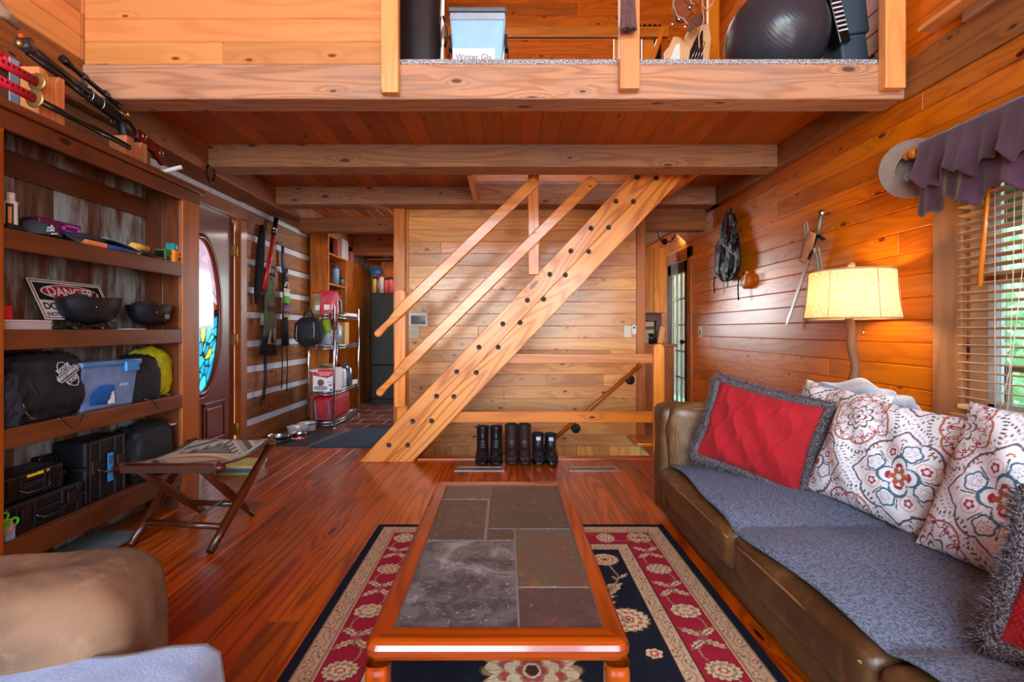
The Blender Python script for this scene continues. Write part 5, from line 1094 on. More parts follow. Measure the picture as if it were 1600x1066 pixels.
# shield emblem on the bag
M_SILV = mat('grey_reflective_print', (168, 172, 180), .6, var=.04)
eM = FR((-1.925, 2.195, zC+.19), (-.10, .86, .26), (-.34, -.30, .9)); eM = eM @ Matrix.Rotation(R(8), 4, 'Z')
def outline(poly, w_, m, nm, par, M, z=0):
    mb = MB(); mb.T = M; n = len(poly)
    for i in range(n):
        a, c = Vector((*poly[i], z)), Vector((*poly[(i+1) % n], z)); d_ = (c-a); mb.tube([a-d_.normalized()*w_*.3, c+d_.normalized()*w_*.3], [(w_*.5, .0012)]*2, 6, upv=(-d_.y, d_.x, 0), smooth=False)
    return mb.build(nm, m, par)
S = .062
outline([(-.55*S, .22*S), (-.62*S, .62*S), (-.42*S, .62*S), (-.30*S, .84*S), (0, .98*S), (.30*S, .84*S), (.42*S, .62*S), (.62*S, .62*S), (.55*S, .22*S)], .004, M_SILV, 'shield_top', hb, eM, .001)
outline([(-.95*S, -.22*S), (.95*S, -.22*S), (.95*S, .24*S), (-.95*S, .24*S)], .004, M_SILV, 'name_bar', hb, eM, .002)
outline([(-.62*S, -.24*S), (-.52*S, -.62*S), (-.25*S, -.88*S), (0, -1.0*S), (.25*S, -.88*S), (.52*S, -.62*S), (.62*S, -.24*S)], .004, M_SILV, 'shield_bottom', hb, eM, .001)
text('MOTOR', .026, eM @ Matrix.Translation((0, .45*S, .002)), M_SILV, hb, sx=.8, bold=.0006, ext=.001)
text('HARLEY-DAVIDSON', .021, eM @ Matrix.Translation((0, .01*S, .003)), M_SILV, hb, sx=.72, bold=.0006, ext=.001)
text('CYCLES', .024, eM @ Matrix.Translation((0, -.5*S, .002)), M_SILV, hb, sx=.8, bold=.0006, ext=.001)
h3 = sack('dark_cloth_bag', 'dark charcoal cloth bag slumped at the near end of the lower shelf', 'bag', (-1.985, 1.955, zC+.095), (.06, .075, .115), mat('charcoal_cloth', (34, 38, 50), .85, var=.2, bump=.4, bs=30), 8, .14)
mb = MB(); mb.tube([(-1.925, 1.99, zC+.09), (-1.92, 2.0, zC+.05), (-1.92, 2.02, zC+.025), (-1.918, 2.04, zC+.02)], .003, 6); mb.build('zip_pull', M_STEEL, h3)
tub = thing('storage_tub', 'clear blue-tinted plastic tub with a latched lid on the lower shelf', 'bin', (-2.03, 2.5, zC))
M_TUB = mat('clear_blue_plastic', (150, 186, 232), .25, trans=.0, alpha=.42, var=.04, coat=.3, rgb2=(120, 160, 220)); M_TUB2 = mat('blue_plastic_latch', (30, 130, 200), .35, coat=.3, var=.05)
ya, yb = B_(128, -1.94), B_(216, -1.94)
mb = MB(); vs = []; i0, i1 = .012, 0
for z, e in ((zC, .018), (zC+.205, .0)): vs += [(-2.135+e*.3, ya+e, z), (-1.938-e, ya+e, z), (-1.938-e, yb-e, z), (-2.135+e*.3, yb-e, z)]
mb.add(vs, [(0, 3, 2, 1), (0, 1, 5, 4), (1, 2, 6, 5), (2, 3, 7, 6), (3, 0, 4, 7)]); mb.build('tub_body', M_TUB, tub, bev=.01, seg=3, solid=.003)
mb = MB(); mb.box((-2.14, ya-.012, zC+.205), (-1.928, yb+.014, zC+.232), 1); mb.build('lid', M_TUB, tub, bev=.006, seg=3)
mb = MB(); mb.box((-1.930, ya-.01, zC+.211), (-1.925, yb-.07, zC+.222), 1); mb.build('lid_band', M_TUB2, tub, bev=.002)
mb = MB(); mb.box((-1.934, yb-.11, zC+.172), (-1.916, yb-.02, zC+.224), 1); mb.build('latch', M_TUB2, tub, bev=.005)
mb = MB(); cushion(mb, (-2.12, ya+.02, zC+.005), (-1.955, ya+.24, zC+.165), .03, .01, n=8); mb.build('blue_contents', mat('cobalt_cloth', (10, 92, 180), .7, var=.15), tub)
mb = MB(); mb.box((-1.948, ya+.13, zC+.06), (-1.946, ya+.195, zC+.11)); mb.box((-1.948, ya+.16, zC+.02), (-1.946, ya+.20, zC+.062)); mb.box((-1.948, ya+.235, zC+.10), (-1.946, yb-.06, zC+.112)); mb.build('paper_tag', M_WHITE, tub)
b4 = sack('black_drawstring_bag', 'plain black drawstring bag between the clear tub and the yellow bag', 'bag', (-2.02, B_(232, -1.95), zC+.10), (.085, .125, .145), M_NYLON, 12, .05, flat=.68)
mb = MB(); mb.tube([(-1.94, 2.68, zC+.012), (-1.92, 2.72, zC-.004), (-1.905, 2.735, zC-.05)], .002, 6); mb.tube([(-1.93, 2.76, zC+.01), (-1.925, 2.83, zC+.012), (-1.93, 2.90, zC+.008)], .007, 6); mb.build('drawstring', M_BLKG, b4)
sack('yellow_bag', 'bright yellow cloth bag at the far end of the lower shelf', 'bag', (-2.045, 2.86, zC+.13), (.085, .125, .15), mat('lemon_yellow_nylon', (206, 206, 16), .6, var=.12, bump=.4, bs=16, rgb2=(150, 160, 20)), 17, .045, flat=.85)
# --- shelf D
zD = .235
M_CASE = mat('black_hard_plastic', (18, 20, 23), .38, var=.08)
def hardcase(lab, x0, x1, y0, y1, z0, z1, extra=()):
    t = thing('hard_case', lab, 'case', ((x0+x1)/2, (y0+y1)/2, z0), 'black hard cases on the bottom shelf'); zm = z0+(z1-z0)*.56
    mb = MB(); mb.box((x0, y0, z0), (x1, y1, zm-.002)); mb.build('case_base', M_CASE, t, bev=.012, seg=3)
    mb = MB(); mb.box((x0, y0, zm+.002), (x1, y1, z1)); mb.build('case_lid', M_CASE, t, bev=.014, seg=3)
    mb = MB(); mb.box((x0-.002, y0-.004, zm-.005), (x1+.004, y1+.004, zm+.005)); mb.build('rim', M_BLACK, t, bev=.002)
    L = y1-y0
    for f in (.2, .8):
        y = y0+L*f; mb = MB(); mb.box((x1, y-.022, zm-.03), (x1+.010, y+.022, zm+.03), 2); mb.build('latch', M_BLKG, t, bev=.003)
    for f in (.10, .32, .68, .9):
        y = y0+L*f; mb = MB(); mb.box((x1-.004, y-.006, z0+.006), (x1+.007, y+.006, z1-.01), 2); mb.build('rib', M_CASE, t, bev=.002)
    y = y0+L*.5; mb = MB(); mb.tube([(x1, y-.065, zm-.008), (x1+.016, y-.06, zm-.022), (x1+.018, y-.045, zm-.034), (x1+.018, y+.045, zm-.034), (x1+.016, y+.06, zm-.022), (x1, y+.065, zm-.008)], .006, 8); mb.build('handle', M_BLKG, t)
    return t
c1 = hardcase('larger black hard case lying flat at the bottom of the stack', -2.13, -1.955, 1.955, 2.315, zD, zD+.125)
c2 = hardcase('smaller black hard case with yellow stickers on top of the stack', -2.125, -1.975, 1.93, 2.235, zD+.127, zD+.235)
mb = MB(); ym = mat('yellow_sticker', (236, 210, 20), .5, var=.02); mb.box((-1.975, 2.06, zD+.213), (-1.973, 2.10, zD+.223)); mb.box((-1.975, 2.105, zD+.213), (-1.973, 2.16, zD+.225)); mb.build('sticker', ym, c2)
c3 = hardcase('tall black hard case standing upright with a blue sticker', -2.13, -1.965, 2.335, 2.59, zD, zD+.295)
blu = mat('sky_blue_sticker', (44, 150, 214), .5, var=.03)
mb = MB(); mb.box((-1.9575, 2.455, zD+.075), (-1.9555, 2.49, zD+.215)); mb.build('sticker', blu, c3)
mb = MB(); mb.box((-1.9553, 2.46, zD+.16), (-1.9545, 2.49, zD+.20)); mb.box((-1.9553, 2.478, zD+.10), (-1.9545, 2.49, zD+.15)); mb.build('sticker_print', mat('grey_print', (70, 90, 120), .6), c3)
c4 = hardcase('wide black hard case at the back behind the stacked cases', -2.14, -2.09, 2.24, 2.33, zD, zD+.25)
mb = MB(); mb.box((-2.083, 2.245, zD+.17), (-2.081, 2.325, zD+.20)); mb.build('sticker', blu, c4)
sack('black_duffel_bag', 'soft black duffel bag filling the far end of the bottom shelf', 'bag', (-2.03, 2.79, zD+.14), (.095, .19, .165), M_NYLON, 23, .06, flat=.85)
mb = MB(); mb.box((-2.05, 2.87, zD+.262), (-1.96, 3.0, zD+.268)); tag(mb.build('folded_paper', M_WHITE), 'white folded paper on the far end of the duffel bag', 'paper')
# scissors and tape, clear packet
gs = thing('green_scissors', 'green handled scissors and tape roll at the near end of the bottom shelf', 'scissors', (-1.95, 1.94, zD)); mg_ = mat('lime_green_plastic', (70, 200, 40), .4)
mb = MB()
for cy, cz, r in ((1.935, zD+.098, .014), (1.975, zD+.065, .014)): mb.tube([(-1.945, cy+r*math.cos(a)*1.2, cz+r*math.sin(a)) for a in np.linspace(0, 2*PI, 20)], .005, 8, False)
mb.build('handle', mg_, gs); mb = MB(); mb.tube([(-1.94, 1.94+.023*math.cos(a), zD+.058+.026*math.sin(a)) for a in np.linspace(0, 2*PI, 24)], .004, 8, False); mb.build('tape_rim', W_PINE_L, gs)
mb = MB(); mb.lathe([(0, 0), (.021, 0)], n=24, M=FR((-1.941, 1.94, zD+.058), EY, EZ)); mb.build('tape_face', mg_, gs)
mb = MB(); mb.box((-1.946, 1.935, zD), (-1.94, 1.975, zD+.055)); mb.build('blade_packet', mat('pale_blue_packet', (150, 170, 190), .4), gs)
# things under the bookcase
t = thing('bathroom_scale', 'flat grey glass scale pushed under the bookcase', 'scale', (-1.95, 2.4, 0)); mb = MB(); mb.box((-2.1, 2.26, .012), (-1.86, 2.56, .03)); mb.build('platform', mat('grey_green_glass', (110, 122, 122), .2, coat=.4), t, bev=.004)
mb = MB(); mb.box((-2.1, 2.12, 0), (-1.88, 2.2, .012)); mb.box((-2.08, 2.28, 0), (-1.88, 2.54, .012)); mb.build('base', M_BLACK, t)
for k in range(3):
    mb = MB(); mb.box((-2.12+.004*k, 3.62+.01*k, .0+.022*k), (-1.86+.006*k, 3.86+.006*k, .021+.022*k)); tag(mb.build('magazine', [mat('magazine_green', (150, 160, 90), .4), mat('magazine_blue', (70, 110, 150), .4), mat('magazine_yellow', (214, 196, 110), .4)][k], bev=.002), ('green magazine at the bottom of the small floor stack behind the stool', 'blue magazine in the middle of the small floor stack behind the stool', 'yellow magazine topmost of the small floor stack behind the stool')[k], 'magazine', 'magazines behind the stool')

# ---------------- on top of the bookcase ----------------
zT = 1.94; M_KAT = mat('crimson_cord_wrap', (222, 30, 66), .7, var=.08); M_GOLD = mat('antique_gold', (196, 170, 110), .35, .9)
def stand(lab, y0, y1, h, x0=-2.03, x1=-1.95):
    mb = MB(); yc = (y0+y1)/2
    poly = [(y0, 0), (y1, 0), (y1, h), (yc+.035, h), (yc+.02, h-.03), (yc-.01, h-.03), (yc-.03, h-.004), (y0, h-.004)]
    mb.prism(poly, x1-x0, FR((x0, 0, zT), EY, EZ)); 
    for i in range(len(mb.uv)): mb.uv[i] = [(v, u) for u, v in mb.uv[i]]
    return tag(mb.build('gun_rest', W_FRESH, bev=.004), lab, 'stand', 'cedar gun rests')
stand('taller cedar block rest holding the rifle barrel end', 2.085, 2.21, .225)
stand('shorter cedar block rest holding the rifle stock end', 2.54, 2.69, .115, -2.02, -1.93)
def katana(lab, x, z, yh, yg, ye):
    t = thing('katana', lab, 'sword', (x, yg, z), 'red wrapped swords'); mb = MB(); mb.tube([(x, yh, z+.008), (x, (yh+yg)/2, z+.002), (x, yg, z)], [(.020, .013)]*3, 12); mb.build('handle', M_KAT, t)
    mb = MB(); n = int((yg-yh)/.021)
    for k in range(n): y = yh+.012+k*.021; mb.prism([(-.006, 0), (0, .007), (.006, 0), (0, -.007)], .0012, FR((x+.0125, y, z+.004), EY, EZ))
    mb.build('wrap_diamond', M_INK, t)
    mb = MB(); mb.lathe([(0, -.004), (.034, -.004), (.038, 0), (.034, .004), (0, .004)], n=28, M=FR((x, yg+.004, z), (0, 0, 1), (1, 0, 0))); mb.build('guard', M_GOLD, t, bev=.001)
    mb = MB(); mb.tube([(x, yg+.01, z), (x, (yg+ye)/2, z-.004), (x, ye, z-.012)], [(.015, .009)]*3, 12); mb.build('scabbard', M_BLKG, t)
    return t
katana('upper sword with crimson wrapped handle on top of the bookcase', -1.94, 2.085, 1.84, 2.062, 2.08)
katana('lower sword with crimson wrapped handle resting nearest the bookcase top', -1.905, 1.995, 1.80, 2.015, 2.53)
mb = MB(); mb.cyl((-2.1, 2.06, 2.20), (-2.08, 2.36, 2.16), .020, n=14); mb.cyl((-2.1, 2.05, 2.201), (-2.1, 2.065, 2.20), .022); tag(mb.build('red_scabbard', mat('bright_red_lacquer', (196, 10, 20), .35)), 'bright red lacquered scabbard behind the rifle barrels', 'scabbard')
mb = MB(); mb.box((-2.075, 2.085, 1.94), (-2.07, 2.125, 2.20)); tag(mb.build('plastic_strip', mat('pale_blue_plastic', (160, 182, 206), .4)), 'pale blue upright plastic strip behind the sword handles', 'strip')
rf = thing('scoped_rifle', 'black scoped rifle with a red wooden stock resting on cedar blocks', 'rifle', (-1.98, 2.45, 2.15))
def rp(f): return Vector((-1.975, 2.03+.80*f, 2.245-.135*f))     # along the bore line
mb = MB()
for dx, dz, r, f0, f1 in ((0, 0, .011, .02, .42), (.012, -.018, .009, .02, .42), (.0, -.036, .011, .04, .45)): mb.cyl(rp(f0)+Vector((dx, 0, dz)), rp(f1)+Vector((dx, 0, dz)), r, n=12)
mb.build('barrel', M_BLKG, rf)
mb = MB(); mb.cyl(rp(.0)+Vector((0, 0, -.014)), rp(.06)+Vector((0, 0, -.014)), .026, n=14); mb.box(rp(.04)+Vector((-.012, 0, -.0)), rp(.06)+Vector((.012, 0, .03))); mb.build('muzzle', mat('gunmetal', (92, 98, 106), .3, .8), rf)
mb = MB(); mb.ball(rp(-.005)+Vector((.008, 0, .006)), .010, 8); mb.build('fibre_sight', mat('orange_sight', (240, 80, 20), .4), rf)
mb = MB(); mb.ball(rp(-.01)+Vector((0.005, 0, -.028)), (.012, .012, .014), 8); mb.build('brass_cap', M_GOLD, rf)
mb = MB(); mb.bar(rp(.40)+Vector((0, 0, -.016)), rp(.66)+Vector((0, 0, -.018)), .034, .050); mb.build('receiver', M_CASE, rf, bev=.010, seg=3)
for f in (.42, .50):
    mb = MB(); mb.tube([rp(f)+Vector((.024*math.cos(a), 0, -.016+.030*math.sin(a))) for a in np.linspace(-1.5, 1.5, 14)], .0025, 6); mb.build('steel_band', M_STEEL, rf)
mb = MB(); mb.tube([rp(.24)+Vector((0, 0, .055)), rp(.28)+Vector((0, 0, .055)), rp(.31)+Vector((0, 0, .052)), rp(.62)+Vector((0, 0, .045)), rp(.66)+Vector((0, 0, .045))], [.018, .018, .0115, .0115, .015], 14); mb.build('scope', M_BLKG, rf)
for f in (.37, .53):
    mb = MB(); mb.bar(rp(f)+Vector((0, 0, .01)), rp(f+.03)+Vector((0, 0, .01)), .016, .03); mb.cyl(rp(f)+Vector((.0, 0, .052)), rp(f+.03)+Vector((0, 0, .052)), .016, n=12); mb.build('scope_mount', mat('gunmetal'), rf)
mb = MB(); mb.tube([rp(.59)+Vector((0, 0, -.035)), rp(.585)+Vector((0, 0, -.07)), rp(.62)+Vector((0, 0, -.082)), rp(.655)+Vector((0, 0, -.066)), rp(.66)+Vector((0, 0, -.035))], .0045, 8); mb.tube([rp(.62)+Vector((0, 0, -.035)), rp(.615)+Vector((0, 0, -.06))], .003, 6); mb.build('trigger_guard', M_BLKG, rf)
mb = MB(); mb.tube([rp(.665)+Vector((0, 0, -.03)), rp(.685)+Vector((0, 0, -.075)), rp(.70)+Vector((0, 0, -.125))], [(.024, .014), (.022, .015), (.025, .015)], 12); mb.build('pistol_grip', M_BLACK, rf)
mb = MB(); mb.tube([rp(.66)+Vector((.0, 0, -.006)), rp(.74)+Vector((0, 0, .0)), rp(.80)+Vector((0, 0, -.025)), rp(.815)+Vector((0, 0, -.06)), rp(.79)+Vector((0, 0, -.075))], [.011, .010, .008, .008, .007], 10); mb.build('thumbhole_frame', M_BLKG, rf)
mb = MB(); M = FR((-1.995, 0, 0), EY, EZ)
q = [rp(.79), rp(1.04), rp(1.07), rp(1.06), rp(.95), rp(.90), rp(.80)]; dz = [.004, -.006, -.05, -.10, -.062, -.066, -.052]
mb.prism([(p.y, p.z+d_) for p, d_ in zip(q, dz)][::-1], .030, M); mb.build('butt_stock', mat('red_lacquer_wood', (104, 18, 14), .25, coat=.6, var=.15, vs=6), rf, bev=.006, seg=3)
mb = MB()
for f, dz_ in ((.86, -.018), (1.025, -.04)): p = rp(f)+Vector((.0, 0, dz_)); mb.tube([(-1.9645, p.y+.014*math.cos(a), p.z+.016*math.sin(a)) for a in np.linspace(0, 2*PI, 18)], .002, 6, False)
mb.build('inlay_ring', M_STEEL, rf); mb = MB(); mb.ball(rp(.72)+Vector((.004, 0, .035)), (.009, .009, .011), 8); mb.cyl(rp(.655)+Vector((0, 0, .015)), rp(.72)+Vector((0, 0, .03)), .008); mb.build('bolt_handle', M_GOLD, rf)
mb = MB(); mb.tube([(-2.0, 1.84, 2.35), (-1.98, 1.90, 2.34), (-1.965, 1.95, 2.30), (-1.96, 2.01, 2.275)], [.038, .032, .024, .013], 14); tag(mb.build('antler_horn', mat('bleached_horn', (190, 170, 150), .5, var=.25, vs=20, rgb2=(120, 96, 74), bump=.4)), 'bleached pointed horn at the top left frame edge', 'horn')
mb = MB(); mb.cyl((-2.02, 2.87, 1.955), (-1.90, 2.93, 2.015), .012, n=14); tag(mb.build('white_tube', wp), 'short white plastic tube poking out over the bookcase top', 'tube')
# horseshoe on the timber
hs = MB(); hs.tube([(-2.138, PXY, PZZ) for PXY, PZZ in [(3.62+.048*math.sin(a)*(1-.12*max(0, math.cos(a))), 2.16+.10*(-math.cos(a))*.62+.03) for a in np.linspace(-2.6, 2.6, 24)]], [(.011, .006)]*24, 8, upv=(0, 1, 0)); tag(hs.build('horseshoe', M_IRON), 'dark iron horseshoe nailed to the log timber beside the beam', 'horseshoe')

# ---------------- hangings on the log wall ----------------
XW = XL+.03
def WY(px): return YW(px, XW)
def WZ(py, px): return PZ(py, WY(px))
t = thing('umbrella', 'closed black umbrella hanging on the log wall beside the door', 'umbrella', (XW, WY(404), WZ(470, 404)))
mb = MB(); mb.tube([(XW, WY(409), WZ(352, 409)), (XW+.01, WY(407), WZ(372, 407)), (XW+.012, WY(404), WZ(410, 404)), (XW+.01, WY(401), WZ(455, 401)), (XW, WY(400), WZ(475, 400))], [(.02, .015), (.035, .02), (.042, .022), (.036, .02), (.012, .01)], 14); mb.build('canopy', M_NYLON, t)
t = thing('toy_light_sword', 'red tube toy sword with a black and silver handle hanging on the log wall', 'toy', (XW+.035, WY(412), WZ(456, 404)))
a, b_ = Vector((XW+.035, WY(421.5), WZ(366, 421.5))), Vector((XW+.05, WY(403), WZ(453, 403)))
mb = MB(); mb.tube([a, a.lerp(b_, .5)+Vector((.008, .006, 0)), b_], [.016, .021, .023], 12); mb.build('blade', mat('red_tube', (206, 40, 44), .3, emit=(200, 30, 30), es=.0), t)
c = a+(a-b_)*.30; mb = MB(); mb.tube([a-(a-b_)*.01, a.lerp(c, .3), c], [.022, .022, .024], 14); mb.build('handle', M_BLKG, t); mb = MB(); mb.tube([a.lerp(c, .22), a.lerp(c, .45)], .026, 14); mb.build('collar', M_STEEL, t)
g = thing('patterned_wind_sock', 'long green patterned hanging tube with a black hem and cords', 'hanging', (XW, WY(420), WZ(557, 420)))
def flat_tube(pts, w_, m, nm, par, th=.02, n=16):
    mb = MB(); mb.tube([(XW+.012+dx, WY(px), WZ(py, px)) for px, py, dx in pts], [(ww, th) for ww in w_], n, upv=(0, 1, 0)); return mb.build(nm, m, par)
flat_tube([(421, 415, 0), (421, 432, .002)], [.085, .088], M_BLACK, 'top_band', g)
flat_tube([(421, 432, .001), (419, 470, .004), (418, 500, .005), (419, 530, .003)], [.098, .100, .102, .112], mat('olive_green_print', (96, 112, 84), .8, var=.2, vs=14), 'green_panel', g)
flat_tube([(418, 512, .003), (417, 555, .003)], [.135, .175], M_BLACK, 'hem', g)
mb = MB(); 
for px, py, w_, h_ in ((420, 483, .15, .045), ): mb.box((XW+.034, WY(px)-w_/2, WZ(py, px)-h_/2), (XW+.040, WY(px)+w_/2, WZ(py, px)+h_/2))
mb.build('brown_belt', mat('brown_print', (84, 58, 54), .8), g)
mb = MB(); 
for k in range(4): mb.box((XW+.040, WY(411+k*5)-.011, WZ(483, 420)-.03), (XW+.044, WY(411+k*5)+.011, WZ(483, 420)+.03))
mb.build('belt_pouch', mat('brown_print'), g, bev=.003)
mb = MB(); gw = mat('pale_grey_print', (158, 158, 150), .8)
mb.tube([(XW+.038, WY(409+14*math.sin(t_)*.5+6), WZ(442-10*math.cos(t_), 416)) for t_ in np.linspace(-1.5, 1.8, 12)], .006, 6); mb.build('print_shapes', gw, g); mb = MB(); mb.tube([(XW+.038, WY(418), WZ(515, 418)), (XW+.04, WY(414), WZ(535, 414)), (XW+.04, WY(424), WZ(540, 424)), (XW+.04, WY(423), WZ(512, 423))], [(.03, .004), (.035, .004), (.03, .004), (.028, .004)], 8, upv=(0, 1, 0)); mb.build('print_shapes', gw, g); mb = MB()
mb.tube([(XW+.036, WY(404), WZ(490, 404)), (XW+.04, WY(403), WZ(508, 403))], [(.03, .004), (.042, .004)], 8, upv=(0, 1, 0)); mb.build('print_shapes', gw, g)
mb = MB()
for px0, py0, px1, py1 in ((410, 556, 405, 634), (412, 556, 409, 625), (405, 462, 404, 500)): mb = MB(); mb.tube([(XW+.02, WY(px0), WZ(py0, px0)), (XW+.03, WY((px0+px1)/2+1), WZ((py0+py1)/2, px0)), (XW+.02, WY(px1), WZ(py1, px1))], .007, 6); mb.build('cord', M_NYLON, g)
g = thing('strap_hanging', 'narrow black hanging tube with colourful paper labels on the log wall', 'hanging', (XW, WY(443), WZ(540, 443)))
flat_tube([(439.5, 378, 0), (440, 385, 0)], [.022, .022], mat('pink_tag', (170, 110, 130), .7), 'pink_tip', g, .01)
flat_tube([(440, 385, 0), (440, 405, 0), (441, 425, 0)], [.022, .026, .03], mat('deep_blue_strap', (34, 52, 96), .6), 'blue_strap', g, .012)
flat_tube([(444, 420, 0), (444, 470, .003), (443, 500, .003), (444, 540, 0)], [.055, .05, .062, .085], M_NYLON, 'black_tube', g, .018)
for (p0, p1, rgb) in ((451, 458, (196, 190, 180)), (458, 463, (228, 226, 220)), (463, 474, (86, 172, 60)), (477, 482, (110, 60, 110)), (482, 486, (150, 100, 150)), (486, 491, (90, 60, 130)), (491, 496, (200, 160, 110))):
    mb = MB(); mb.box((XW+.033, WY(443)-.07, WZ(p1, 443)), (XW+.037, WY(443)+.07, WZ(p0, 443))); mb.build('label_band', mat('band_%d' % p0, rgb, .7, var=.03), g)
mb = MB(); mb.tube([(XW+.040, WY(442)+.035*math.cos(a_), WZ(447, 442)+.035*math.sin(a_)) for a_ in np.linspace(-.3, 3.4, 14)], .010, 8); mb.build('ring_label', mat('cream_label', (214, 200, 190), .7), g)
mb = MB(); mb.lathe([(0, .012), (.03, .01), (.034, 0)], n=18, M=FR((XW+.026, WY(444), WZ(430, 444)), EY, EZ)); mb.build('grey_disc', mat('grey_blue_disc', (96, 104, 116), .4), g)
mb = MB()
for px, p1 in ((438, 608), (446, 612)): mb = MB(); mb.tube([(XW+.015, WY(px), WZ(540, px)), (XW+.02, WY(px)+.005, WZ(575, px)), (XW+.015, WY(px-.5), WZ(p1, px))], .006, 6); mb.build('cord', M_NYLON, g)
# ---------------- pet bowls and mats ----------------
def mat_thing(name, lab, poly, h, m):
    mb = MB(); mb.prism(poly, h, Matrix.Translation((0, 0, .0005))); return tag(mb.build(name, m, bev=.002), lab, 'mat')
mat_thing('pet_mat', 'black rubber pet mat under the dog bowls', [(-2.28, 4.52), (-1.80, 4.52), (-1.72, 5.1), (-2.2, 5.24)], .006, mat('black_rubber', (38, 40, 46), .6, bump=.4, bs=120))
mat_thing('grey_mat', 'narrow grey woven mat between the pet mat and the blue rug', [(-1.795, 4.53), (-1.70, 4.62), (-1.62, 5.16), (-1.715, 5.2)], .005, mat('grey_woven', (92, 86, 84), .9, bump=.5, bs=140))
mat_thing('blue_runner', 'dark blue ribbed runner rug at the kitchen entrance', [(-1.76, 4.47), (-.92, 4.47), (-.92, 5.30), (-1.58, 5.34)], .008, mat('dark_blue_ribbed', (36, 50, 74), .9, bump=.5, bs=100))
def bowl(name, lab, x, y, z, r, h, m, m2=None, flare=1.0):
    t = thing(name, lab, 'bowl', (x, y, z)); mb = MB(); mb.lathe([(0, .004), (r*.75, .004), (r*.86*flare, h*.25), (r*.95, h*.8), (r, h), (r*1.03, h), (r*1.0, h-.006), (r*.9, h*.25), (0, .012)], (x, y, z), 32)
    mb.build('bowl_body', m, t)
    if m2: mb = MB(); mb.lathe([(r*.8, 0), (r*1.06, 0), (r*1.06, h*.25), (r*1.0, h*.5)], (x, y, z), 32); mb.build('base_ring', m2, t)
    return t
mat_red = mat('glossy_red', (200, 20, 34), .3, coat=.4); cre = mat('cream_ceramic', (206, 196, 186), .3, coat=.5)
bowl('steel_bowl', 'wide stainless pet bowl in a black base, nearest the stool', -2.13, 4.68, .007, .098, .065, M_STEEL, M_BLACK)
t = bowl('red_bowl', 'small steel pet bowl in a red spotted base', -1.99, 4.82, .007, .065, .06, M_STEEL, mat_red)
mb = MB()
for k in range(7): a = -PI/2-.9+k*.3; mb.ball((-1.99+.069*math.cos(a), 4.82+.069*math.sin(a), .018), .006, 6)
mb.build('white_spot', M_WHITE, t)
bowl('cream_bowl', 'cream ceramic crock bowl behind the red bowl', -2.085, 5.0, .007, .10, .085, cre, flare=1.1)
t = bowl('blue_rim_bowl', 'white ceramic bowl with a blue rim beside the wire rack', -2.07, 5.2, .0, .095, .09, cre, flare=1.1)
mb = MB(); mb.lathe([(.094, .075), (.098, .080), (.098, .088)], (-2.07, 5.2, 0), 32); mb.build('blue_rim', mat('cobalt_glaze', (40, 60, 130), .3), t)
# ---------------- wire rack ----------------
rx0, rx1, ry0, ry1 = -2.095, -1.825, 5.31, 6.19; RZ = (.068, .394, .883, 1.216)
rk = thing('wire_rack', 'four-shelf chrome wire rack crowded with pet supplies by the kitchen', 'rack', ((rx0+rx1)/2, 5.75, 0))
for x in (rx0, rx1):
    for y in (ry0, ry1):
        mb = MB(); mb.cyl((x, y, .01), (x, y, 1.31), .0125, n=10); mb.lathe([(0, 0), (.016, 0), (.016, .012), (.01, .016)], (x, y, 0), 12); mb.build('post', M_CHROME, rk)
for z in RZ:
    mb = MB()
    for zz in (z, z-.03):
        for a, c in (((rx0, ry0), (rx1, ry0)), ((rx1, ry0), (rx1, ry1)), ((rx1, ry1), (rx0, ry1)), ((rx0, ry1), (rx0, ry0))): mb.cyl((*a, zz), (*c, zz), .004, n=6)
    n = 24; mb.tube([(rx1, ry0+(ry1-ry0)*k/n/1, z-(.03 if k % 2 else 0)) for k in range(n+1)], .003, 5); n = 8; mb.tube([(rx0+(rx1-rx0)*k/n, ry0, z-(.03 if k % 2 else 0)) for k in range(n+1)], .003, 5)
    for k in range(1, 30): y = ry0+(ry1-ry0)*k/30; mb.cyl((rx0, y, z), (rx1, y, z), .002, n=4)
    mb.build('wire_shelf', M_CHROME, rk)
# box of the pet fountain
z = RZ[1]; fx0, fx1 = -2.06, -1.835
pb_ = thing('product_box', 'white and red pet water fountain box on the rack', 'box', ((fx0+fx1)/2, 5.45, z)); mb = MB(); mb.box((fx0, 5.335, z+.005), (fx1, 5.60, z+.245)); mb.build('carton', M_WHITE, pb_, bev=.002)
FB = FR((0, 5.334, 0), (1, 0, 0), (0, 0, 1)); rdp = mat('red_box_print', (206, 30, 40), .5, var=.03)
def decal(poly, m, nm, par, F, e=.001):
    mb = MB(); mb.T = F; mb.prism(poly, e); return mb.build(nm, m, par)
decal([(fx0+.004, z+.175), (fx1-.07, z+.145), (fx1-.004, z+.175), (fx1-.004, z+.243), (fx0+.004, z+.243)], rdp, 'red_banner', pb_, FB)
decal([(fx0+.05+.05*math.cos(a)-.035, z+.235+.022*math.sin(a)) for a in np.linspace(PI, 2*PI, 10)], M_WHITE, 'logo_patch', pb_, FR((0, 5.3325, 0), (1, 0, 0), (0, 0, 1)))
text('Pet Water Fountain', .022, FR(((fx0+fx1)/2+.01, 5.3322, z+.205), (1, 0, 0), (0, 0, 1)), M_WHITE, pb_, sx=.95, bold=.0004)
text('Stainless Steel', .020, FR(((fx0+fx1)/2+.01, 5.3322, z+.183), (1, 0, 0), (0, 0, 1)), M_WHITE, pb_, sx=.95, bold=.0004)
bd = mat('brown_dog_print', (130, 78, 60), .6, var=.2, vs=40); 
decal([(fx0+.085+.036*math.cos(a), z+.098+.036*math.sin(a)) for a in np.linspace(0, 2*PI, 18, endpoint=False)], bd, 'dog_picture', pb_, FB)
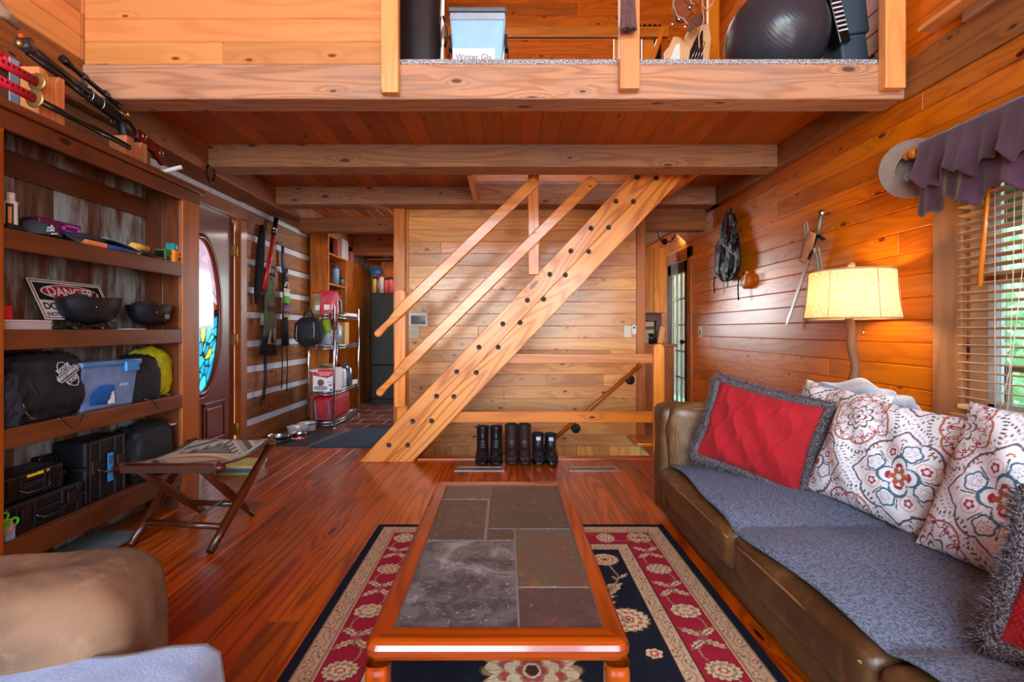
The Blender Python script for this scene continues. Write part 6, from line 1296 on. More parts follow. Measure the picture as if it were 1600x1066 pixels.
decal([(fx0+.085+.075*math.cos(a), z+.04+.026*math.sin(a)) for a in np.linspace(0, 2*PI, 18, endpoint=False)], mat('grey_print2', (150, 150, 160), .6), 'fountain_picture', pb_, FR((0, 5.3328, 0), (1, 0, 0), (0, 0, 1)))
for dx, dz, r in ((.185, .07, .017), (.165, .098, .007), (.180, .107, .007), (.198, .104, .007), (.208, .088, .007)): decal([(fx0+dx+r*math.cos(a), z+dz+r*.9*math.sin(a)) for a in np.linspace(0, 2*PI, 12, endpoint=False)], mat('orange_paw', (230, 110, 40), .5), 'paw_print', pb_, FB)
decal([(fx0+.195+.014*math.cos(a), z+.022+.014*math.sin(a)) for a in np.linspace(0, 2*PI, 12, endpoint=False)], mat('blue_dot', (40, 80, 150), .5), 'badge', pb_, FB)
t = bowl('metal_bowl', 'shiny metal bowl turned over on top of the fountain box', -1.96, 5.46, z+.246, .09, .05, M_GOLD)
mb = MB(); mb.lathe([(0, 0), (.055, 0), (.062, .01), (.062, .18), (.05, .21), (0, .215)], (-1.89, 5.72, z+.004), 20); tag(mb.build('white_canister', wp), 'white plastic canister behind the fountain box on the rack', 'canister')
mb = MB(); mb.lathe([(0, 0), (.06, 0), (.075, .04), (.07, .2), (.03, .24), (0, .245)], (-1.89, 5.9, z+.004), 20); tag(mb.build('steel_flask', mat('blue_steel', (120, 150, 190), .2, .8)), 'blue metallic flask at the back of the rack shelf', 'flask')
mb = MB(); mb.box((-1.86, 5.98, z+.005), (-1.83, 6.17, z+.05)); tag(mb.build('price_card', M_WHITE), 'small white card box at the far end of the rack shelf', 'box')
random.seed(31)
rb = thing('pet_carrier', 'red and grey soft pet carrier on the bottom of the rack', 'carrier', (-1.95, 5.5, RZ[0]+.004)); mb = MB(); cushion(mb, (-2.08, 5.34, RZ[0]+.005), (-1.85, 5.95, RZ[0]+.27), .045, .01, n=14); mb.build('body', mat('red_nylon', (176, 16, 34), .6, var=.15, bump=.3), rb)
mb = MB()
for x in (-2.03, -1.885): mb.tube([(x-.01, 5.332, RZ[0]+.23), (x, 5.328, RZ[0]+.12), (x+.008, 5.332, RZ[0]+.02)], [(.014, .004)]*3, 6, upv=(1, 0, 0))
mb.tube([(-2.03, 5.33, RZ[0]+.035), (-1.885, 5.33, RZ[0]+.035)], .006, 6); mb.build('strap', mat('grey_webbing', (112, 112, 120), .8), rb)
z = RZ[2]
bp = thing('black_backpack', 'black backpack with pale piping hanging at the front of the rack', 'bag', (-2.05, 5.2, .87)); mb = MB(); mb.T = None; cushion(mb, (-2.17, 5.10, .905), (-1.925, 5.27, 1.17), .07, .02, n=14, seed=3); mb.build('body', mat('black_canvas', (30, 30, 36), .75, bump=.3), bp)
mb = MB(); mb.tube([(-1.96, 5.095, 1.13), (-1.95, 5.085, 1.05), (-1.955, 5.09, .98)], .003, 6); mb.build('piping', M_CHINK, bp); mb = MB(); mb.tube([(-2.13, 5.095, 1.10), (-2.135, 5.085, 1.0), (-2.13, 5.09, .95)], .003, 6); mb.build('piping', M_CHINK, bp)
mb = MB(); mb.tube([(-2.11, 5.2, 1.15), (-2.10, 5.22, 1.24), (-2.06, 5.26, 1.27), (-2.02, 5.22, 1.22), (-2.0, 5.2, 1.14)], .009, 8); mb.build('carry_handle', M_NYLON, bp)
def pouch(lab, c, s, m, m2, cat='bag', name='food_pouch', par=None):
    t = thing(name, lab, cat, (c[0], c[1], c[2])); w_, d_, h_ = s; mb = MB()
    mb.grid(lambda a, b_: (c[0]+w_/2*math.copysign(abs(math.cos(a*2*PI))**.7, math.cos(a*2*PI))*(1-.05*b_+.02*math.sin(b_*9)), c[1]+d_/2*math.sin(a*2*PI)*max(.03, (1-b_**2.5))*(.6+.4*min(1, b_*5)), c[2]+h_*b_), 28, 14, cu=True); mb.build('pouch_body', m, t)
    mb = MB(); mb.box((c[0]-w_*.47, c[1]-.004, c[2]+h_*.93), (c[0]+w_*.47, c[1]+.004, c[2]+h_*1.03)); mb.build('seal_strip', m2, t)
    mb = MB(); mb.box((c[0]-w_*.18, c[1]-d_*.5-.001, c[2]+h_*.2), (c[0]+w_*.12, c[1]-d_*.5+.004, c[2]+h_*.42)); mb.build('front_label', M_WHITE, t); return t
z = RZ[3]
pouch('beige and red pet food pouch on the rack top at the left', (-2.02, 5.42, z+.004), (.16, .09, .24), mat('beige_pouch', (170, 150, 110), .35, var=.2), mat('red_seal', (180, 30, 40), .4))
pouch('bright red treat pouch in the middle of the rack top', (-1.895, 5.36, z+.004), (.20, .10, .25), mat('red_pouch', (214, 20, 48), .3, coat=.3, var=.12, rgb2=(190, 120, 130), vs=6), mat('red_seal'))
t = bottle('spray_bottle', 'grey bottle with a red trigger at the right of the rack top', -1.88, 5.6, z+.004, .045, .22, mat('grey_green_bottle', (96, 96, 90), .4), mat('red_seal'))
mb = MB(); mb.box((-1.87, 5.75, z+.003), (-1.835, 6.17, z+.035)); tag(mb.build('white_card', M_WHITE), 'long white card strip on the rack top edge', 'card')
mb = MB(); mb.tube([(-1.86, 5.29, z+.02), (-1.85, 5.28, z-.08), (-1.835, 5.275, z-.15), (-1.80, 5.275, z-.165), (-1.785, 5.28, z-.11), (-1.80, 5.29, z)], .009, 8); tag(mb.build('red_leash', mat('dark_red_leash', (110, 20, 30), .6)), 'dark red leash looped over the front of the rack', 'leash')
z = RZ[2]
random.seed(5); t = thing('green_pouch', 'small lime green zip pouch behind the backpack', 'bag', (-1.965, 5.36, z+.05)); mb = MB(); mb.ball((-1.93, 5.37, z+.205), (.05, .03, .085), 14, .7, .05); mb.build('pouch_body', mat('lime_cloth', (132, 170, 40), .7), t)
mb = MB(); mb.cyl((-1.93, 5.36, z+.28), (-1.925, 5.36, z+.33), .004); mb.build('zip_pull', M_STEEL, t)
for i, (x, y, r, lab) in enumerate(((-1.95, 5.40, (.09, .05, .10), 'crumpled clear plastic bag of supplies at the front of the rack shelf'), (-1.885, 5.58, (.05, .10, .12), 'crumpled clear plastic bag on the right side of the rack shelf'))):
    mb = MB(); mb.ball((x, y, z+r[2]+.002), r, 16, .8, .25, 8, flat=.98); tag(mb.build('plastic_bag', mat('milky_plastic', (176, 184, 194), .3, var=.2, vs=40, rgb2=(110, 120, 140))), lab, 'bag')
mb = MB(); mb.box((-1.93, 5.75, z+.005), (-1.85, 5.9, z+.26)); tag(mb.build('yellow_carton', mat('ochre_card', (206, 160, 70), .6), bev=.002), 'upright ochre carton on the right side of the rack shelf', 'box')
# ---------------- kitchen shelving ----------------
kc = thing('pantry_cabinet', 'tall varnished pine pantry cabinet with open top shelves', 'cabinet', (-2.24, 6.85, 0))
kx0, kx1, ky0, ky1 = -2.38+.04, -2.11, 5.95, 7.76
mb = MB(); mb.box((kx0, ky0, 0), (kx1, ky0+.022, 2.39), 2); mb.build('end_panel', W_OLDP, kc, bev=.002)
mb = MB(); mb.box((kx0, ky1-.02, 0), (kx1, ky1, 2.39), 2); mb.box((kx0, 6.60, 0), (kx1, 6.62, 1.98), 2); mb.build('divider', W_OLDP, kc, bev=.002)
mb = MB(); mb.box((kx0, ky0, 2.385), (kx1+.005, ky1, 2.40), 1); mb.build('top', W_OLDP, kc, bev=.002)
mb = MB(); mb.box((kx0, ky0, 0), (kx0+.01, ky1, 2.39), 2); mb.build('back_panel', W_SHELF, kc)
for y0, y1, zz in ((5.97, 7.74, 1.985), (5.97, 6.6, 1.62), (5.97, 6.6, 1.30), (5.97, 6.6, .9), (5.97, 6.6, .45)):
    mb = MB(); mb.box((kx0, y0, zz-.02), (kx1, y1, zz), 1); mb.build('shelf', W_OLDP, kc, bev=.002)
mb = MB(); mb.box((kx1-.02, 6.62, .0), (kx1+.002, ky1-.02, 1.965), 2); mb.build('door', W_OLDP, kc, bev=.003)
def item(name, lab, cat, y, z, w_, h_, rgb, rnd=True, x=-2.17, lid=None, d_=.06, group=None):
    t = thing(name, lab, cat, (x, y, z), group); mb = MB(); m = mat('print_%d_%d_%d' % rgb, rgb, .45, var=.25, vs=60, rgb2=tuple(min(255, int(c*.5+100)) for c in rgb))
    if rnd: mb.lathe([(0, 0), (w_/2, 0), (w_/2, h_*.82), (w_*.4, h_*.86), (0, h_*.86)], (x, y, z+.001), 14)
    else: mb.box((x-d_/2, y-w_/2, z+.001), (x+d_/2, y+w_/2, z+h_*.995))
    mb.build('container', m, t)
    if rnd: mb = MB(); mb.lathe([(w_*.42, h_*.84), (w_*.42, h_), (0, h_)], (x, y, z), 14); mb.build('lid', mat('lid_%d' % (lid or (30, 30, 30))[0], lid or (30, 30, 30), .5), t)
zs = 1.985
for (px, w_, h_, rgb, rn, nm, lab, cat) in ((526, .10, .22, (150, 50, 40), 0, 'cookie_box', 'rust red packet at the left of the pantry top shelf', 'packet'), (536, .26, .27, (206, 196, 200), 0, 'cereal_box', 'large white and berry coloured cereal box on the pantry top shelf', 'box'), (547.5, .12, .16, (200, 70, 110), 0, 'snack_box', 'small pink and blue box right of the cereal box', 'box'), (552, .10, .20, (52, 48, 30), 1, 'dark_jar', 'dark green jar behind the pink box', 'jar'), (556.5, .09, .19, (214, 170, 80), 0, 'yellow_packet', 'slim yellow packet in the middle of the pantry top shelf', 'packet'), (562, .15, .22, (96, 64, 48), 1, 'coffee_jar', 'brown labelled jar right of the yellow packet', 'jar'), (573, .13, .2, (214, 214, 210), 1, 'white_tub', 'white tub at the right end of the pantry top shelf', 'tub')):
    item(nm, lab, cat, YW(px, -2.17), zs, w_, h_, rgb, rn, lid=(20, 20, 20) if nm != 'white_tub' else (220, 220, 220))
item('blue_bottle', 'blue and white bottle on the pantry second shelf', 'bottle', YW(524, -2.17), 1.62, .09, .25, (70, 140, 200), 1, lid=(60, 80, 140))
item('blue_can', 'small dark can next to the blue bottle', 'can', YW(531, -2.19), 1.62, .07, .12, (50, 50, 60), 1)
# fridge
fg = thing('refrigerator', 'black refrigerator standing in the kitchen beyond the ladder', 'refrigerator', (-1.5, 7.3, 0)); FX0, FX1, FY0 = PX(579, 7.02), -1.12, 7.02; fz = PZ(458, 7.02)
M_FR = mat('black_appliance', (13, 13, 15), .5, coat=.05, var=.05)
mb = MB(); mb.box((FX0, FY0+.05, .03), (FX1, 7.7, fz)); mb.build('body', M_FR, fg, bev=.006)
mb = MB(); mb.box((FX0, FY0, .08), (FX1, FY0+.048, .55)); mb.build('freezer_door', M_FR, fg, bev=.012, seg=3); mb = MB(); mb.box((FX0, FY0, .56), (FX1, FY0+.048, fz)); mb.build('door', M_FR, fg, bev=.012, seg=3)
mb = MB(); mb.box((FX0+.01, FY0+.04, 0), (FX1-.01, FY0+.07, .07)); mb.build('kick_grille', M_BLACK, fg)
for i, (px, w_, h_, rgb, lid, lab) in enumerate(((586, .07, .24, (190, 170, 40), (40, 50, 30), 'yellow bottle, leftmost on the refrigerator'), (591, .07, .20, (100, 30, 40), (160, 30, 40), 'dark red bottle second from the left on the refrigerator'), (596.5, .085, .27, (190, 190, 196), (180, 30, 40), 'tall white bottle with a red cap on the refrigerator'), (603.5, .085, .22, (190, 20, 40), (20, 20, 20), 'red bottle with a black cap left of the last one on the refrigerator'), (610.5, .09, .23, (206, 30, 44), (24, 20, 20), 'bright red bottle at the right end of the refrigerator top'))):
    item('condiment_bottle', lab, 'bottle', 7.12, fz, w_, h_, rgb, 1, x=PX(px, 7.12), lid=lid, group='bottles on the refrigerator')
oc = thing('wall_cabinet', 'pine wall cabinet with a door above the refrigerator', 'cabinet', (-1.5, 7.6, 1.9)); 
mb = MB(); y_ = 7.45; mb.box((PX(596, y_), y_, PZ(455, y_)), (-1.0, 7.88, PZ(409, y_)), 2); mb.build('body', W_OLDP, oc, bev=.003)
mb = MB(); mb.box((PX(600, y_), y_-.02, PZ(452, y_)), (PX(618, y_)+.2, y_-.001, PZ(413, y_)), 2); mb.build('door', W_OLDP, oc, bev=.004)
mb = MB(); z_ = PZ(408, y_); mb.box((PX(577, y_), y_-.12, z_), (-1.0, 7.88, z_+.02), 0); mb.build('top_board', W_OLDP, oc, bev=.002)
ob = MB(); yb_ = 7.6; ob.box((PX(582, 7.3), 7.25, PZ(431, 7.3)-.015), (PX(597, 7.3), 7.8, PZ(431, 7.3)), 1); tag(ob.build('corner_shelf', W_OLDP), 'small pine corner shelf above the refrigerator', 'shelf')
random.seed(2); mb = MB(); mb.ball((PX(588, 7.4), 7.4, PZ(431, 7.3)+.062), (.09, .06, .062), 10, .7, .1); tag(mb.build('blue_packet', mat('blue_foil', (30, 110, 190), .35)), 'shiny blue packet on the corner shelf', 'packet')
item('silver_jar', 'silver and white can on top of the wall cabinet', 'can', 7.45, z_+.02, .14, .20, (150, 160, 160), 1, x=PX(604, 7.45), lid=(140, 140, 140)); item('dark_kettle', 'dark pot beside the silver can on the wall cabinet', 'pot', 7.5, z_+.02, .16, .17, (70, 50, 46), 1, x=PX(614, 7.5))
# right hand kitchen corner
rc = thing('corner_cabinet', 'narrow pine upper cabinet beyond the partition on the right', 'cabinet', (1.75, 5.9, 1.2)); y_ = 5.75
mb = MB(); mb.box((1.38, y_, PZ(489, y_)), (PX(1041, y_), y_+.30, PZ(388, y_)), 2); mb.build('body', W_RAIL, rc, bev=.003)
for a, c in ((1.40, PX(1021, y_)-.002), (PX(1021, y_)+.002, PX(1041, y_))):
    mb = MB(); mb.box((a, y_-.02, PZ(489, y_)), (c, y_-.001, PZ(388, y_)), 2); mb.build('door', W_RAIL, rc, bev=.004)
lc = thing('base_cabinet', 'dark pine base cabinet with a counter below the upper cabinet', 'cabinet', (1.75, 5.9, 0))
mb = MB(); planks(mb, 2, 0, 1, 0, .86, 1.30, 1.93, 5.72, 6.05, .1, lmin=3, lmax=4); mb.build('body', W_STILE, lc, bev=.003); mb = MB(); mb.box((1.28, 5.68, .86), (1.95, 6.08, .895), 0); mb.build('countertop', W_STILE, lc, bev=.004); mb = MB(); mb.box((1.38, 6.02, .896), (1.88, 6.05, PZ(489, 5.75)), 0); mb.build('backsplash', W_SHELF, lc)
cm = thing('countertop_dispenser', 'beige countertop appliance standing on the corner counter', 'appliance', (1.62, 5.85, .895)); mb = MB(); mb.box((PX(1007, 5.75), 5.75, .896), (PX(1022, 5.75), 5.9, PZ(503, 5.75))); mb.build('body', mat('cream_plastic', (190, 176, 140), .5), cm, bev=.006); mb = MB(); mb.box((PX(1009, 5.745), 5.743, PZ(515, 5.745)), (PX(1021, 5.745), 5.75, PZ(510, 5.745))); mb.build('display', M_BLKG, cm)
mb = MB(); mb.lathe([(0, 0), (.03, 0), (.035, .12), (.032, .12), (.028, .01)], (PX(1018, 5.71), 5.715, .896), 16); tag(mb.build('black_tumbler', M_BLKG), 'small black tumbler in front of the beige appliance', 'cup')
mb = MB(); mb.T = Matrix.Translation((PX(1031, 5.74), 5.74, .897)) @ Matrix.Rotation(R(10), 4, 'Y'); mb.box((-.03, -.01, .004), (.03, .01, .20), 2); tag(mb.build('cutting_board', W_PINE_L, bev=.006), 'pale wooden board leaning on the counter beside the tumbler', 'board')
ut = thing('utensil_crock', 'crock of dark cooking utensils behind the beige appliance', 'crock', (PX(1018, 5.98), 5.98, .896)); mb = MB(); mb.lathe([(0, 0), (.06, 0), (.065, .15), (.06, .15)], (PX(1018, 5.98), 5.98, .896), 18); mb.build('pot', M_BLACK, ut)
for k in range(6):
    a = k*1.05; mb = MB(); mb.cyl((PX(1018, 5.98)+.02*math.cos(a), 5.98+.02*math.sin(a), .96), (PX(1018, 5.98)+.06*math.cos(a), 5.98+.05*math.sin(a), 1.17), .005, n=6); mb.build('utensil', M_IRON, ut)
# antler mounts
def antlers(lab, c, s, nrm):
    t = thing('antler_hook', lab, 'antlers', c, 'small dark antler hooks'); n_ = Vector(nrm); sdv = n_.cross(Vector((0, 0, 1))).normalized(); c = Vector(c); mb = MB(); mb.lathe([(0, .012), (.03*s, .010), (.035*s, 0)], n=16, M=FR(c, sdv, (0, 0, 1))); mb.build('plaque', M_IRON, t)
    for q in (-1, 1):
        mb = MB(); mb.tube([c+n_*.01, c+n_*.05*s+sdv*q*.05*s+Vector((0, 0, -.01*s)), c+n_*.07*s+sdv*q*.09*s+Vector((0, 0, .04*s)), c+n_*.05*s+sdv*q*.10*s+Vector((0, 0, .11*s))], [.012*s, .011*s, .009*s, .003*s], 8); mb.tube([c+n_*.06*s+sdv*q*.07*s, c+n_*.09*s+sdv*q*.05*s+Vector((0, 0, .06*s))], [.008*s, .002*s], 6); mb.build('antler', mat('polished_antler', (120, 60, 50), .25, coat=.6), t)
antlers('dark polished antler hook on the right wall above the door casing', (XR-.013, 5.28, 2.19), 1.2, (-1, 0, 0)); antlers('dark polished antler hook in the kitchen above the corner cabinet', (PX(1036, 5.8), 5.74, 2.07), 1.0, (0, -1, 0))
# ---------------- boots ----------------
def boot(lab, xc, y0, L, w_, hs, m, kind, group):
    t = thing('boot', lab, 'boot', (xc, y0+L/2, .0), group); z0 = .013 if y0+L > 4.05 else 0; z0 = .0125
    sole = MB()
    def outl(k):
        a = 2*PI*k/28; s, c = math.sin(a), math.cos(a); yy = y0+L/2-L/2*c; ww = w_/2*(1.0-.18*math.exp(-((yy-y0-L*.62)/(L*.15))**2))*abs(s)**.75
        return (xc+math.copysign(ww, s), yy)
    sole.prism([outl(k) for k in range(28)][::-1], .022, Matrix.Translation((0, 0, z0-.0))); sole.build('sole', M_BLKG if kind != 'wel' else mat('dark_brown_sole', (38, 28, 26), .6), t, bev=.003)
    def sec(a, b_):
        # b_: 0..1 from toe along the foot, then up the shaft
        th = a*2*PI; c, s = math.cos(th), math.sin(th)
        if b_ < .5:
            f = b_/.5; y = y0+.006+L*.60*f; h = .050+.055*f**1.6; ww = w_*.47*(math.sin(min(1, f*2.2+.12)*PI/2))**.7*(1-.06*f); hh = h*(math.sin(min(1, f*3+.15)*PI/2))**.6
            return (xc+ww*c, y, z0+.012+max(0, hh*(.5+.5*s))*1.0)
        f = (b_-.5)/.5; zz = z0+.04+(hs-.04)*f; yc = y0+L*.72; ry = L*.28*(1-.18*math.sin(f*PI)) ; ww = w_*.44*(1-.08*math.sin(f*PI)+(.08*f if kind == 'wel' else 0)); lean = .012*f
        wr = (.004*math.sin(f*24+s*2) if kind == 'wel' and f < .6 else 0)
        dip = (-.022*max(0, -s)**2*0+.014*s*s if kind == 'wel' else 0)*(1 if f > .97 else 0)
        return (xc+(ww+wr)*c, yc+(ry+wr)*s-lean*.0, zz+dip)
    mb = MB(); mb.grid(lambda a, b_: sec(a, b_*.5), 26, 16, cu=True); mb.grid(lambda a, b_: sec(a, .5+b_*.5), 26, 18, cu=True)
    mb.ball((xc, y0+L*.45, z0+.05), (w_*.42, L*.30, .055), 14); mb.build('upper', m, t)
    mb = MB(); mb.grid(lambda a, b_: (lambda p: (xc+(p[0]-xc)*(1-.35*b_), y0+L*.72+(p[1]-y0-L*.72)*(1-.35*b_), p[2]-.05*b_))(sec(a, 1.0)), 26, 3, cu=True); mb.build('lining', mat('boot_lining', (30, 26, 26), .9), t)
    if kind == 'lace':
        mb = MB(); yf = y0+L*.72-L*.27
        for k in range(5): z = z0+.085+.022*k; mb.tube([(xc-.022, yf+.016, z), (xc, yf-.002+.003*k, z+.003), (xc+.022, yf+.016, z)], .0035, 6)
        mb.build('laces', mat('lace_grey', (84, 84, 88), .5), t)
        mb = MB(); mb.grid(lambda a, b_: (xc+(a-.5)*.05, yf+.004+.012*(2*a-1)**2+.012*b_, z0+.17+(hs-.155)*b_-.012*(2*a-1)**2), 8, 6); mb.build('tongue', m, t, solid=.006)
        mb = MB(); mb.box((xc-.012, yf+.004, hs+.000), (xc+.010, yf+.009, hs+.013)); mb.build('tongue_label', mat('red_label', (206, 70, 60), .6), t)
        mb = MB(); mb.box((xc+(-.040 if 'left' in lab else .028), y0+L*.9, hs-.03), (xc+(-.028 if 'left' in lab else .040), y0+L*.96, hs+.022)); mb.build('pull_tab', M_BLACK, t, bev=.002)
    if kind == 'short':
        yf = y0+L*.72-L*.27; mb = MB()
        mb.grid(lambda a, b_: (xc+(a-.5)*.062, yf+.0+.012*(2*a-1)**2+.012*b_, z0+.11+(hs-.105)*b_-.008*(2*a-1)**2), 8, 6); mb.build('tongue', m, t, solid=.006)
        mb = MB(); mb.box((xc-.018, yf+.000, hs-.030), (xc+.018, yf+.006, hs-.002)); mb.build('tongue_label', mat('blue_white_label', (120, 150, 210), .6, vs=150, rgb2=(226, 232, 240)), t)
        mb = MB(); 
        for s in (-1, 1): mb.tube([(xc+s*.012, yf-.002, z0+.07), (xc+s*.012, yf+.004, z0+.125)], .002, 6)
        mb.tube([(xc-w_*.4, y0+L*.32, z0+.055), (xc, y0+L*.26, z0+.082), (xc+w_*.4, y0+L*.32, z0+.055)], .002, 6); mb.build('stitching', mat('grey_thread', (96, 92, 92), .7), t)
    return t
M_BB = mat('polished_black_leather', (22, 24, 28), .22, coat=.5, var=.05); M_BR = mat('dark_brown_oiled_leather', (58, 38, 32), .5, var=.2, vs=16, rgb2=(38, 25, 22), bump=.3, bs=20); M_BK = mat('matte_black_leather', (28, 28, 32), .45, var=.1)
bz = lambda px: PX(px, 3.95)
boot('left of the black lace-up boots with red tongue labels', bz(753.5), 3.85, .265, .118, .262, M_BB, 'lace', 'black lace-up boots'); boot('right one of the black lace-up boots with red tongue labels', bz(775), 3.85, .265, .118, .262, M_BB, 'lace', 'black lace-up boots')
boot('brown pull-on boot on the left in the middle pair', bz(799.5), 3.86, .26, .118, .268, M_BR, 'wel', 'brown pull-on boots'); boot('brown pull-on boot on the right in the middle pair', bz(820), 3.86, .26, .116, .270, M_BR, 'wel', 'brown pull-on boots')
boot('left of the shorter black boots with blue and white tongue labels', bz(841.5), 3.85, .26, .112, .208, M_BK, 'short', 'short black boots'); boot('right one of the shorter black boots with blue and white tongue labels', bz(861.5), 3.85, .26, .112, .204, M_BK, 'short', 'short black boots')
mb = MB(); mb.box((PX(872, 4.08), 4.07, .012), (PX(884, 4.08), 4.10, .014)); tag(mb.build('floor_latch', M_BRASS, bev=.0005), 'small brass latch plate on the floor edge right of the boots', 'latch')
# ---------------- wall fittings ----------------
M_IV = mat('ivory_plastic', (206, 200, 176), .45, var=.02); WP = 780
def plate(lab, F, w_, h_, n, grp='ivory switch plates', toggles=True):
    t = thing('light_switch', lab, 'switch', tuple(F.translation), grp); mb = MB(); mb.T = F; mb.box((-w_/2, -h_/2, 0), (w_/2, h_/2, .006)); mb.build('cover_plate', M_IV, t, bev=.003)
    for k in range(n): mb = MB(); mb.T = F; x = (k-(n-1)/2)*.046; mb.box((x-.005, -.012, .006), (x+.005, .006, .016)); mb.build('toggle', M_IV, t, bev=.002)
def BK(px, py): return FR((PX(px, YB-.001), YB-.001, PZ(py, YB)), (1, 0, 0), (0, 0, 1))
plate('double ivory switch plate on the back wall beneath the wall tablet', BK(645.5, 519.5), .113, .113, 2); plate('single ivory switch plate on the back wall left of the oval remote', BK(980.5, 518), .072, .115, 1)
plate('small ivory plate partly behind the upper handrail on the back wall', BK(666, 457), .06, .09, 1)
mb = MB(); mb.T = BK(647, 450); mb.box((-.015, -.018, 0), (.015, .018, .015)); tag(mb.build('wall_sensor', M_WHITE, bev=.003), 'tiny white sensor on the back wall above the tablet', 'sensor')
t = thing('wall_tablet', 'white framed tablet mounted on the back wall beside the post', 'tablet', tuple(BK(653.5, 500).translation)); mb = MB(); mb.T = BK(653.8, 500); mb.box((-.092, -.066, 0), (.092, .066, .018)); mb.build('frame', M_WHITE, t, bev=.008, seg=3); mb = MB(); mb.T = BK(653.8, 500); mb.box((-.070, -.042, .018), (.070, .042, .0195)); mb.build('screen', mat('dark_screen', (14, 14, 18), .08, coat=.5), t)
t = thing('wall_remote', 'small white oval remote in a holder on the back wall', 'remote', tuple(BK(990, 515).translation)); mb = MB(); mb.T = BK(990.5, 515); mb.prism([(.022*math.cos(a), .025*math.copysign(1, math.sin(a))+.022*math.sin(a)) for a in np.linspace(.01, 2*PI, 24, endpoint=False)], .014); mb.build('body', wp, t, bev=.004); mb = MB(); mb.T = BK(990.5, 515); mb.prism([(.011*math.cos(a), .018+.011*math.sin(a)) for a in np.linspace(0, 2*PI, 16, endpoint=False)], .002, Matrix.Translation((0, 0, .014))); mb.build('button', M_BLACK, t)
def RW_(px, py, off=.001): X = XR-off; y = YW(px, X); return FR((X, y, PZ(py, y)), (0, -1, 0), (0, 0, 1))
plate('ivory switch plate with a dark toggle on the right wall', RW_(1095, 519), .085, .115, 0); mb = MB(); mb.T = RW_(1095, 519); mb.box((-.008, -.03, .006), (.008, .02, .012)); o = mb.build('toggle', M_BLACK, bpy.data.objects['light_switch.003'], bev=.002)
# vest
X_ = XR-.05
def VP(px, py, off=0): y = YW(px, X_-off); return (X_-off, y, PZ(py, y))
vt = thing('leather_vest', 'black leather vest hanging on the right wall beside the glazed door', 'vest', VP(1138, 440)); M_VEST = mat('worn_black_leather', (24, 27, 32), .5, var=.3, vs=14, bump=.8, bs=18, coat=.05)
L0 = [(1135, 331), (1129, 345), (1126, 362), (1125, 376), (1118, 383), (1116.5, 400), (1117, 425), (1121, 434), (1130, 440.5)]; R0 = [(1147, 333), (1151, 345), (1153, 362), (1156, 376), (1156.5, 385), (1157, 400), (1156, 422), (1152, 433), (1140, 439)]
def vest_pts(a, b_, side):
    i = b_*8; k = min(int(i), 7); f = i-k; l = [L0[k][j]+(L0[k+1][j]-L0[k][j])*f for j in (0, 1)]; r_ = [R0[k][j]+(R0[k+1][j]-R0[k][j])*f for j in (0, 1)]
    px = l[0]+(r_[0]-l[0])*a; py = l[1]+(r_[1]-l[1])*a; bul = .030*math.sin(PI*a)**.6*min(1, b_*4+.2)+.010*math.sin(a*16+b_*9)*min(1, b_*3)+.022*noise.fractal(Vector((a*5, b_*7, 2.3)), .6, 2, 4)*min(1, b_*3)
    return VP(px, py, bul*side if side > 0 else .002)
mb = MB(); n1, n2 = 36, 40; F = []; vs = [vest_pts(i/n1, j/n2, 1) for i in range(n1+1) for j in range(n2+1)]
for i in range(n1):
    for j in range(n2):
        a, b_ = (i+.5)/n1, (j+.5)/n2; vneck = b_ < .42 and abs(a-.46) < .22*(1-b_/.42)**.7
        if not vneck: F.append((i*(n2+1)+j, (i+1)*(n2+1)+j, (i+1)*(n2+1)+j+1, i*(n2+1)+j+1))
mb.add(vs, F, None, None, True); mb.build('front_panel', M_VEST, vt, solid=.006)
mb = MB(); mb.grid(lambda a, b_: vest_pts(a, b_*.99, 0), 16, 20); mb.build('back_lining', mat('patterned_red_lining', (150, 56, 40), .6, var=.4, vs=60, rgb2=(60, 26, 24)), vt, solid=.004)
mb = MB()
for px, p0, p1 in ((1117, 432, 458), (1154.5, 432, 469)): mb.tube([VP(px, p0, .01), VP(px-1.5, (p0+p1)/2, .006), VP(px-.5, p1, .006)], .006, 6)
mb.tube([VP(1137, 436, .03), VP(1137, 448, .02)], .004, 6); mb.build('side_lace', M_NYLON, vt)
mb = MB(); mb.tube([VP(1141, 334, .02), VP(1142, 326, .0), VP(1144, 329, -.04)], .007, 6); mb.build('hanger_hook', M_IRON, vt)
cn = thing('wooden_canteen', 'small round wooden canteen with a handle below the vest', 'canteen', VP(1163, 438)); y_ = YW(1163, X_); z_ = PZ(438, y_)
mb = MB(); mb.lathe([(0, .03), (.05, .028), (.062, .018), (.062, -.03), (0, -.03)], n=24, M=FR((XR-.03, y_, z_-.01), (0, -1, 0), (0, 0, 1))); mb.build('body', W_STILE, cn, bev=.003); mb = MB(); mb.tube([(XR-.06, y_-.045, z_+.04), (XR-.075, y_-.055, z_+.03), (XR-.075, y_-.055, z_-.03), (XR-.06, y_-.045, z_-.05)], .009, 8); mb.cyl((XR-.03, y_, z_+.04), (XR-.03, y_, z_+.075), .014); mb.build('handle', W_PINE_L, cn)
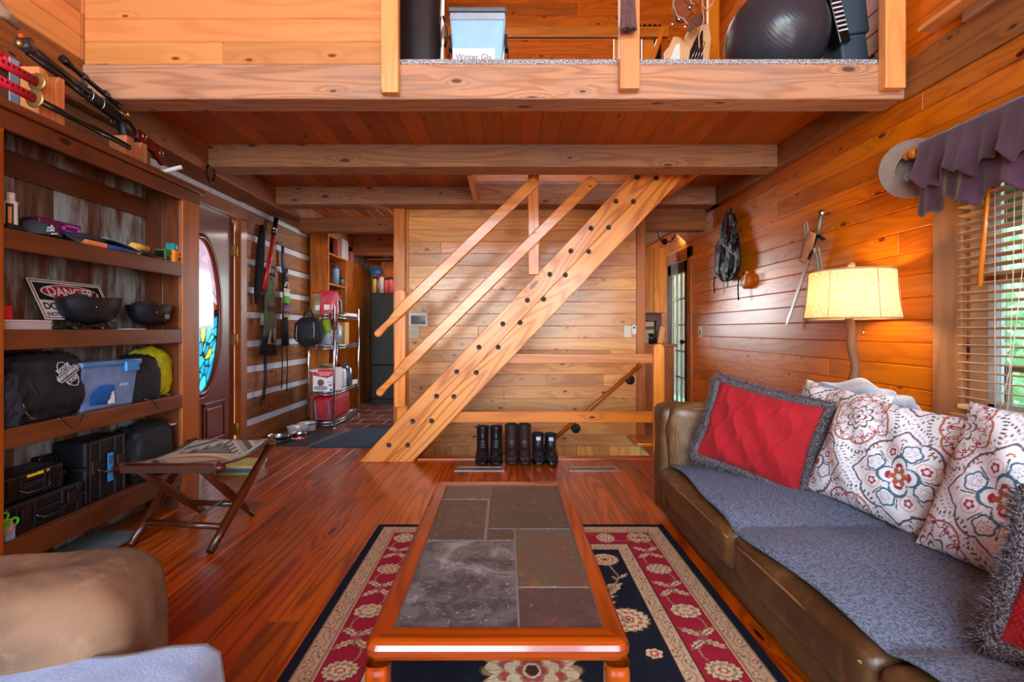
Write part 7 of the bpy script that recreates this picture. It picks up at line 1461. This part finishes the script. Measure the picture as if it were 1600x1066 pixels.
# sword
sw = thing('hanging_sword', 'long steel sword with cloth tied round its hilt on the right wall', 'sword', (XR-.03, 3.3, 1.4)); X_ = XR-.05
S0, S1, S2, S3 = [Vector(VP(*q)) for q in ((1284, 333), (1277, 368), (1274, 378), (1227, 514))]; dd = (S3-S0).normalized()
mb = MB(); mb.bar(S1, S3-dd*.05, .028, .006, up=(1, 0, 0)); P0 = S3-dd*.05; sd_ = dd.cross(Vector((1, 0, 0))).normalized(); mb.add([P0+sd_*.014+Vector((.003, 0, 0)), P0-sd_*.014+Vector((.003, 0, 0)), P0+sd_*.014-Vector((.003, 0, 0)), P0-sd_*.014-Vector((.003, 0, 0)), S3], [(0, 1, 4), (2, 4, 3), (0, 4, 2), (1, 3, 4)]); mb.build('blade', M_STEEL, sw)
mb = MB(); mb.tube([S0, S0.lerp(S1, .5), S1], [.010, .014, .012], 12); mb.build('grip', mat('grey_wire_grip', (130, 120, 108), .5, .5), sw); mb = MB(); mb.ball(S0, .022, 12); mb.build('pommel', M_STEEL, sw)
mb = MB(); mb.tube([S1+sd_*.075-Vector((.0, 0, .0)), S1, S1-sd_*.075], [.010, .012, .010], 10); mb.build('crossguard', M_IRON, sw)
mb = MB(); mb.grid(lambda a, b_: tuple(S1+sd_*(-.02+.07*(a-.5)*(1.6-abs(b_-.4)*1.4))+dd*(b_*.20-.02)+Vector((-.022-.012*math.sin(PI*a), 0, 0))+Vector((0, .02*(b_), 0))), 12, 16); mb.build('tan_cloth', mat('tan_suede_cloth', (190, 130, 92), .85, var=.15, vs=20), sw, solid=.006)
mb = MB(); mb.grid(lambda a, b_: tuple(S1+Vector((-.028-.008*math.sin(a*14), -.01-.055*(a)-.04*b_, -.10-.17*b_+.02*math.sin(a*9)))), 18, 12); mb.grid(lambda a, b_: tuple(S1+Vector((-.022-.008*math.sin(a*12), .03+.05*(a)+.03*(1-b_), .10-.20*b_))), 14, 12); mb.build('grey_rag', mat('grey_cotton_rag', (150, 134, 120), .9, var=.15, bump=.3), sw, solid=.005)
# felt hat on the rod finial
ht = thing('felt_hat', 'grey felt wide brim hat hanging from the curtain rod end', 'hat', (1.94, 2.43, 1.83)); M_HAT = mat('grey_felt', (124, 108, 98), .9, var=.1, bump=.2, bs=200)
HC = Vector((1.955, 2.405, 1.835)); hn = Vector((-.62, -.72, .10)).normalized(); HM = FR(HC, Vector((0, 0, 1)).cross(hn).normalized()*1, Vector((0, 0, 1)))
if (HM.to_3x3() @ Vector((0, 0, 1))).dot(hn) < 0: HM = FR(HC, -Vector((0, 0, 1)).cross(hn).normalized(), Vector((0, 0, 1)))
ra_, rb__ = .068, .082
mb = MB(); mb.T = HM; mb.grid(lambda a, b_: ((ra_+.058*b_)*math.cos(a*2*PI), (rb__+.060*b_)*math.sin(a*2*PI), .018*b_*b_*abs(math.cos(a*2*PI))*1.4), 48, 8, cu=True); mb.build('brim', M_HAT, ht, solid=.004)
mb = MB(); mb.T = HM; mb.grid(lambda a, b_: (ra_*math.cos(a*2*PI)*(1-.0*b_)*math.cos(max(0, b_-.7)/.3*PI/2), rb__*math.sin(a*2*PI)*math.cos(max(0, b_-.7)/.3*PI/2), -.075*b_), 40, 14, cu=True); mb.build('crown', M_HAT, ht, solid=.003)
mb = MB(); mb.T = HM; mb.grid(lambda a, b_: (ra_*.95*math.cos(a*2*PI), rb__*.95*math.sin(a*2*PI), -.002-.03*b_), 40, 2, cu=True); mb.build('sweatband', mat('pale_sweatband', (170, 160, 148), .7, var=.2, vs=30), ht, solid=.002)
mb = MB(); mb.T = HM; mb.prism([(.045*math.cos(a), .06*math.sin(a)) for a in np.linspace(0, 2*PI, 24, endpoint=False)], .002, Matrix.Translation((0, 0, -.068))); mb.build('crown_lining', mat('grey_lining', (84, 84, 88), .4), ht)
TM = HM @ Matrix.Translation((-.0, -.025, -.063)); text('LITE', .017, TM @ Matrix.Translation((0, .009, 0)), M_WHITE, ht); text('FELT', .017, TM @ Matrix.Translation((0, -.009, 0)), M_WHITE, ht)
mb = MB(); mb.T = TM; mb.tube([(.026*math.cos(a), .022*math.sin(a), 0) for a in np.linspace(0, 2*PI, 30)], .0009, 5, False); mb.build('logo_ring', M_WHITE, ht)
# wall shelf and red stick, upper right
t = thing('wall_shelf', 'rough light board shelf high on the right wall above the window', 'shelf', (1.97, 1.9, 2.45)); mb = MB(); mb.box((1.93, 1.0, 2.452), (2.02, 2.34, 2.475), 1); mb.build('board', W_PINE_L, t, bev=.003); mb = MB(); mb.box((1.99, 1.0, 2.40), (2.02, 2.18, 2.452), 1); mb.build('cleat', W_TRIMG, t, bev=.003)
mb = MB(); mb.tube([(2.0, 1.95, 2.13), (2.005, 1.90, 2.145), (2.0, 1.6, 2.20)], [.008, .013, .013], 10); tag(mb.build('red_baton', mat('dark_red_paint', (140, 10, 30), .4)), 'dark red rod end on the right wall at the frame edge', 'rod')

# ---------------- loft ----------------
for i, (a, c) in enumerate(((595, 622), (969, 1000), (1384, 1416))):
    t = thing('loft_post', ('light pine railing post at the left end of the loft carpet', 'light pine railing post in the middle of the loft edge under the broom', 'light pine railing post at the right end of the loft edge')[i], 'post', (PX((a+c)/2, 2.5), 2.49, 2.26), 'loft railing posts'); mb = MB(); mb.box((PX(a, 2.48), 2.48, PZ((144, 138, 137)[i], 2.48)), (PX(c, 2.48), 2.53, 4.0), 2)
    if i: mb.box((PX(a-(0 if i == 1 else 6), 2.535), 2.532, 2.438), (PX(c-6, 2.535), 2.56, 4.0), 2)
    mb.build('post', W_PINE_L, t, bev=.004)
tb2 = thing('trash_bin', 'glossy black ribbed bin standing at the left end of the loft', 'bin', (-.52, 2.95, 2.437)); cx_, cy_ = -.475, 2.82
mb = MB(); mb.grid(lambda a, b_: (cx_+(.115+.012*b_)*math.copysign(abs(math.cos(a*2*PI))**.6, math.cos(a*2*PI)), cy_+(.12+.012*b_)*math.copysign(abs(math.sin(a*2*PI))**.6, math.sin(a*2*PI)), 2.438+.62*b_), 48, 6, cu=True); mb.build('bin_body', mat('black_shiny_bin', (30, 30, 34), .28, coat=.3), tb2)
mb = MB(); mb.box((cx_-.135, cy_-.14, 3.058), (cx_+.135, cy_+.14, 3.09)); mb.build('lid', M_BLKG, tb2, bev=.008); mb = MB(); mb.tube([(cx_+.128, cy_-.05, 2.80), (cx_+.145, cy_-.03, 2.75), (cx_+.145, cy_, 2.70), (cx_+.13, cy_+.01, 2.66)], .006, 8); mb.build('side_handle', M_BLKG, tb2)
bk = thing('plastic_bucket', 'translucent blue plastic bucket with a handwritten label on the loft edge', 'bucket', (-.16, 2.74, 2.437)); bxa, bxb = PX(705, 2.68), PX(787, 2.68)
vs = []; mb = MB()
for z, e, y0, y1 in ((2.438, .012, 2.70, 2.90), (2.76, -.010, 2.675, 2.92)): vs += [(bxa+e, y0, z), (bxb-e, y0, z), (bxb-e, y1, z), (bxa+e, y1, z)]
mb.add(vs, [(0, 3, 2, 1), (4, 5, 6, 7), (0, 1, 5, 4), (1, 2, 6, 5), (2, 3, 7, 6), (3, 0, 4, 7)]); mb.build('tub', mat('frosty_blue_plastic', (146, 196, 230), .35, var=.04, coat=.2), bk, bev=.012, seg=3)
mb = MB(); mb.box((bxa-.014, 2.665, 2.762), (bxb+.014, 2.93, 2.785)); mb.build('lid', mat('grey_lid', (96, 104, 116), .4), bk, bev=.006); mb = MB(); mb.box((bxa-.006, 2.672, 2.72), (bxb+.006, 2.676, 2.757)); mb.build('rim', mat('lilac_rim', (170, 184, 206), .4), bk, bev=.003)
mb = MB(); 
for x, s in ((bxa-.012, -1), (bxb+.012, 1)): mb.tube([(x, 2.80, 2.68), (x+s*.012, 2.79, 2.62), (x+s*.012, 2.78, 2.53), (x, 2.78, 2.46), (x-s*.0, 2.68, 2.445)], .004, 6); mb.box((x-.008, 2.77, 2.62), (x+.008, 2.82, 2.70))
mb.build('wire_handle', M_BLACK, bk); lx0, lx1 = PX(707, 2.68), PX(773, 2.68)
mb = MB(); mb.T = FR((0, 2.692, 0), (1, 0, 0), (0, .035, 1)); mb.box((lx0, 2.50, .0), (lx1, 2.565, .001)) if False else mb.box((lx0, 2.47, -.004), (lx1, 2.573, -.001)); mb.T = None
mb = MB(); mb.add([(lx0, 2.6915, 2.47), (lx1, 2.6915, 2.47), (lx1, 2.684, 2.572), (lx0, 2.684, 2.572)], [(0, 1, 2, 3)]); mb.build('paper_label', M_WHITE, bk, solid=.001)
text('Winter Glv', .042, FR(((lx0+lx1)/2, 2.684, 2.525), (1, 0, 0), (0, -.07, 1)), mat('grey_ink', (120, 120, 140), .7), bk, ext=.0003)
br_ = thing('hanging_broom', 'short bundled whisk broom hanging upside down on the middle loft post', 'broom', (PX(981, 2.45), 2.45, 2.52)); cx_ = PX(981, 2.44)
mb = MB(); rs = random.Random(3)
for k in range(130):
    a = rs.uniform(0, 2*PI); q = rs.random()**.5; mb.tube([(cx_+.030*q*math.cos(a), 2.435+.024*q*math.sin(a), 2.70), (cx_+.036*q*math.cos(a), 2.435+.028*q*math.sin(a), 2.60), (cx_+.043*q*math.cos(a), 2.435+.032*q*math.sin(a), 2.52+rs.uniform(-.006, .01))], .0028, 4, smooth=False)
mb.build('bristles', mat('purple_brown_bristle', (140, 104, 104), .9, var=.4, vs=200, rgb2=(80, 50, 50)), br_); mb = MB(); mb.cyl((cx_, 2.435, 2.70), (cx_, 2.435, 3.1), .014); mb.lathe([(.034, 0), (.034, .04), (.015, .06)], (cx_, 2.435, 2.685), 16); mb.build('handle', W_STILE, br_)
M_BALL = mat('dark_graphite_rubber', (50, 54, 64), .3, var=.05, coat=.15)
bb = thing('exercise_ball', 'dark grey ribbed exercise ball on the loft', 'ball', (1.53, 2.83, 2.437)); 
mb = MB(); BR = .268
Mq = Matrix.Rotation(R(38), 3, 'Y') @ Matrix.Rotation(R(70), 3, 'X')
def bfn(a, b_):
    th, ph = a*2*PI, (b_-.5)*PI; v = Vector((math.cos(th)*math.cos(ph), math.sin(th)*math.cos(ph), math.sin(ph))); g = abs(ph); r = BR*(1-.006*(math.exp(-((ph*14) % 1.0-.5)**2/.006) if g < 1.3 else 0)); v = Mq @ (v*r); return (1.53+v.x, 2.83+v.y, 2.437+BR+v.z)
mb.grid(bfn, 96, 220, cu=True); mb.build('ball', M_BALL, bb)
ap = thing('exercise_step', 'blue-grey plastic machine housing standing right of the ball', 'machine', (1.9, 2.8, 2.437)); M_AP = mat('blue_grey_plastic', (62, 78, 94), .4, var=.06)
mb = MB(); mb.T = Matrix.Translation((1.905, 2.78, 2.44)) @ Matrix.Rotation(R(-7), 4, 'Y'); mb.box((-.07, -.08, 0.008), (.075, .08, .22)); mb.box((-.085, -.09, .22), (.09, .09, .62)); mb.build('housing', M_AP, ap, bev=.012, seg=3)
mb = MB(); mb.T = Matrix.Translation((1.82, 2.72, 2.60)) @ Matrix.Rotation(R(-14), 4, 'Y'); mb.box((-.03, -.05, 0), (.03, .02, .3)); mb.build('grille_block', M_BLKG, ap, bev=.006)
mb = MB(); mb.T = Matrix.Translation((1.82, 2.72, 2.60)) @ Matrix.Rotation(R(-14), 4, 'Y')
for k in range(8): mb.box((-.026, -.053, .06+.025*k), (.026, -.05, .068+.025*k))
mb.build('grille_fin', M_CHINK, ap)
mb = MB(); rs = random.Random(6)
for k in range(5): mb.tube([(1.80+rs.uniform(0, .1), 2.62+rs.uniform(0, .06), 2.445+rs.uniform(0, .01)), (1.88+rs.uniform(-.02, .04), 2.64, 2.455+rs.uniform(0, .03)), (1.97+rs.uniform(-.02, .02), 2.66, 2.47+rs.uniform(0, .06))], .009, 6)
tag(mb.build('strap_coil', mat('navy_strap', (40, 54, 74), .7)), 'loose dark blue straps lying beside the right loft post', 'strap')
mb = MB(); mb.ball((PX(930, 2.75), 2.75, 2.437), (.065, .07, .018), 12); tag(mb.build('grey_pad', mat('pale_grey_pad', (150, 160, 176), .7)), 'flat pale grey pad on the loft carpet left of the middle post', 'pad')
lr = thing('loft_railing', 'inner pine guard rail around the ladder opening up in the loft', 'railing', (.4, 3.9, 2.437)); Y_ = 3.82
mb = MB(); mb.box((-.56, Y_, PZ(57, Y_)), (PX(1045, Y_), Y_+.04, PZ(41, Y_)), 0); mb.build('rail_board', W_RAIL, lr, bev=.004)
for a, c in ((962, 972), (1006, 1024), (1111, 1128)): mb = MB(); mb.box((PX(a, Y_), Y_+.041, 2.437), (PX(c, Y_), Y_+.09, PZ(-60, Y_) if a > 1100 else PZ(41, Y_)), 2); mb.build('post', W_RAIL, lr, bev=.004)
mb = MB(); mb.bar((PX(1003, Y_), Y_+.02, 2.9), (PX(1036, Y_), Y_+.02, PZ(45, Y_)), .035, .07, up=(0, 1, 0)); mb.build('brace', W_RAIL, lr, bev=.003)
cu = thing('dark_curtain', 'dark brown curtain hanging at the back of the loft', 'curtain', (PX(1014, 4.9), 4.9, 2.437)); mb = MB(); mb.grid(lambda a, b_: (PX(993, 4.9)+(PX(1032, 4.9)-PX(993, 4.9))*a, 4.9+.02*math.sin(a*30), 2.45+1.6*b_), 60, 4); mb.build('curtain_panel', mat('dark_brown_cloth', (38, 30, 30), .9), cu, solid=.004)
# guitar with holsters hanging on it
M_CREAM = mat('cream_lacquer_wood', (226, 180, 130), .35, coat=.4, var=.06); M_TAN = mat('saddle_leather', (140, 70, 34), .45, var=.15, vs=20); M_SADD = mat('dark_saddle_leather', (96, 58, 44), .5, var=.2)
gt = thing('wall_guitar', 'cream bodied guitar with a white pickguard standing in the loft', 'guitar', (PX(1065, 3.2), 3.2, 2.437)); Y_ = 3.2; Q = lambda px, py: (PX(px, Y_), PZ(py, Y_))
mb = MB(); mb.prism([Q(1040, 100), Q(1040, 78), Q(1046, 72), Q(1053, 56), Q(1063, 58), Q(1070, 64), Q(1075, 48), Q(1090, 40), Q(1108, 36), Q(1112, 60), Q(1108, 100)][::-1], .045, FR((0, Y_+.045, 0), (1, 0, 0), (0, 0, 1))); mb.build('body', M_CREAM, gt, bev=.006)
mb = MB(); mb.prism([Q(1046, 95), Q(1056, 70), Q(1062, 68), Q(1062, 95)][::-1], .003, FR((0, Y_-.0005, 0), (1, 0, 0), (0, 0, 1))); mb.build('pickguard', M_WHITE, gt)
mb = MB(); mb.prism([Q(1075, 100), Q(1078, 80), Q(1084, 66), Q(1091, 52), Q(1098, 48), Q(1098, 100)][::-1], .003, FR((0, Y_-.0005, 0), (1, 0, 0), (0, 0, 1))); mb.build('black_panel', M_BLKG, gt)
mb = MB()
for k in range(4): a, c = Q(1078+k*5, 96), Q(1092+k*3, 66); mb.cyl((a[0], Y_-.008, a[1]), (c[0], Y_-.008, c[1]), .0025, n=6)
mb.build('string_bar', M_STEEL, gt)
hl = thing('leather_holster', 'brown leather holster with buckles and pale cords hanging in the loft', 'holster', (PX(1075, 3.1), 3.1, 2.7)); Y_ = 3.08
mb = MB(); mb.prism([Q(1053, -6), Q(1052, 12), Q(1057, 30), Q(1066, 34), Q(1074, 30), Q(1082, 20), Q(1087, 12), Q(1086, -6)][::-1], .03, FR((0, Y_+.03, 0), (1, 0, 0), (0, 0, 1))); mb.build('pouch', M_TAN, hl, bev=.006)
mb = MB(); mb.prism([Q(1065, -6), Q(1074, 6), Q(1080, 18), Q(1085, 24), Q(1088, 18), Q(1084, 8), Q(1074, -6)][::-1], .008, FR((0, Y_-.001, 0), (1, 0, 0), (0, 0, 1))); mb.build('flap_strap', M_TAN, hl, bev=.002)
mb = MB(); mb.prism([Q(1076, 32), Q(1084, 30), Q(1083, 46), Q(1078, 53), Q(1074, 48)][::-1], .012, FR((0, Y_-.004, 0), (1, 0, 0), (0, 0, 1))); mb.prism([Q(1085, 22), Q(1094, 20), Q(1103, 28), Q(1100, 36), Q(1091, 41), Q(1086, 36)][::-1], .012, FR((0, Y_+.012, 0), (1, 0, 0), (0, 0, 1))); mb.build('buckle_tab', M_SADD, hl, bev=.003)
mb = MB()
for q in ((1060, 31), (1077, 13), (1050, 39), (1070, 43)): c = Q(*q); mb.ball((c[0], Y_-.012, c[1]), (.012, .006, .012), 8)
mb.build('rivet', M_STEEL, hl)
mb = MB(); crd = mat('pale_pink_cord', (206, 160, 134), .7)
for pts in ([(1074, -5), (1078, 8), (1088, 12), (1092, -5)], [(1096, -5), (1096, 12), (1103, 19), (1112, 8), (1114, -5)], [(1095, 10), (1098, 34), (1090, 60), (1091, 78)], [(1052, -5), (1050, 10), (1056, 28), (1066, 32), (1072, 40)]): mb.tube([(Q(*p)[0], Y_-.018, Q(*p)[1]) for p in pts], .005, 6)
mb.build('cord', crd, hl)
